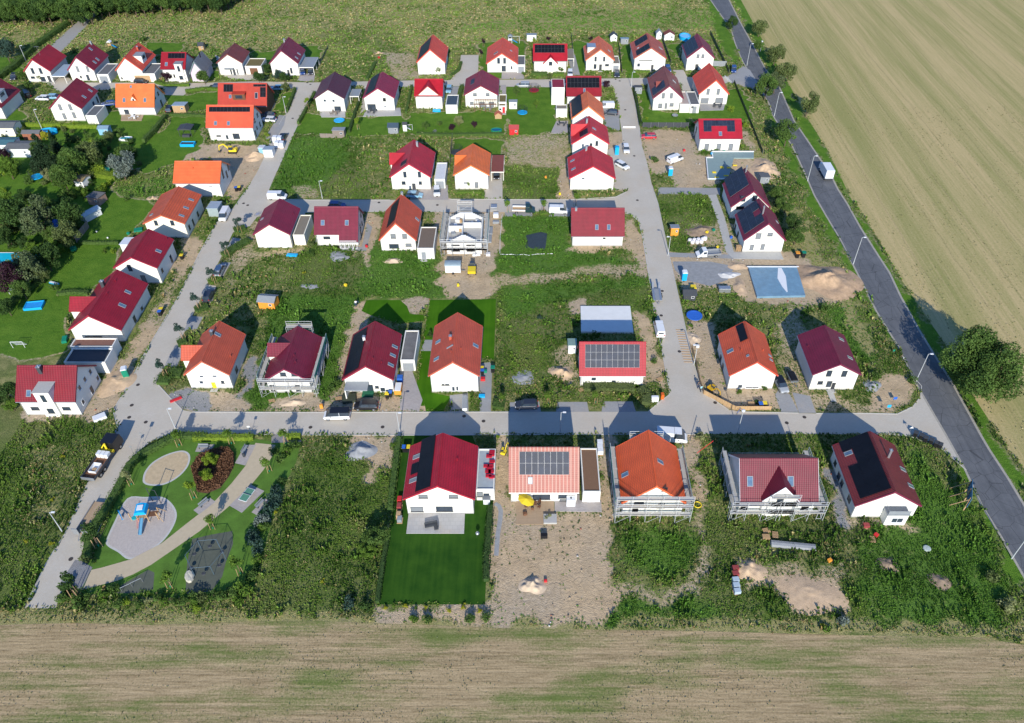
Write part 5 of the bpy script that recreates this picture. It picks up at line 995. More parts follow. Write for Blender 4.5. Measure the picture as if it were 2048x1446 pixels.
def carproto(ty,pk,roofk=None):
    k=(ty,pk,roofk)
    sp=SHAPES[ty]; L,W,H=sp['L'],sp['W'],sp['H']; root=thing('parked_car' if ty in ('car','estate','mpv') else 'parked_van',None,None); P=PAINT[pk]
    rings=[]; mb=MB()
    for t,zb,hw in sp['st']:
        x=(t - .5) * L; z0=.24 if 0 < t < 1 else .36
        rings.append([(x,-hw * .94,z0),(x,-hw,.5),(x,-hw * .985,zb * .86),(x,-hw * .93,zb),(x,hw * .93,zb),(x,hw * .985,zb * .86),(x,hw,.5),(x,hw * .94,z0)])
    for r in rings:mb.v += r
    n=8
    for i in range(len(rings) - 1):
        for j in range(n):
            q=(j + 1) % n; mb.f.append((i*n + j,(i+1)*n + j,(i+1)*n + q,i*n + q)); mb.m.append(0)
    mb.f.append(tuple(range(n))); mb.f.append(tuple((len(rings)-1)*n + j for j in range(n))[::-1]); mb.m += [0,0]
    mb.build('body',P,root,bevel=.03)
    t0,t1,t2,t3=sp['g']; zb=sp['st'][3][1]; hb=sp['st'][3][2] * .93; ht=hb * .80 if ty != 'bigvan' else hb * .93; ht=hb * .88 if ty in ('van','mpv') else ht; X=lambda t:(t - .5) * L
    panel=ty in ('van','bigvan')
    def gh(a,b,c_,d,shr=0.0,top=H):
        m_=MB(); m_.v=[(X(a) + shr,-hb + shr,zb - .02),(X(d) - shr,-hb + shr,zb - .02),(X(d) - shr,hb - shr,zb - .02),(X(a) + shr,hb - shr,zb - .02),(X(b),-ht,top),(X(c_),-ht,top),(X(c_),ht,top),(X(b),ht,top)]
        for f in ((0,3,2,1),(4,5,6,7),(0,1,5,4),(1,2,6,5),(2,3,7,6),(3,0,4,7)):m_.f.append(f); m_.m.append(0)
        return m_
    if panel:
        tm=.55; f_=(tm - t1) / (t2 - t1)
        gh(t0,t1,tm,tm + .005,0,H).build('load_body',P,root,bevel=.04)
        g=gh(tm + .006,tm + .006,t2,t3,.01,H - .03).build('windows',GLASS,root)
        MB().box(X(tm + .006),-ht * 1.01,H - .028,X(t2) + .04,ht * 1.01,H + .015).build('cab_roof',P,root,bevel=.02)
        MB().box(X(t0) - .015,-hb * .6,zb + .15,X(t0) + .01,hb * .6,H - .35).build('rear_window',GLASS,root)
    else:
        gh(t0,t1,t2,t3,0,H - .03).build('windows',GLASS,root)
        MB().box(X(t1) - .05,-ht * 1.03,H - .028,X(t2) + .05,ht * 1.03,H + .02).build('car_roof',PAINT[roofk] if roofk else P,root,bevel=.03)
        mb=MB()
        for s in (-1,1):
            for ta in ((t1 + t2) / 2,):mb.bar((X(ta),s * hb * 1.0,zb),(X(ta),s * ht * 1.02,H),.07,.03)
        mb.build('pillar',P,root)
    for s in (-1,1):
        MB().box(L/2 - .12,s * W * .34 - .16,.58,L/2 - .0,s * W * .34 + .16,.72).build('headlight',HEAD,root)
        MB().box(-L/2 - .012,s * W * .38 - .12,.72,-L/2 + .1,s * W * .38 + .12,.95).build('tail_light',TAIL,root)
        MB().box(L * .2,s * (W/2) - .02 if s > 0 else s * W/2 - .14,.95,L * .2 + .1,s * W/2 + .14 if s > 0 else s * W/2 + .02,1.08).build('mirror',BLACK,root)
    MB().box(L/2 - .06,-.28,.32,L/2 + .015,.28,.5).build('grille',BLACK,root)
    wheels(root,L,W); return root
def car(label,ty,pk,c,x,y,tx,ty_,roofk=None,cat=None):
    p=U(c,x,y,.7); q=U(c,tx,ty_,.7); a=math.atan2(q.y - p.y,q.x - p.x); k=(ty,pk,roofk)
    cat=cat or ('car' if ty in ('car','estate','mpv') else 'van')
    if k in CARP:return dup(CARP[k],(p.x,p.y,0.03),a,None,label,cat,'parked cars and vans')
    r=carproto(ty,pk,roofk); r.location=(p.x,p.y,.03); r.rotation_euler.z=a; tag(r,label,cat,'parked cars and vans'); CARP[k]=r; return r
for a in [
 ('white people carrier with black roof on the bottom street','mpv','white',10,1320,1105,1200,1108,'black'),
 ('black estate car parked in front of the recessed porch','estate','black',10,1600,1015,1480,1015),
 ('shiny black-violet car in a bay across from the salmon roofed house','car','dark',11,1220,1005,1120,1008),
 ('white van parked on the right-hand street by the concrete slab','van','white',12,570,275,545,170),
 ('silver car with black roof beside the vermilion house','car','silver',12,1745,810,1785,880,'black'),
 ('white high-roof van parked behind the scaffolded orange roof','bigvan','white',12,690,1320,820,1330),
 ('black car parked in the lowest bay of the left street','car','dark',6,85,1250,110,1200),
 ('grey-blue estate car in a bay between two young trees','estate','silver',6,190,1010,215,960),
 ('white van with open doors beside the grey container','van','white',6,235,480,195,560),
 ('white pickup cab partly hidden behind the raspberry roof ridge','van','white',6,745,300,820,300),
 ('blue car half hidden behind the raspberry roof','car','blue',6,1320,385,1420,387),
 ('light blue and white car in front of the crimson house in the middle street','car','lightblue',7,140,285,230,290),
 ('white car facing the camera in front of the white-roofed carport','car','white',7,355,250,357,300),
 ('black car standing under the rust-red carport roof','car','black',7,930,90,930,130),
 ('small white van parked beside the young tree in the middle street','van','white',7,1530,435,1610,437),
 ('red car on the sandy building plot','car','red',4,470,1070,400,1070),
 ('white van standing on the sandy building plot','van','white',4,725,1292,800,1265),
 ('small white car beside the blue portable toilet','car','white',4,252,1190,262,1240),
 ('white car with black windows parked askew below the row of three','car','white',4,215,1350,280,1385,'white'),
 ('white van parked by the orange house with square solar field','van','white',4,62,778,10,778),
 ('dark car just below the white van by the orange house','car','dark',4,105,842,40,838),
 ('dark car in front of the garage with blue-grey door','car','dark',4,163,470,165,500),
 ('dark blue car between the orange-brown and the red panelled house','car','blue',4,655,420,670,460),
 ('dark blue car at the turn-off by the tree-lined road','car','blue',4,1290,425,1290,455),
 ('white car in front of the tan carport in the back row','car','white',3,1640,462,1640,500),
 ('pale blue car parked right of the crimson cross gable','car','lightblue',3,472,618,460,660),
 ('silver estate car on the back street by the trampoline lawn','estate','silver',3,1185,577,1120,577),
 ('white car beside the orange roofed house with solar strip','car','white',2,662,908,600,905),
 ('dark car on the back street left of the timber clad house','car','dark',2,152,592,90,592),
 ('blue-grey car behind the timber clad house','car','lightblue',2,745,603,690,603),
 ('blue car standing in the left half of the open carport','car','blue',2,988,445,988,480),
 ('dark car standing in the right half of the open carport','car','dark',2,1065,445,1065,480),
 ('dark car by the hedge left of the antenna house','car','dark',1,132,497,110,540),
 ('white car left of the house with flat annex','car','white',1,412,702,340,700),
 ('grey-blue car beside the white one left of the annex house','car','lightblue',1,492,690,430,690),
 ('black car under the orange timber garage front','car','black',1,1358,540,1440,545),
 ('black estate car beside the pale blue roofed shelter','estate','black',1,1635,805,1650,770),
 ('black van beside the balcony dormer at the left edge','van','black',1,262,665,240,620),
 ('dark blue car right of the white flat annex','car','blue',1,1045,757,1010,760),
 ('black car standing by the white tarp-wrapped load at the left street','car','black',2,800,1075,830,1020),
 ('grey-white car hidden in the porch shade of the timber clad house','car','grey',2,650,865,600,862),
]:car(*a)
def spot(c,x,y,tx=None,ty=None,z=0):
    p=U(c,x,y,z); p.z=0.03
    if tx is None:return p,0
    q=U(c,tx,ty,z); return p,math.atan2(q.y - p.y,q.x - p.x)
# box truck on the main road
p,a=spot(24,690,1210,640,1120); r=thing('box_truck','white box truck driving up the main road beside the field','truck',p,a)
MB().box(-2.4,-1.1,.75,2.2,1.1,3.1).build('cargo_box',WHITEP,r,bevel=.03); MB().box(-2.4,-.9,.5,3.6,.9,.75).build('chassis',DGREY,r)
MB().prism([(2.35,.5),(4.0,.5),(4.05,1.3),(3.7,2.3),(2.35,2.4)],'Y',-1.0,1.0).build('cab',WHITEP,r); MB().bar((4.06,0,1.35),(3.74,0,2.2),1.7,.03).build('windscreen',GLASS,r)
MB().box(-2.43,-1.02,.85,-2.401,-.02,3.0).build('rear_door',WHITEP,r); MB().box(-2.43,.02,.85,-2.401,1.02,3.0).build('rear_door',WHITEP,r); MB().box(-2.46,-1.1,.45,-2.4,1.1,.6).build('bumper',DGREY,r); wheels(r,6.0,2.2,.0,.22,.42)
def pickup(label,pk,c,x,y,tx,ty,bedm=METAL,load=None):
    p,a=spot(c,x,y,tx,ty,.8); r=thing('flatbed_pickup',label,'pickup truck',p,a,'flatbed pickups')
    MB().prism([(.55,.45),(2.9,.45),(2.95,.85),(2.2,1.15),(1.55,2.05),(.6,2.1)],'Y',-.95,.95).build('cab',PAINT[pk],r,bevel=.04)
    MB().bar((2.19,0,1.2),(1.62,0,1.98),1.6,.03).build('windscreen',GLASS,r); MB().box(.75,-.965,1.25,1.5,.965,1.85).build('windows',GLASS,r)
    MB().box(-2.8,-1.0,.78,.48,1.0,.9).build('bed',WOOD if load else GREYM,r)
    for s in (-1,1):MB().box(-2.8,s*1.0-.03,.9,.48,s*1.0+.03,1.3).build('side_panel',bedm,r)
    MB().box(-2.83,-1.0,.9,-2.77,1.0,1.3).build('tailgate',bedm,r); MB().box(-2.7,-.5,.45,2.4,.5,.78).build('chassis',DGREY,r); wheels(r,5.6,1.95,.14,.2,.34)
pickup('white flatbed pickup on the path below the white big bags','white',8,1045,852,900,862)
pickup('dark green pickup with white load bed beside the pond plot','green',7,1190,430,1300,432,WHITEP,1)
def trailer(label,c,x,y,tx,ty,L=4,W=2,deck=GREYM,z=.6,cover=None,rails=True):
    p,a=spot(c,x,y,tx,ty,.5); r=thing('trailer',label,'trailer',p,a,'trailers')
    MB().box(-L/2,-W/2,z-.1,L/2,W/2,z).build('deck',deck,r); mb=MB().bar((L/2,-.5,z-.1),(L/2+1.3,0,.45),.08,.08).bar((L/2,.5,z-.1),(L/2+1.3,0,.45),.08,.08); mb.build('drawbar',METAL,r)
    if rails:
        for s in (-1,1):MB().box(-L/2,s*W/2-.03,z+.001,L/2,s*W/2+.03,z+.35).build('side_panel',METAL,r)
    if cover:MB().prism([(-W/2+.05,z+.36),(W/2-.05,z+.36),(W/2-.3,z+.62),(-W/2+.3,z+.62)],'X',-L/2+.05,L/2-.05).build('cover',cover,r)
    for s in (-1,1):
        for dx in ((-.45,.45) if L > 3.5 else (0,)):MB().tube((dx,s*(W/2+.05),.3),(dx,s*(W/2+.2),.3),.3,12).build('wheel',RUBBER,r)
    return r
trailer('small trailer with black tarpaulin next to the silver car',12,1852,752,1890,830,2.6,1.5,cover=BLACK)
r=trailer('grey car-transporter trailer on the right-hand street',8,548,1250,560,1330,4.2,2.0,rails=False)
for s in (-.7,.7):MB().box(-2.1,s-.2,.601,2.1,s+.2,.66).build('wheel_track',METAL,r); MB().bar((-2.1,s,.6),(-3.4,s,1.5),.4,.06).build('ramp',METAL,r)
r=trailer('long black flatbed trailer with plank deck by the playground hedge',17,668,745,590,870,6.4,2.4,deck=DECK)
for s in (-1,1):MB().box(3.3,s*.8-.5,.5,3.4,s*.8+.5,2.0).build('ramp',METAL,r)
# crane truck
p,a=spot(17,745,330,850,180,.8); r=thing('flatbed_truck','black flatbed truck loaded with white stone packs at the left street','truck',p,a)
MB().prism([(2.3,.6),(4.9,.6),(5.0,1.4),(4.7,2.9),(2.3,2.95)],'Y',-1.2,1.2).build('cab',PAINT['black'],r,bevel=.06); MB().box(4.93,-1.0,1.6,4.96,1.0,2.5).build('windscreen',GLASS,r)
MB().box(-4.6,-1.2,1.0,1.5,1.2,1.15).build('bed',BROWN,r); [MB().box(-4.6,s*1.22-.04,1.15,1.5,s*1.22+.04,1.6).build('side_panel',DGREY,r) for s in (-1,1)]; MB().box(-4.66,-1.22,1.0,-4.6,1.22,1.7).build('tailgate',METAL,r)
MB().box(-4.4,-.5,.55,4.4,.5,1.0).build('chassis',DGREY,r); MB().tube((1.9,0,1.0),(1.9,0,3.1),.18,8).bar((1.9,0,3.1),(1.9,.9,1.9),.2,.2).box(1.6,-1.1,1.0,2.2,1.1,1.5).build('crane',YELLOW,r)
for x in (3.7,-1.6,-2.9):
    for s in (-1,1):
        wl=MB().tube((x,s*.9,.5),(x,s*1.2,.5),.5,16).build('wheel',RUBBER,r); MB().tube((x,s*1.1,.5),(x,s*1.22,.5),.25,10).build('rim',METAL,wl)
TR=(p,a); ca_,sa_=math.cos(a),math.sin(a)
for i,d in enumerate((-.75,0,.75)):
    q=p + Vector((ca_ * .7 - sa_ * d,sa_ * .7 + ca_ * d,1.13)); o=thing('stone_pack',['left','middle','right'][i] + ' one of the three white stone packs on the black truck','pack',q,a,'white stone packs on the truck')
    MB().box(-.5,-.33,.1,.5,.33,1.0).build('pack',WHITEP,o,bevel=.03); MB().box(-.5,-.33,0,.5,.33,.1).build('pallet',WOOD,o)
q=p + Vector((ca_ * -2.2,sa_ * -2.2,1.16)); o=thing('crate','open white crate lying at the back of the black truck bed','crate',q,a)
mb=MB().box(-1,-.7,0,1,.7,.06).box(-1,-.7,.06,-.94,.7,.5).box(.94,-.7,.06,1,.7,.5).box(-.94,-.7,.06,.94,-.64,.5).box(-.94,.64,.06,.94,.7,.5); mb.build('crate_body',WHITEP,o); MB().box(-.6,-.4,.07,0,.3,.35).build('content',WOOD,o)
# excavators
def excavator(label,c,x,y,tx,ty,s=1.0,col=YELLOW):
    p,a=spot(c,x,y,tx,ty,.5); r=thing('excavator',label,'excavator',p,a,'excavators'); r.scale=(s,)*3
    for q in (-1,1):MB().prism([(-1.3,.1),(1.3,.1),(1.5,.35),(1.3,.65),(-1.3,.65),(-1.5,.35)],'Y',q*.8-.22,q*.8+.22).build('track',RUBBER,r)
    MB().box(-1.5,-.95,.7,1.0,.95,1.35).prism([(-1.6,.8),(-1.0,.8),(-1.0,1.7),(-1.5,1.6)],'Y',-.9,.9).build('body',col,r,bevel=.05)
    cb=MB().box(-.3,.1,1.35,.95,.93,2.45).build('cab',GLASS,r,bevel=.03); MB().box(-.35,.05,2.45,1.0,.98,2.55).build('cab_roof',col,cb)
    MB().bar((1.0,-.3,1.0),(2.6,-.3,2.9),.28,.38).bar((2.6,-.3,2.9),(4.2,-.3,2.4),.26,.32).build('boom',col,r); MB().bar((4.2,-.3,2.5),(4.5,-.3,.7),.22,.28).build('stick',col,r)
    MB().prism([(4.2,.75),(4.8,.7),(4.9,.1),(4.4,-.02),(4.1,.3)],'Y',-.65,.05).build('bucket',DGREY,r); return r
excavator('yellow excavator on the excavated plot',2,315,1215,180,1215,.85)
excavator('yellow mini excavator behind the curved board fence',12,1075,850,1150,900,.5,mat('dark_yellow',(.55,.33,.02),.5))
excavator('tiny yellow excavator standing between crimson house annex and salmon house',16,1045,245,1075,180,.45)
# site dumper
p,a=spot(7,695,1015,690,1080,.5); r=thing('site_dumper','yellow and grey site dumper on the sand in front of the block-built house','dumper',p,a)
MB().prism([(-.2,.7),(1.7,.7),(2.0,1.6),(-.2,1.5)],'Y',-.9,.9).build('skip',YELLOW,r); MB().box(-1.6,-.6,.5,-.2,.6,1.1).build('body',GREYM,r,bevel=.05); MB().box(-1.2,-.5,1.1,-.5,.5,2.2).build('cab',GLASS,r)
for x in (1.0,-1.2):
    for s in (-1,1):MB().tube((x,s*.75,.42),(x,s*1.0,.42),.42,14).build('wheel',RUBBER,r)
# site caravan
p,a=spot(7,515,1020,600,1020,.3); r=thing('site_trailer','white site trailer with grey barrel roof below the block-built house','site trailer',p,0)
MB().box(-1.75,-1.0,.45,1.75,1.0,2.4).build('body',WHITEP,r); prof=[(1.1*math.cos(t),2.4+.42*math.sin(t)) for t in [math.pi*k/8 for k in range(9)]]
MB().prism(prof,'X',-1.85,1.85).build('roof',mat('grey_blue_sheet',(.25,.32,.36),.45),r); [MB().tube((0,s*.95,.3),(0,s*1.1,.3),.3,12).build('wheel',RUBBER,r) for s in (-1,1)]; MB().bar((1.75,0,.5),(2.7,0,.4),.1,.1).build('drawbar',METAL,r)
# ---------------------------------------------------------------- small buildings
def shed(name,label,c,x,y,W,L,h,rh,roofm,wallm=WOOD,axis='X',rz=0,cat='shed',win=True,group='garden sheds and huts',door_=None):
    p=U(c,x,y); r=thing(name,label,cat,(p.x,p.y,0.01),rz,group)
    if rh > 0 and axis == 'X':
        MB().prism([(L,0),(0,0),(0,h),(L/2,h+rh),(L,h)],'X',-W/2,W/2).build('wall',wallm,r)
        mb=MB(); e=.2; k=rh/(L/2)
        mb.prism([(-e,h-e*k),(L/2,h+rh),(L/2,h+rh+.1),(-e,h-e*k+.1)],'X',-W/2-e,W/2+e); mb.prism([(L/2,h+rh),(L+e,h-e*k),(L+e,h-e*k+.1),(L/2,h+rh+.1)],'X',-W/2-e,W/2+e); mb.build('roof',roofm,r)
    elif rh > 0:
        MB().prism([(-W/2,0),(W/2,0),(W/2,h),(0,h+rh),(-W/2,h)],'Y',0,L).build('wall',wallm,r)
        mb=MB(); e=.2; k=rh/(W/2)
        mb.prism([(-W/2-e,h-e*k),(0,h+rh),(0,h+rh+.1),(-W/2-e,h-e*k+.1)],'Y',-e,L+e); mb.prism([(0,h+rh),(W/2+e,h-e*k),(W/2+e,h-e*k+.1),(0,h+rh+.1)],'Y',-e,L+e); mb.build('roof',roofm,r)
    else:
        MB().prism([(L,0),(0,0),(0,h),(L,h-.25)],'X',-W/2,W/2).build('wall',wallm,r); MB().prism([(-.15,h+.02),(L+.15,h-.27),(L+.15,h-.17),(-.15,h+.12)],'X',-W/2-.15,W/2+.15).build('roof',roofm,r)
    F=(Vector((-W/2,0,0)),Vector((1,0,0)),Vector((0,-1,0)))
    if win and W > 1.4:window(r,F,W*.74,h*.62,min(.7,W*.25),.6,'wg',False)
    if win:
        mb=MB().box(-W*.32,-.05,.02,-W*.32+min(.85,W*.4),.03,min(1.9,h-.15)); d=mb.build('door',door_ or wallm,r); MB().box(-W*.32+.1,-.09,.95,-W*.32+.16,-.05,1.1).build('handle',METAL,d)
    block([(p.x-W/2,p.y),(p.x+W/2,p.y),(p.x+W/2,p.y+L),(p.x-W/2,p.y+L)]); return r
TF=mat('teal_felt_roof',(.06,.15,.18),.8)
shed('garden_hut','orange wooden garden hut with grey roof in the weeds',6,650,1390,3.6,2.6,2.0,.6,GREYM,ORANGEW,rz=-.12)
shed('garden_hut','orange box-shaped hut with grey flat roof at the right-hand street',8,715,685,1.9,1.8,2.3,0,GREYM,ORANGEW)
shed('garden_shed','black barrel-roofed shed beside the yellow container',8,860,1310,2.7,2.2,1.6,.6,DGREY,DGREY)
shed('playhouse','white playhouse with dark pointed roof behind the back row',4,130,160,2.4,2.2,1.9,.9,DGREY,WHITEP,axis='Y')
shed('garden_shed','low blue-grey shed right of the white playhouse',4,235,185,2.7,1.8,1.9,0,mat('blue_grey_felt',(.2,.3,.38),.7),GREYM)
shed('playhouse','small white house-shaped hut behind the orange-brown roof',4,565,140,1.9,2.0,2.2,1.0,GREYM,WHITEP,axis='Y')
shed('garden_shed','white garden house with brown roof next to the blue pool',4,665,150,3.6,2.6,2.0,1.0,mat('brown_felt',(.2,.06,.045),.8),WHITEP,axis='Y')
shed('garden_shed','white flat shed behind the wide solar house',3,1268,160,3.4,2.2,2.3,0,GREYM,WHITEP)
shed('garden_hut','small dark-roofed hut in the shrubs of the back row',1,1945,248,1.8,1.8,1.8,.8,DGREY,WOOD)
shed('garden_shed','grey board shed at the foot of the trampoline lawn',2,1340,1088,3.4,2.4,2.3,0,GREYM,mat('weathered_board',(.24,.2,.17),.9))
shed('garden_shed','dark slate-roofed grey shed in the corner of the lawn',2,1865,1050,2.9,2.6,2.1,.7,mat('slate_blue_felt',(.05,.08,.11),.8),GREYM)
shed('playhouse','white play tower with tiny dark roof at the hedge',2,1978,1025,1.1,1.2,2.2,.4,DGREY,WHITEP,win=False)
shed('garden_hut','red and white garden hut by the dividing line of the lawns',3,1098,1060,2.6,2.2,1.9,.7,mat('red_felt',(.38,.06,.06),.8),RED)
shed('playhouse','terracotta play hut below the pergola',3,948,905,2.0,1.6,1.2,.7,mat('clay_paint',(.5,.14,.08),.8),WOOD,axis='Y',win=False)
shed('garden_shed','grey-white shed with pale roof right of the red-door annex',3,1090,810,2.4,2.2,2.2,0,mat('pale_felt',(.35,.38,.38),.7),WHITEP)
shed('garden_shed','sky-blue shed with solar panel above the allotment trees',1,1010,1062,2.9,2.2,2.0,.4,mat('blue_grey_felt',(.2,.3,.38),.7),mat('sky_blue_boards',(.22,.45,.6),.7))
shed('allotment_hut','long low brick-red hut with dark roof in the allotments',1,318,1108,5.0,2.2,2.0,.5,FELT,mat('brick_red',(.30,.12,.07),.9))
shed('bungalow','cream bungalow with grey roof at the left edge below the balcony dormer',1,20,1075,8.5,4.5,2.7,.6,FELT,CREAM,cat='bungalow')
shed('bungalow','white bungalow with teal roof at the left edge of the allotments',1,0,1235,9,4.2,2.6,.4,TF,WHITEP,cat='bungalow')
shed('bungalow','white allotment house with dark grey roof and striped veranda',1,205,1275,7,4.5,2.6,.4,FELT,WHITEP,cat='bungalow')
shed('garden_shed','bluish lean-to shelter beside the black estate car',1,1738,850,3.8,3.0,2.4,0,mat('pale_blue_sheet',(.30,.38,.45),.5),WOOD)
shed('garden_shed','mossy-roofed shed with white gable among the allotment trees',5,775,215,2.6,3.2,1.9,.4,mat('mossy_felt',(.22,.17,.09),.95),WHITEP,rz=-.25)
shed('garden_shed','grey-roofed brick shed beside the green lawn corner',5,915,388,3.2,3.2,2.2,0,mat('weathered_felt',(.16,.155,.15),.95,.3,.6),mat('pink_brick',(.42,.26,.2),.9),rz=-.2)
shed('greenhouse','white-framed glass greenhouse on the allotment boundary',5,810,545,2.1,4.6,1.7,.5,mat('greenhouse_glass',(.5,.58,.6),.2),WHITEP,axis='Y',rz=-.55,cat='greenhouse',win=False)
shed('container','white steel container beside the ruby red house',5,1235,845,2.4,3.2,2.3,0,WHITEP,WHITEP,cat='container',win=False)
shed('container','grey site container beside the white van with open doors',6,140,498,2.6,3.6,2.4,0,mat('pale_blue_sheet',(.30,.38,.45),.5),mat('container_green',(.3,.36,.36),.6),cat='container',win=False)
shed('garden_hut','dark shed among the weeds right of the panelled pair',8,1580,185,2.4,2.6,2.1,0,FELT,GREYM)
shed('garden_shed','dark flat shed at the corner of the hedge near the junction',4,368,665,2.2,2,2.2,0,DGREY,GREYM)
shed('annex_hut','small white porch hut with pale green roof beside the solar-covered low house',11,1658,518,1.6,2.2,2.3,0,mat('pale_green_sheet',(.25,.36,.30),.7),WHITEP,cat='hut')
shed('garden_shed','small white shed with two grey windows right of the crimson house annex',16,888,730,1.1,1.0,1.4,0,GREYM,WHITEP)
# blue arched shelter
p=U(5,600,612); r=thing('arched_shelter','blue plastic arched shelter between dark allotment trees','shelter',p,-.15)
prof=[(1.9*math.cos(t),.3+1.9*math.sin(t)) for t in [math.pi*k/10 for k in range(11)]]; MB().prism(prof,'X',-2,2).build('cover',BLUE,r,rz=math.pi/2*0)
# portable toilets
def toilet(label,c,x,y,col,roofm=WHITEP,rz=0):
    p=U(c,x,y); r=thing('portable_toilet',label,'portable toilet',(p.x,p.y,.01),rz,'portable toilets'); MB().box(-.55,-.55,.05,.55,.55,2.15).build('cabin',col,r,bevel=.03)
    MB().prism([(-.62,2.15),(.62,2.15),(.4,2.38),(-.4,2.38)],'Y',-.62,.62).build('roof',roofm,r); MB().box(-.38,-.58,.15,.38,-.551,2.0).build('door',col,r)
toilet('blue portable toilet at the top of the sandy plot',8,675,98,CYAN); toilet('blue portable toilet at the left edge of the grey gravel yard',8,808,1105,CYAN); toilet('green and white portable toilet at the left street',9,1225,738,TEAL,WHITEP,.3); toilet('blue portable toilet beside the small white car',4,160,1245,CYAN,CYAN)
# containers and bins
def bin_(label,c,x,y,m,s=1,lid=None,rz=0):
    p=U(c,x,y); r=thing('waste_bin',label,'bin',(p.x,p.y,.02),rz,'wheeled bins'); r.scale=(s,)*3
    MB().prism([(-.27,0),(.27,0),(.33,1.0),(-.33,1.0)],'Y',-.33,.33).build('bin_body',BLACK if lid else m,r); MB().box(-.36,-.38,1.0,.36,.36,1.09).build('lid',lid or m,r); MB().tube((-.3,.3,.1),(.3,.3,.1),.1,8).build('wheel',RUBBER,r)
for a in [('blue-lidded bin behind the crimson house',16,138,238,BLUE,1.15,BLUE),('yellow-lidded bin behind the crimson house',16,170,238,YELLOW,1.15,YELLOW),('blue-lidded bin at the wall of the red tile house',10,1838,925,BLUE,1.1,BLUE),('yellow-lidded bin at the wall of the red tile house',10,1808,940,YELLOW,1.1,YELLOW),
          ('yellow-lidded bin beside the plain orange-red house',11,790,690,YELLOW,1.1,YELLOW),('blue-lidded bin beside the plain orange-red house',11,795,712,BLUE,1.1,BLUE),('turquoise-lidded bin at the edge of the upper bright lawn',11,895,690,TEAL,1.2,TEAL),
          ('blue-lidded bin inside the curved board fence',12,1540,1035,BLUE,1.1,BLUE),('yellow-lidded bin inside the curved board fence',12,1578,1030,YELLOW,1.1,YELLOW),('yellow-lidded bin at the left kerb beside the long red house',9,1565,120,YELLOW,1.1,YELLOW),('blue-lidded bin at the left kerb beside the long red house',9,1550,145,BLUE,1.1,BLUE),
          ('yellow-lidded bin beside the light orange house',6,385,245,YELLOW,1.1,YELLOW),('blue-lidded bin beside the light orange house',6,355,250,BLUE,1.1,BLUE),('yellow-lidded bin outside the ruby red house',5,1760,905,YELLOW,1.1,YELLOW),('orange plastic bin at the end of the concrete path',8,1895,890,ORANGEW,1.3,ORANGEW),('green plastic bin at the end of the concrete path',8,1955,885,TEAL,1.3,TEAL)]:bin_(*a)
def crate(name,label,cat,c,x,y,w,l,h,m,rz=0,z=0,top=None,group=None,bev=.04):
    p=U(c,x,y,z); p.z=z + .02; r=thing(name,label,cat,p,rz,group)
    MB().box(-w/2,-l/2,0,w/2,l/2,h).build('box_body',m,r,bevel=bev); MB().box(-w/2+.06,-l/2+.06,h,w/2-.06,l/2-.06,h+.05).build('box_top',top or m,r); block([(p.x-w/2,p.y-l/2),(p.x+w/2,p.y-l/2),(p.x+w/2,p.y+l/2),(p.x-w/2,p.y+l/2)]); return r
crate('skip','orange skip between red tile house and its garage','skip',10,1915,875,1.3,2.4,1.1,ORANGEW,top=WHITEP); crate('blue_container','blue container above the orange skip','container',10,1930,775,1.1,1.2,1.0,BLUE)
crate('yellow_container','yellow container behind the black barrel-roofed shed','container',8,895,1205,1.2,1.4,1.0,YELLOW); crate('steel_box','corrugated grey site box beside the foil-covered basement pit','container',8,1195,1215,2.6,1.3,1.0,METAL)
crate('orange_box','orange letter box by the hedge of the scaffolded plum house','box',10,1175,1040,.6,.5,.9,ORANGEW); crate('utility_box','white utility cabinet pair at the corner weeds','utility box',12,525,975,1.4,.7,1.2,WHITEP); crate('orange_box','orange box standing next to the white utility cabinets','box',12,598,945,.6,.9,1.1,mat('orange_red_paint',(.7,.13,.02),.5))
crate('white_box','white covered load on the ground at the left street corner','tarp load',9,965,1140,2.3,1.5,.5,WHITEP,.6)
for i,(x,y) in enumerate([(1985,650),(1985,690)]):pass
# cubic water tanks
for i,(x,y) in enumerate([(1925,185),(1925,225),(1930,262)]):
    q=U(16,x,y); r=thing('water_tank',['rear','middle','front'][i]+' one of the white cubic tanks behind the brown carport','tank',(q.x,q.y,.02),0,'white cubic tanks'); MB().box(-.5,-.5,.15,.5,.5,1.1).build('tank',WHITEP,r,bevel=.06); MB().box(-.52,-.52,0,.52,.52,.14).build('pallet',WOOD,r)
    mb=MB(); [mb.tube((s*.52,-.52+k*.26,.15),(s*.52,-.52+k*.26,1.12),.015,4) for s in (-1,1) for k in range(5)]; mb.build('cage',METAL,r)
# white big bags, pallets, brick stacks, bundles
BAG=mat('white_bag',(.68,.66,.66),.9,.1,3); BRK=mat('red_brick_pack',(.28,.05,.05),.85,.2,4)
def lump(w,l,h,seed):
    b_=MB(); rr=random.Random(seed); pr=[(.42,0),(.5,.2),(.52,.6),(.42,.95),(.2,1.0)]
    b_.lathe([(r * (1 + rr.uniform(-.05,.05)),z * h) for r,z in pr],10,sx=w,sy=l); b_.v=[(x * (1 + rr.uniform(-.07,.07)),y * (1 + rr.uniform(-.07,.07)),z * (1 + rr.uniform(-.08,.08))) for x,y,z in b_.v]; return b_
k=0
for c,x,y in [(8,865,740),(8,905,738),(8,945,735),(8,985,730),(8,1010,722),(8,890,755),(8,935,756),(8,975,752)]:
    q=U(c,x,y); k += 1; o=lump(1,1,.9,k).build('big_bag',BAG,loc=(q.x,q.y,.01)); tag(o,'white big bag in the double row on the sandy patch','big bag','white big bags in a double row')
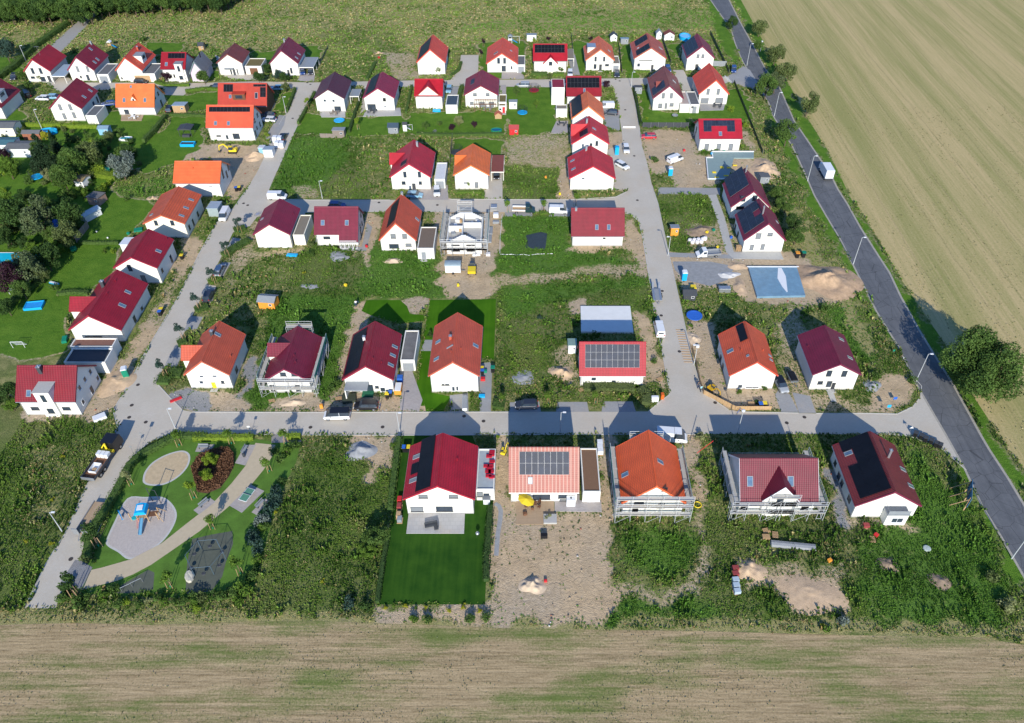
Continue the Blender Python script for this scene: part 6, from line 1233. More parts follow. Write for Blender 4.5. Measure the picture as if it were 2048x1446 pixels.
for i,(c,x,y,rz) in enumerate([(2,725,1110,0),(2,770,1112,0),(2,745,1160,0),(2,790,1165,0)]):
    q=U(c,x,y,.5); r=thing('insulation_pack','white wrapped pack stacked at the top of the left street','pack',(q.x,q.y,.02),rz,'white wrapped packs'); MB().box(-.6,-.8,.12,.6,.8,1.7).build('pack',WHITEP,r,bevel=.05); MB().box(-.6,-.8,0,.6,.8,.11).build('pallet',WOOD,r)
shed('container','white open-fronted box between the wrapped packs and the sand heap',2,665,1275,2.6,2.4,2.3,0,mat('pale_blue_sheet',(.30,.38,.45),.5),WHITEP,cat='container',win=False); shed('garden_hut','white tilted cabin left of the open-fronted box',2,600,1255,1.4,2,2.2,0,WHITEP,mat('sky_blue_boards',(.22,.45,.6),.7),win=False)
def pallet(label,c,x,y,rz=0,n=1,load=None,lh=.6,z=0):
    q=U(c,x,y,z); r=thing('pallet',label,'pallet',(q.x,q.y,z+.02),rz,'pallets'); mb=MB()
    for j in range(n):
        z0=j*.15
        for i in range(6):mb.box(-.6,-.42+i*.16-.05,z0+.11,.6,-.42+i*.16+.05,z0+.135)
        for s in (-.55,0,.55):mb.box(s-.05,-.45,z0,s+.05,.45,z0+.109)
    mb.build('slats',WOOD,r)
    if load:MB().box(-.5,-.38,n*.15,.5,.38,n*.15+lh).build('load',load,r,bevel=.02)
    return r
P_=[('yellow pallet leaning on the heap below the raspberry house',15,1525,975,.2,2),('pale pallet in front of the leaning one below the raspberry house',15,1520,1040,0,4),('pallet lying right of the stack below the raspberry house',15,1605,1015,1.4,2),('reddish pallet in front of the scaffolded plum house',10,690,975,.3,1),
      ('wide pallet leaning by the white people carrier',10,1338,955,.2,2),('pallet beside the bicycle in the weeds by the balcony bay',14,650,1035,1.5,1),('pallet in the weeds below the low solar house',11,1750,865,.5,1),('pallet in the weeds left of the right-hand street',12,578,762,.5,1),('pallet inside the curved board fence',12,1455,1010,.0,3),('timber stack at the lower panelled house corner',8,1330,820,0,8)]
for a in P_:pallet(*a)
pallet('pallet with red bricks by the balcony bay',14,590,925,0,2,BRK,.5)
for i,(x,y) in enumerate([(352,350),(352,382)]):pallet(['upper','lower'][i]+' dark red brick pack in the weeds at the bottom right',23,x,y,.1,1,BRK,.6)
for i,(x,y) in enumerate([(352,420),(356,452),(362,486)]):pallet(['top','middle','bottom'][i]+' silver-wrapped pack in the weeds at the bottom right',23,x,y,.1,1,mat('silver_wrap',(.42,.5,.56),.4),.7)
q=U(23,690,215); o=thing('plank_stack','long grey foil-covered plank stack in the weeds','plank stack',(q.x,q.y,.02),-.12); MB().box(-3.6,-.5,0,3.6,.5,.25).build('planks',GREYM,o); MB().prism([(-.55,.25),(.55,.25),(.45,.62),(0,.7),(-.45,.6)],'X',-3.5,3.5).build('foil',mat('pale_foil',(.27,.28,.29),.5),o)
# timber pallets beside crimson house
for i,(x,y,m_) in enumerate([(92,700,RED),(88,760,BRK),(82,840,WOOD),(92,880,GREYM)]):pallet(['topmost','second','third','lowest'][i]+' material pack along the left wall of the crimson house',16,x,y,1.57,1,m_,.7)
# tiles on the zinc annex roof
for i,(x,y) in enumerate([(910,290),(935,275),(938,340),(925,380),(885,380),(900,430),(930,430),(905,470),(935,480),(915,400),(938,250)]):
    q=U(16,x,y,2.85); o=MB().box(-.5,-.28,0,.5,.28,.3).build('tile_stack',mat('crimson_tile',(.42,.012,.03),.6),loc=(q.x,q.y,2.83)); tag(o,'stack of crimson roof tiles on the zinc annex roof','tile stack','roof tile stacks on the annex')
# ---------------------------------------------------------------- slabs, terraces, foils
def slabbox(name,label,cat,c,pl,h,m,z=0):
    p=gp(pl,c); o=sheet(name,p,h,m,'thing',thick=h - z + .02); o['kind']='thing'; tag(o,label,cat); block(p); return o
sl_=slabbox('foundation_slab','large white concrete foundation slab behind the solar-covered low house','foundation',0,[(1162,666),(1266.5,667),(1260,615),(1161,615)],.45,mat('fresh_concrete',(.70,.70,.68),.85,.06,1))
slabbox('terrace','pale slab terrace in front of the crimson house','terrace',16,[(150,998),(680,998),(688,815),(172,813)],.12,SLAB)
slabbox('terrace','wood-coloured terrace with yellow parasol in front of the salmon house','terrace',16,[(1158,915),(1510,915),(1505,700),(1160,700)],.15,DECK); slabbox('terrace','pinkish paved terrace right of the wooden one','terrace',16,[(1512,795),(1945,800),(1938,695),(1740,695),(1740,640),(1700,640),(1700,702),(1511,702)],.10,PAVEP)
slabbox('terrace','grey paved yard with toys right of the plain orange-red house','terrace',11,[(765,745),(770,1078),(875,1078),(888,640),(865,600),(790,610),(765,640)],.035,PAVEG); slabbox('terrace','small grey terrace left of the plain orange-red house','terrace',11,[(200,490),(325,492),(330,385),(240,385)],.035,PAVEG)
slabbox('driveway_slab','grey front path of the plain orange-red house','path',11,[(480,920),(480,1077),(660,1077),(655,900)],.04,PAVEG)
slabbox('terrace','grey terrace of the red and black-panelled house','terrace',2,[(1570,885),(1940,875),(1930,800),(1600,820)],.1,SLAB); slabbox('terrace','terrace of the dark purple roofed house','terrace',2,[(1170,890),(1400,890),(1400,835),(1150,835)],.1,SLAB)
slabbox('terrace','narrow slab terrace of the house beside orange-brown stripes','terrace',6,[(1140,775),(1340,775),(1345,800),(1350,820),(1600,830),(1660,600),(1610,560),(1560,790)],.03,PAVEG)
slabbox('terrace','dark terrace of the little-gable orange house','terrace',1,[(1165,925),(1365,925),(1385,870),(1170,868)],.1,DECK); slabbox('concrete_path','concrete access strip below the lower panelled house','path',8,[(1290,905),(1770,910),(1740,842),(1215,842)],.06,CONC)
slabbox('paved_path','paved strip between weeds and the panelled pair','path',8,[(1040,290),(1120,285),(1200,500),(1290,840),(1215,840),(1120,495)],.03,CONC)
slabbox('terrace','pinkish sun terrace with grill left of the row of three','terrace',3,[(1450,1048),(1620,1048),(1620,925),(1505,930)],.08,PAVEP); slabbox('terrace','dark slab terrace behind the vermilion house','terrace',4,[(965,828),(1190,822),(1205,765),(960,765)],.06,PAVEG)
slabbox('garden_path','front step path of the plum house near the junction','path',13,[(232,1035),(290,1035),(330,1145),(280,1145)],.12,CONC)
slabbox('pond_foil','crumpled black pond foil on the green plot','foil',7,[(1215,680),(1360,648),(1418,665),(1400,812),(1205,800)],.10,mat('black_foil',(.04,.05,.055),.35,.3,1.2,bump=.8));
# basement pit covered by blue foil
pit=[(1425,1000),(1890,995),(1975,1275),(1510,1285)]
o=slabbox('basement_cover','blue foil stretched over the square basement pit','tarpaulin',8,pit,.55,mat('blue_foil',(.16,.28,.38),.32,.2,1.0,bump=.6))
slabbox('foil_strip','white spindle-shaped gap in the blue foil cover','tarpaulin',8,[(1712,1010),(1745,1012),(1785,1090),(1803,1240),(1795,1245),(1750,1190),(1705,1110)],.575,WHITEP,.55)
P4=gp(pit,8); pr_=thing('loose_plank','white plank along the upper edge of the foil-covered pit','plank',(P4[0][0],P4[0][1],.55)); MB().box(-.3,-.12,0,P4[1][0]-P4[0][0]+.4,.12,.14).build('plank',WHITEP,pr_)
# concrete ground floor with yellow formwork
sy=gp([(1040,145),(1230,145),(1290,-60),(1480,-60),(1480,-118),(1075,-118),(1085,-60),(1022,-60)],8)
o=sheet('foundation_slab',sy,.3,mat('grey_green_slab',(.22,.30,.30),.8,.08,1),'thing',.32); tag(o,'grey foundation with yellow formwork beside the upper panelled house','foundation'); o['kind']='thing'; block(sy)
mb=MB(); [mb.bar((*sy[i],.42),(*sy[(i+1)%len(sy)],.42),.24,.24) for i in (0,4,5,6,7)]; mb.build('rim_wall',WHITEP,o)
for i,(x,y,w_,l_) in enumerate([(1100,72,1.0,.7),(1125,122,1.2,.6),(1175,25,.9,1.0),(1240,28,1.0,.6),(1300,5,1.1,.5),(1215,105,1.3,.4)]):
    q=U(8,x,y,.3); m_=MB().box(-w_/2,-l_/2,0,w_/2,l_/2,.18).build('formwork_board',YELLOW,loc=(q.x,q.y,.3)); tag(m_,'yellow board lying on the grey foundation','board','yellow formwork boards')
# ---------------------------------------------------------------- heaps
def heap(label,c,x,y,rx,ry,h,m,seed,rz=0,cat='heap',name='sand_heap',wob=.3):
    p=U(c,x,y); rr=np.random.RandomState(seed); n,k=56,22; V=[];
    for j in range(k + 1):
        t=j / k
        for i in range(n):
            a=2*math.pi*i/n; e=1 + wob*(math.sin(2*a+seed)*.4 + math.sin(3*a+seed*2)*.35 + math.sin(5*a+seed)*.15); r=t*e
            g_=float(vnoise(np.array([rx*r*math.cos(a)+50*seed]),np.array([ry*r*math.sin(a)+90.]),max(rx,ry)*.34,61)[0]); g2=float(vnoise(np.array([rx*r*math.cos(a)+50*seed]),np.array([ry*r*math.sin(a)+90.]),.55,62)[0]); hh=(1-t**1.25)**1.35*(.35+1.0*g_)*(.84+.32*g2)
            V.append((rx*r*math.cos(a),ry*r*math.sin(a),max(h*hh,-.02) if j < k else -.03))
    b_=MB(); b_.v=V
    for j in range(k):
        for i in range(n):q=(i+1)%n; b_.f.append((j*n+i,(j+1)*n+i,(j+1)*n+q,j*n+q)); b_.m.append(0)
    o=b_.build(name,m,loc=(p.x,p.y,.0),rz=rz,smooth=True); tag(o,label,cat); return o
SANDM=mat('sand_heap',(.56,.40,.255),.95,.18,1.2,bump=.6); SANDP=mat('sand_heap_pale',(.60,.46,.32),.95,.14,1.2,bump=.6); GRAVM=mat('gravel_heap',(.33,.335,.34),.95,.16,2,bump=.6); EARTH=mat('earth_heap',(.30,.22,.15),.95,.2,1.2,bump=.6)
for a in [('grey gravel heap beside the bottom street','',30,640,960,2.6,2.6,1.0,GRAVM,1),('small sand heap with a dark hollow on the sandy yard','',29,350,700,2.0,1.7,.9,SANDP,2),('large ploughed sand heap right of the foil-covered pit','',25,570,1090,8.2,6.6,2.2,mat('dug_sand',(.47,.32,.20),.95,.3,.9,bump=.9),3),('pale sand bank in the lower right weeds','',23,800,500,5.6,3.2,.45,SANDM,4),
          ('grooved earth mound beside the yellow formwork slab','',4,1590,1390,4.5,5.5,1.6,SANDM,5),('sand heap in front of the orange roofed house with solar strip','',2,530,1270,3.0,2.8,1.4,SANDM,6),('sand heap beside the white-tarp load','',9,1130,790,3.0,4.5,.8,SANDM,7),('round sand mound in the lower right weeds','',23,440,350,2.5,2.3,.9,SANDM,8),
          ('earth heap beside the low solar-covered house','',11,1560,700,2.6,2.2,1.2,SANDM,9),('flat grey gravel heap behind the veranda house','',6,1340,880,2.6,2.0,.5,GRAVM,10),('sand heap in front of the middle street orange-red house','',6,1860,925,2.6,1.0,.5,SANDP,11),('grey sand heap on the panelled pair plot','',8,950,640,3.6,2.6,.9,EARTH,12),
          ('pale gravel heap at the plum house near the junction','',13,650,1000,1.7,1.9,.6,GRAVM,13),('sand heap on the scaffolded plum house forecourt','',10,890,985,2.3,1.4,.5,SANDP,14),('dark earth patch heap in the lower right weeds','',23,1250,320,1.7,1.6,.5,EARTH,15),('brown earth heap right of the dark one','',23,1555,420,1.8,1.5,.4,EARTH,16),
          ('excavated sand rim above the foil pit','',8,1330,975,3.0,1.4,.6,SANDM,17),('sand rim left of the foil pit','',8,1350,1180,1.6,3.5,.6,SANDM,18),('pale sand heap behind the grey gravel yard','',8,1240,1060,2.6,1.3,.5,mat('white_sand',(.6,.58,.55),.95,.1,2),19),('sand heap by the upper lawns with red toy hut','',2,1720,270,1.6,1.6,.5,SANDM,20),
          ('pale sand mound left of the round one','',5,1480,320,1.6,1.3,.5,SANDM,21),('low grey gravel heap on the green plot','',6,1060,1170,2.2,.9,.25,GRAVM,22),('small sand mound by the curved board fence','',12,900,370,1.6,1.8,.5,SANDP,23),('grey gravel heap at the front garden of the low solar house','',11,1190,750,2.6,2.0,.4,GRAVM,24)]:
    heap(a[0],*a[2:])
# ---------------------------------------------------------------- street furniture
LAMPM=mat('lamp_post_grey',(.55,.57,.58),.4,.05,metal=.2)
def lamp(label,c,x,y,rz=0,h=7.4,ball=False,arm=.9):
    p=U(c,x,y); r=thing('street_lamp',label,'street lamp',(p.x,p.y,0),rz,'street lamps')
    MB().tube((0,0,0),(0,0,h),.085,8,r2=.055).tube((0,0,0),(0,0,.9),.11,8).build('post',LAMPM,r)
    if ball:MB().lathe([(.05,h),(.32,h+.1),(.36,h+.3),(.1,h+.42)],12).build('lamp_head',WHITEP,r)
    else:MB().bar((0,0,h),(arm*.4,0,h+.05),.06,.06).build('arm',LAMPM,r); MB().box(arm*.35,-.14,h,arm,.14,h+.12).build('lamp_head',WHITEP,r)
for a in [('street lamp at the big tree by the junction',13,1045,965),('street lamp left of the tree-lined road where the back street joins',4,1415,392),('street lamp between the balcony bay house meadow and main road',25,882,892),('street lamp by the road next to the bend with the trees',24,337,795),
          ('street lamp leaning over the white box truck',24,565,1240),('street lamp at the right edge beside the lower verge',23,1975,285)]:lamp(*a)
for a in [('street lamp in the weeds left of the bottom street end',17,450,842,0,5.2),('street lamp by the allotment hedge below the annex house',1,404,1000,0,6),('street lamp in the dry weeds above the veranda house',6,1180,325,0,5.2),('street lamp beside the hedge garden at the upper left street',2,830,850,0,5.2),
          ('street lamp in the shade behind the salmon roofed house',11,1545,1270,0,5.2),('street lamp at the leftmost hedge by the antenna house',1,250,345,0,5.2),('lamp post in the yellow hedge by the playground entry',10,1925,1275,0,5.2),('street lamp on the kerb above the long weed strip by the fence',8,655,870,3.14,5.2),
          ('street lamp at the top of the right-hand street',4,300,600,0,5.0),('street lamp between young trees at the playground corner',9,1690,1235,0,5.2),('street lamp by the wooden hut slope at the right street kerb',12,905,620,3.14,5.2)]:lamp(*a)
lamp('ball-topped street lamp in the shade behind the scaffolded raspberry house',12,1330,1262,0,5.2,True); lamp('ball-topped lamp beside the field edge trees',24,242,350,0,3.2,True)
# signs
def sign(label,c,x,y,m,w=.6,hh=.6,h=2.4,rz=0,tri=False):
    p=U(c,x,y); r=thing('traffic_sign',label,'sign',(p.x,p.y,0),rz,'signs'); MB().tube((0,0,0),(0,0,h),.03,6).build('post',METAL,r)
    if tri:MB().prism([(-w/2,h-.5),(w/2,h-.5),(0,h)],'Y',-.05,-.03).build('sign_plate',m,r)
    else:MB().box(-w/2,-.05,h-hh,w/2,-.03,h).build('sign_plate',m,r)
sign('blue square sign in the sandy corner by the main road',13,780,1245,CYAN,.7,.7,2.2); sign('second blue square sign near the sandy corner',13,850,1140,BLUE,.7,.7,1.2); sign('white warning sign on the kerb by the row of black boards',14,990,65,WHITEP,.8,.8,1.6,0,True)
sign('grey sign at the playground hedge corner',17,1045,190,METAL); sign('white sign at the park path entrance',10,490,1290,WHITEP,.5,.4,2.2); sign('small green sign on the left verge of the main road',13,840,705,TEAL,.4,.5,1.0); sign('white reflector post on the left verge of the main road',13,925,775,WHITEP,.12,.3,1.0); sign('blue sign left of the playground lawn hedge',18,860,355,METAL,.5,.4,2.4)
# billboard by the main road
p=U(14,1480,690); r=thing('billboard','large timber-framed billboard seen from behind beside the main road','billboard',(p.x,p.y,0),1.15)
for i in range(3):MB().box(-2+i*2-.08,-.08,0,-2+i*2+.08,.08,3.4).build('post',WOOD,r); MB().bar((-2+i*2,.1,2.8),(-2+i*2,2.4,0),.1,.1).build('brace',WOOD,r)
MB().box(-2.3,-.16,1.2,2.3,-.085,3.5).build('board',mat('billboard_blue',(.07,.18,.30),.5),r)
# black boards / waste row by kerb
for i,(x,y) in enumerate([(1035,100),(1085,122),(1125,145),(1175,165),(1220,190),(1255,205)]):
    q=U(14,x,y); r=thing('waste_bin','black bin, number one of the row standing at the bottom right kerb'.replace('number one',['first from left','second from left','third from left','fourth from left','fifth from left','rightmost'][i]),'bin',(q.x,q.y,.01),-.5,'black bins at the kerb'); MB().prism([(-.3,0),(.3,0),(.36,1.05),(-.36,1.05)],'Y',-.4,.4).build('bin_body',BLACK,r); MB().box(-.39,-.44,1.05,.39,.42,1.13).build('lid',DGREY,r)
# ---------------------------------------------------------------- scaffolding
NET=mat('scaffold_net_green',(.06,.26,.19),.8,.15,3); TUBE=mat('scaffold_tube',(.60,.61,.61),.45,.08,metal=.2); PLK=mat('scaffold_plank',(.42,.40,.36),.85,.15,4)
def scaffold(label,hx,sides,levels=3,net=(),lift=2.0,top=1.0):
    """platforms round the walls of a house: sides as (face, start, end, levels)"""
    r=thing('scaffolding',label,'scaffolding',tuple(hx.org),0); W,L=hx.W,hx.L
    for f,s0,s1,lv in sides:
        O,A,N={'F':(Vector((0,0,0)),Vector((1,0,0)),Vector((0,-1,0))),'L':(Vector((0,0,0)),Vector((0,1,0)),Vector((-1,0,0))),'R':(Vector((W,0,0)),Vector((0,1,0)),Vector((1,0,0))),'B':(Vector((0,L,0)),Vector((1,0,0)),Vector((0,1,0)))}[f]
        n=max(1,round((s1-s0)/2.5)); st=(s1-s0)/n; Z=Vector((0,0,1)); d0,d1=.55,1.35
        for i in range(n+1):
            mb=MB(); b=O + A*(s0+i*st)
            for d in (d0,d1):mb.tube(b+N*d,b+N*d+Z*(lv*lift+(top if d == d1 else 0)),.04,5)
            for j in range(lv+1):mb.tube(b+N*d0+Z*(j*lift or .25),b+N*d1+Z*(j*lift or .25),.03,5)
            mb.build('upright',TUBE,r)
        for j in range(1,lv+1):
            z=j*lift; a,b=O+A*s0+N*((d0+d1)/2)+Z*z,O+A*s1+N*((d0+d1)/2)+Z*z
            MB().bar(a,b,d1-d0-.08,.05).build('platform',PLK,r)
            mb=MB(); [mb.tube(O+A*s0+N*d1+Z*(z+q),O+A*s1+N*d1+Z*(z+q),.03,5) for q in (.5,1.0)]; mb.build('guard_rail',TUBE,r)
            MB().bar(O+A*s0+N*d1+Z*(z+.1),O+A*s1+N*d1+Z*(z+.1),.03,.15).build('toe_board',PLK,r)
        for i in range(0,n,2):
            for j in range(lv):MB().tube(O+A*(s0+i*st)+N*(d1+.04)+Z*(j*lift),O+A*(s0+(i+1)*st)+N*(d1+.04)+Z*((j+1)*lift),.025,5).build('brace',TUBE,r)
        if f in net:
            z0=lv*lift; a,b=O+A*s0+N*(d1+.08)+Z*(z0+.5),O+A*s1+N*(d1+.08)+Z*(z0+.5); MB().bar(a,b,.03,.9).build('safety_net',NET,r)
    return r
h=HSC1; scaffold('scaffolding with green nets round the plum roofed house',h,[('F',-1.2,h.W+1.2,2),('L',-.5,h.L,2),('R',-.5,h.L,2),('B',1.5,h.W-1.5,3)],net=('L','R'))
h=HSC2; scaffold('scaffolding at the glowing orange roofed house',h,[('F',-1.3,h.W+1.3,3),('L',-.3,h.L+.5,2),('R',-.3,h.L,2),('B',2,h.W-2,3)],net=('L','R'))
h=HSC3; scaffold('wide scaffolding round the raspberry roof with pointed gable',h,[('F',-1.8,h.W+1.5,2),('F',h.W*.35,h.W*.72,3),('L',-1,h.L+1,2),('R',-1,h.L+1,2),('B',0,h.W,1)])
# red-white boom and long rails beside it
a_,b_=U(15,890,258,2.5),U(15,1040,145,5.5); MBo=MB().tube((0,0,0),tuple(b_ - a_),.06,6).build('warning_pole',RED,loc=tuple(a_)); tag(MBo,'slanted red pole on the left scaffold of the raspberry house','pole')
# ---- the block-built house shell
P0,P1=U(7,455,858),U(7,790,858); X0,Y0,Wd=P0.x,P0.y,P1.x-P0.x; Ld=11.0
r=thing('house_shell','roofless white block-built house shell full of building material','house under construction',(X0,Y0,0));
def wallrun(mb,x0,y0,x1,y1,z0,z1,holes=()):
    mb.box(x0,y0,z0,x1,y1,z1)
H1=3.0
MB().box(0,0,0,Wd,.36,H1).box(0,Ld-.36,0,Wd,Ld,H1).box(0,.36,0,.36,Ld-.36,H1).box(Wd-.36,.36,0,Wd,Ld-.36,H1).build('wall',BLOCKW,r)
MB().box(.36,.36,H1-.25,Wd-.36,Ld-.36,H1-.02).build('floor_slab',CONC,r)
mb=MB()
for k in range(8):mb.box(k*.5,.003,H1+k*.28,Wd-k*.5,.3,H1+k*.28+.279)
mb.build('front_gable_blocks',BLOCKW,r); mb=MB(); [mb.box(k*.5,Ld-.3,H1+k*.28,Wd-k*.5,Ld-.003,H1+k*.28+.279) for k in range(6)]; mb.build('rear_gable_blocks',BLOCKW,r)
MB().box(.003,.3,H1,.3,Ld-.3,H1+.6).box(Wd-.3,.3,H1,Wd-.003,Ld-.3,H1+.6).box(3.6,.3,H1,3.78,Ld-.3,H1+1.6).box(.3,5,H1,3.6,5.18,H1+1.6).box(3.78,6.6,H1,Wd-.3,6.78,H1+1.5).build('inner_wall',BLOCKW,r)
for u in (2.1,Wd-2.6):window(r,(Vector((0,0,0)),Vector((1,0,0)),Vector((0,-1,0))),u,2.5,2.0,.35,'o',False); window(r,(Vector((0,0,0)),Vector((1,0,0)),Vector((0,-1,0))),u,1.0,2.0,.6,'o',False)
block([(X0,Y0),(X0+Wd,Y0),(X0+Wd,Y0+Ld),(X0,Y0+Ld)])
HS=Ctx(); HS.org=Vector((X0,Y0,0)); HS.W,HS.L=Wd,Ld
scaffold('scaffolding with green side nets round the block-built shell',HS,[('F',-1.3,Wd+1.3,1),('F',-1.3,Wd+1.3,2),('L',-.3,Ld+.6,2),('R',-.3,Ld+.6,2),('B',2,5.5,3),('B',-.8,Wd+.8,1)],net=('L','R'))
rr=random.Random(5)
for i in range(16):
    x,y=X0+rr.uniform(.8,Wd-1),Y0+rr.uniform(.8,Ld-1); m_=[BLOCKW,WHITEP,GREYM,WOOD,BLOCKW,METAL][i%6]; w_,l_,h_=rr.uniform(.5,1.3),rr.uniform(.5,1.1),rr.uniform(.3,.9)
    o=MB().box(-w_/2,-l_/2,0,w_/2,l_/2,h_).build('material_stack',m_,loc=(x,y,H1-.02),rz=rr.uniform(-.3,.3),bevel=.03); tag(o,'pile of blocks and material on the upper floor of the house shell','material stack','material stacks in the house shell')
for i,(x,y,w_,l_,h_,m_) in enumerate([(905,420,1.6,1.6,.8,METAL),(925,500,1.3,1.1,1.0,WHITEP),(925,560,1.6,.8,.6,GREYM),(870,640,1.2,3.2,.4,GREYM),(860,720,1.2,3.0,.4,GREYM),(720,870,1.0,1.0,.5,WHITEP),(755,868,1,.8,.5,WHITEP),(850,870,1,1,.6,BAG)]):
    q=U(7,x,y); o=MB().box(-w_/2,-l_/2,0,w_/2,l_/2,h_).build('material_stack',m_,loc=(q.x,q.y,.01),bevel=.04); tag(o,'building material stacked on the ground right of the block-built shell','material stack','material stacks beside the house shell')
# ---------------------------------------------------------------- fences, hose, path edge
def fence(name,label,c,pl,h,m,post=METAL,step=2.4,gap=0,cat='fence',board=None):
    pts=[Vector((*q,0)) for q in gp(pl,c)]; r=thing(name,label,cat,tuple(pts[0])); o=pts[0]; n=0
    for a,b in zip(pts,pts[1:]):
        a,b=a-o,b-o; L=(b-a).length; k=max(1,round(L/step));
        MB().bar(a+Vector((0,0,h/2+gap/2)),b+Vector((0,0,h/2+gap/2)),.03,h-gap).build('fence_panel',m,r)
        mb=MB()
        for i in range(k+1):q=a+(b-a)*i/k; mb.tube(q,q+Vector((0,0,h+.05)),.04,5)
        mb.build('post',post,r)
BOARD=pavemat('fence_boards',(.50,.33,.17),.14,4,.5,.15)
fence('board_fence','curved light timber fence round the vermilion house garden',12,[(880,470),(925,620),(960,800),(995,905),(1120,970),(1300,1062),(1645,1062)],1.1,BOARD,WOOD)
fence('privacy_fence','long dark grey fence behind the sandy plot',4,[(415,990),(850,990)],1.7,DGREY); fence('privacy_fence','dark fence along the garden above the sandy plot',4,[(1290,560),(1420,880),(1565,1245)],1.2,mat('green_mesh_fence',(.07,.10,.04),.8)); fence('privacy_fence','dark fence left of the brown panelled house garden',4,[(320,610),(405,990)],1.3,DGREY)
fence('privacy_fence','grey board fence right of the back row end house',4,[(1085,395),(1215,400)],1.8,GREYM); fence('privacy_fence','dark fence between back row gardens',4,[(180,190),(210,470)],1.4,DGREY); fence('privacy_fence','dark fence right of the orange-brown house',4,[(600,150),(680,380)],1.4,DGREY)
fence('wire_fence','dark fence down the right side of the last back garden',4,[(1060,90),(1240,470)],1.5,mat('green_mesh_fence',(.03,.045,.02),.8)); fence('privacy_fence','dark fence between silver dormer house and wide solar house',3,[(1652,110),(1665,260)],1.4,DGREY)
fence('garden_fence','grey fence on the allotment edge left of the lawns',5,[(860,600),(740,750)],1.9,mat('weathered_board',(.24,.2,.17),.9)); fence('wire_fence','thin dark fence along the lawn of the vermilion back row house',3,[(1205,110),(1205,290)],1.2,DGREY); fence('garden_fence','dark board fence below the trampoline lawn',2,[(1160,1085),(1290,1088)],1.3,mat('weathered_board',(.24,.2,.17),.9))
fence('wire_fence','dark plot fence between the dry strip and the bright orange house',3,[(505,1080),(480,1390)],1.2,DGREY); fence('wire_fence','thin green plot fence left of the plum red house garden',2,[(1235,230),(1160,380)],1.2,mat('green_mesh_fence',(.03,.045,.02),.8))
fence('street_gate','white board barrier across the right-hand street',4,[(220,992),(340,992)],.5,WHITEP,WHITEP,cat='barrier'); fence('board_row','white boards standing at the junction of the back street',4,[(1200,505),(1262,560)],.7,WHITEP,WHITEP,cat='barrier')
q=[Vector((*p,.06)) for p in gp([(985,480),(975,600),(965,700),(962,860),(1020,865),(1080,862),(1120,870),(1190,862),(1240,872),(1320,860),(1475,856)],7)]
mb=MB(); [mb.tube(a,b,.06,5) for a,b in zip(q,q[1:])]; tag(mb.build('barrier_tape',WHITEP),'white line of tape laid round the green pond plot','barrier tape')
ribbon('footpath',[(962,720),(1000,742),(1018,790),(1012,870),(990,1000),(975,1200),(968,1446)][:6],.75,.012,GRAVM,c=16)
mb=MB(); A_,B_=U(12,800,290),U(12,880,600); d=(B_-A_); n_=Vector((d.y,-d.x,0)).normalized()
fl=thing('board_path','row of loose boards laid along the kerb of the right-hand street','boards',(A_.x,A_.y,.03)); [mb.bar(d*i/13 - n_*.2,d*i/13 + n_*1.5 + Vector((0,.15,0)),.22,.05) for i in range(14)]; mb.build('board',WOOD,fl)
tag(MB().bar((0,0,.1),(2.2,0,.1),.6,.2).build('red_white_barrier',RED,loc=tuple(U(9,1640,985)),rz=.6),'small red barrier lying at the left street corner','barrier')
# yellow ring pipe
p=U(15,895,735); mb=MB(); [mb.tube((.62*math.cos(t),.62*math.sin(t),.12),(.62*math.cos(t+.35),.62*math.sin(t+.35),.12),.1,6) for t in [k*.349 for k in range(18)]]; tag(mb.build('pipe_coil',YELLOW,loc=(p.x,p.y,0)),'yellow pipe coil lying by the scaffolded orange house','pipe coil')
# tank cover disc
p=U(14,1145,1118); tag(MB().lathe([(.62,.0),(.62,.18),(.5,.24),(.01,.26)],20).build('tank_cover',mat('pale_green_cover',(.42,.48,.45),.7),loc=(p.x,p.y,0)),'round pale tank cover in the lower right meadow','cover')
# ---------------------------------------------------------------- pools, trampolines, garden things
WATER=mat('pool_water',(.02,.42,.62),.08,.2,.6,spec=.8)
def pool(label,c,x,y,rx,ry,h,rim=CYAN,water=WATER,rect=False,rz=0):
    p=U(c,x,y); r=thing('garden_pool',label,'pool',(p.x,p.y,.01),rz,'garden pools')
    if rect:MB().box(-rx,-ry,0,rx,-ry+.2,h).box(-rx,ry-.2,0,rx,ry,h).box(-rx,-ry+.2,0,-rx+.2,ry-.2,h).box(rx-.2,-ry+.2,0,rx,ry-.2,h).build('pool_wall',rim,r,bevel=.05); MB().box(-rx+.2,-ry+.2,.02,rx-.2,ry-.2,h*.75).build('water',water,r)
    else:
        MB().lathe([(1,0),(1.02,h),(.9,h),(.88,h*.8)],28,sx=rx,sy=ry).build('pool_wall',rim,r); MB().lathe([(.87,.02),(.87,h*.85)],28,sx=rx,sy=ry).build('water',water,r)
pool('turquoise oval pool above the allotment trees',1,480,1040,2.4,1.4,1.0); pool('small blue and white paddling pool on the lawn',1,1215,1105,1.6,1.0,.6,WHITEP,rect=True,rz=-.1); pool('blue covered rectangular pool on the lawn by the pavilion',1,1815,1160,2.0,1.0,.8,CYAN,DGREY,True)
pool('bright blue inflatable pool on the lawn by the football goal',5,335,1365,1.9,1.3,.6,CYAN,mat('bright_pool',(.03,.3,.75),.3),True,.15); pool('green oval pool cover behind the light green hedge',5,970,60,2.6,1.2,.7,mat('green_pool',(.02,.35,.22),.5),mat('green_pool2',(.03,.4,.27),.5))
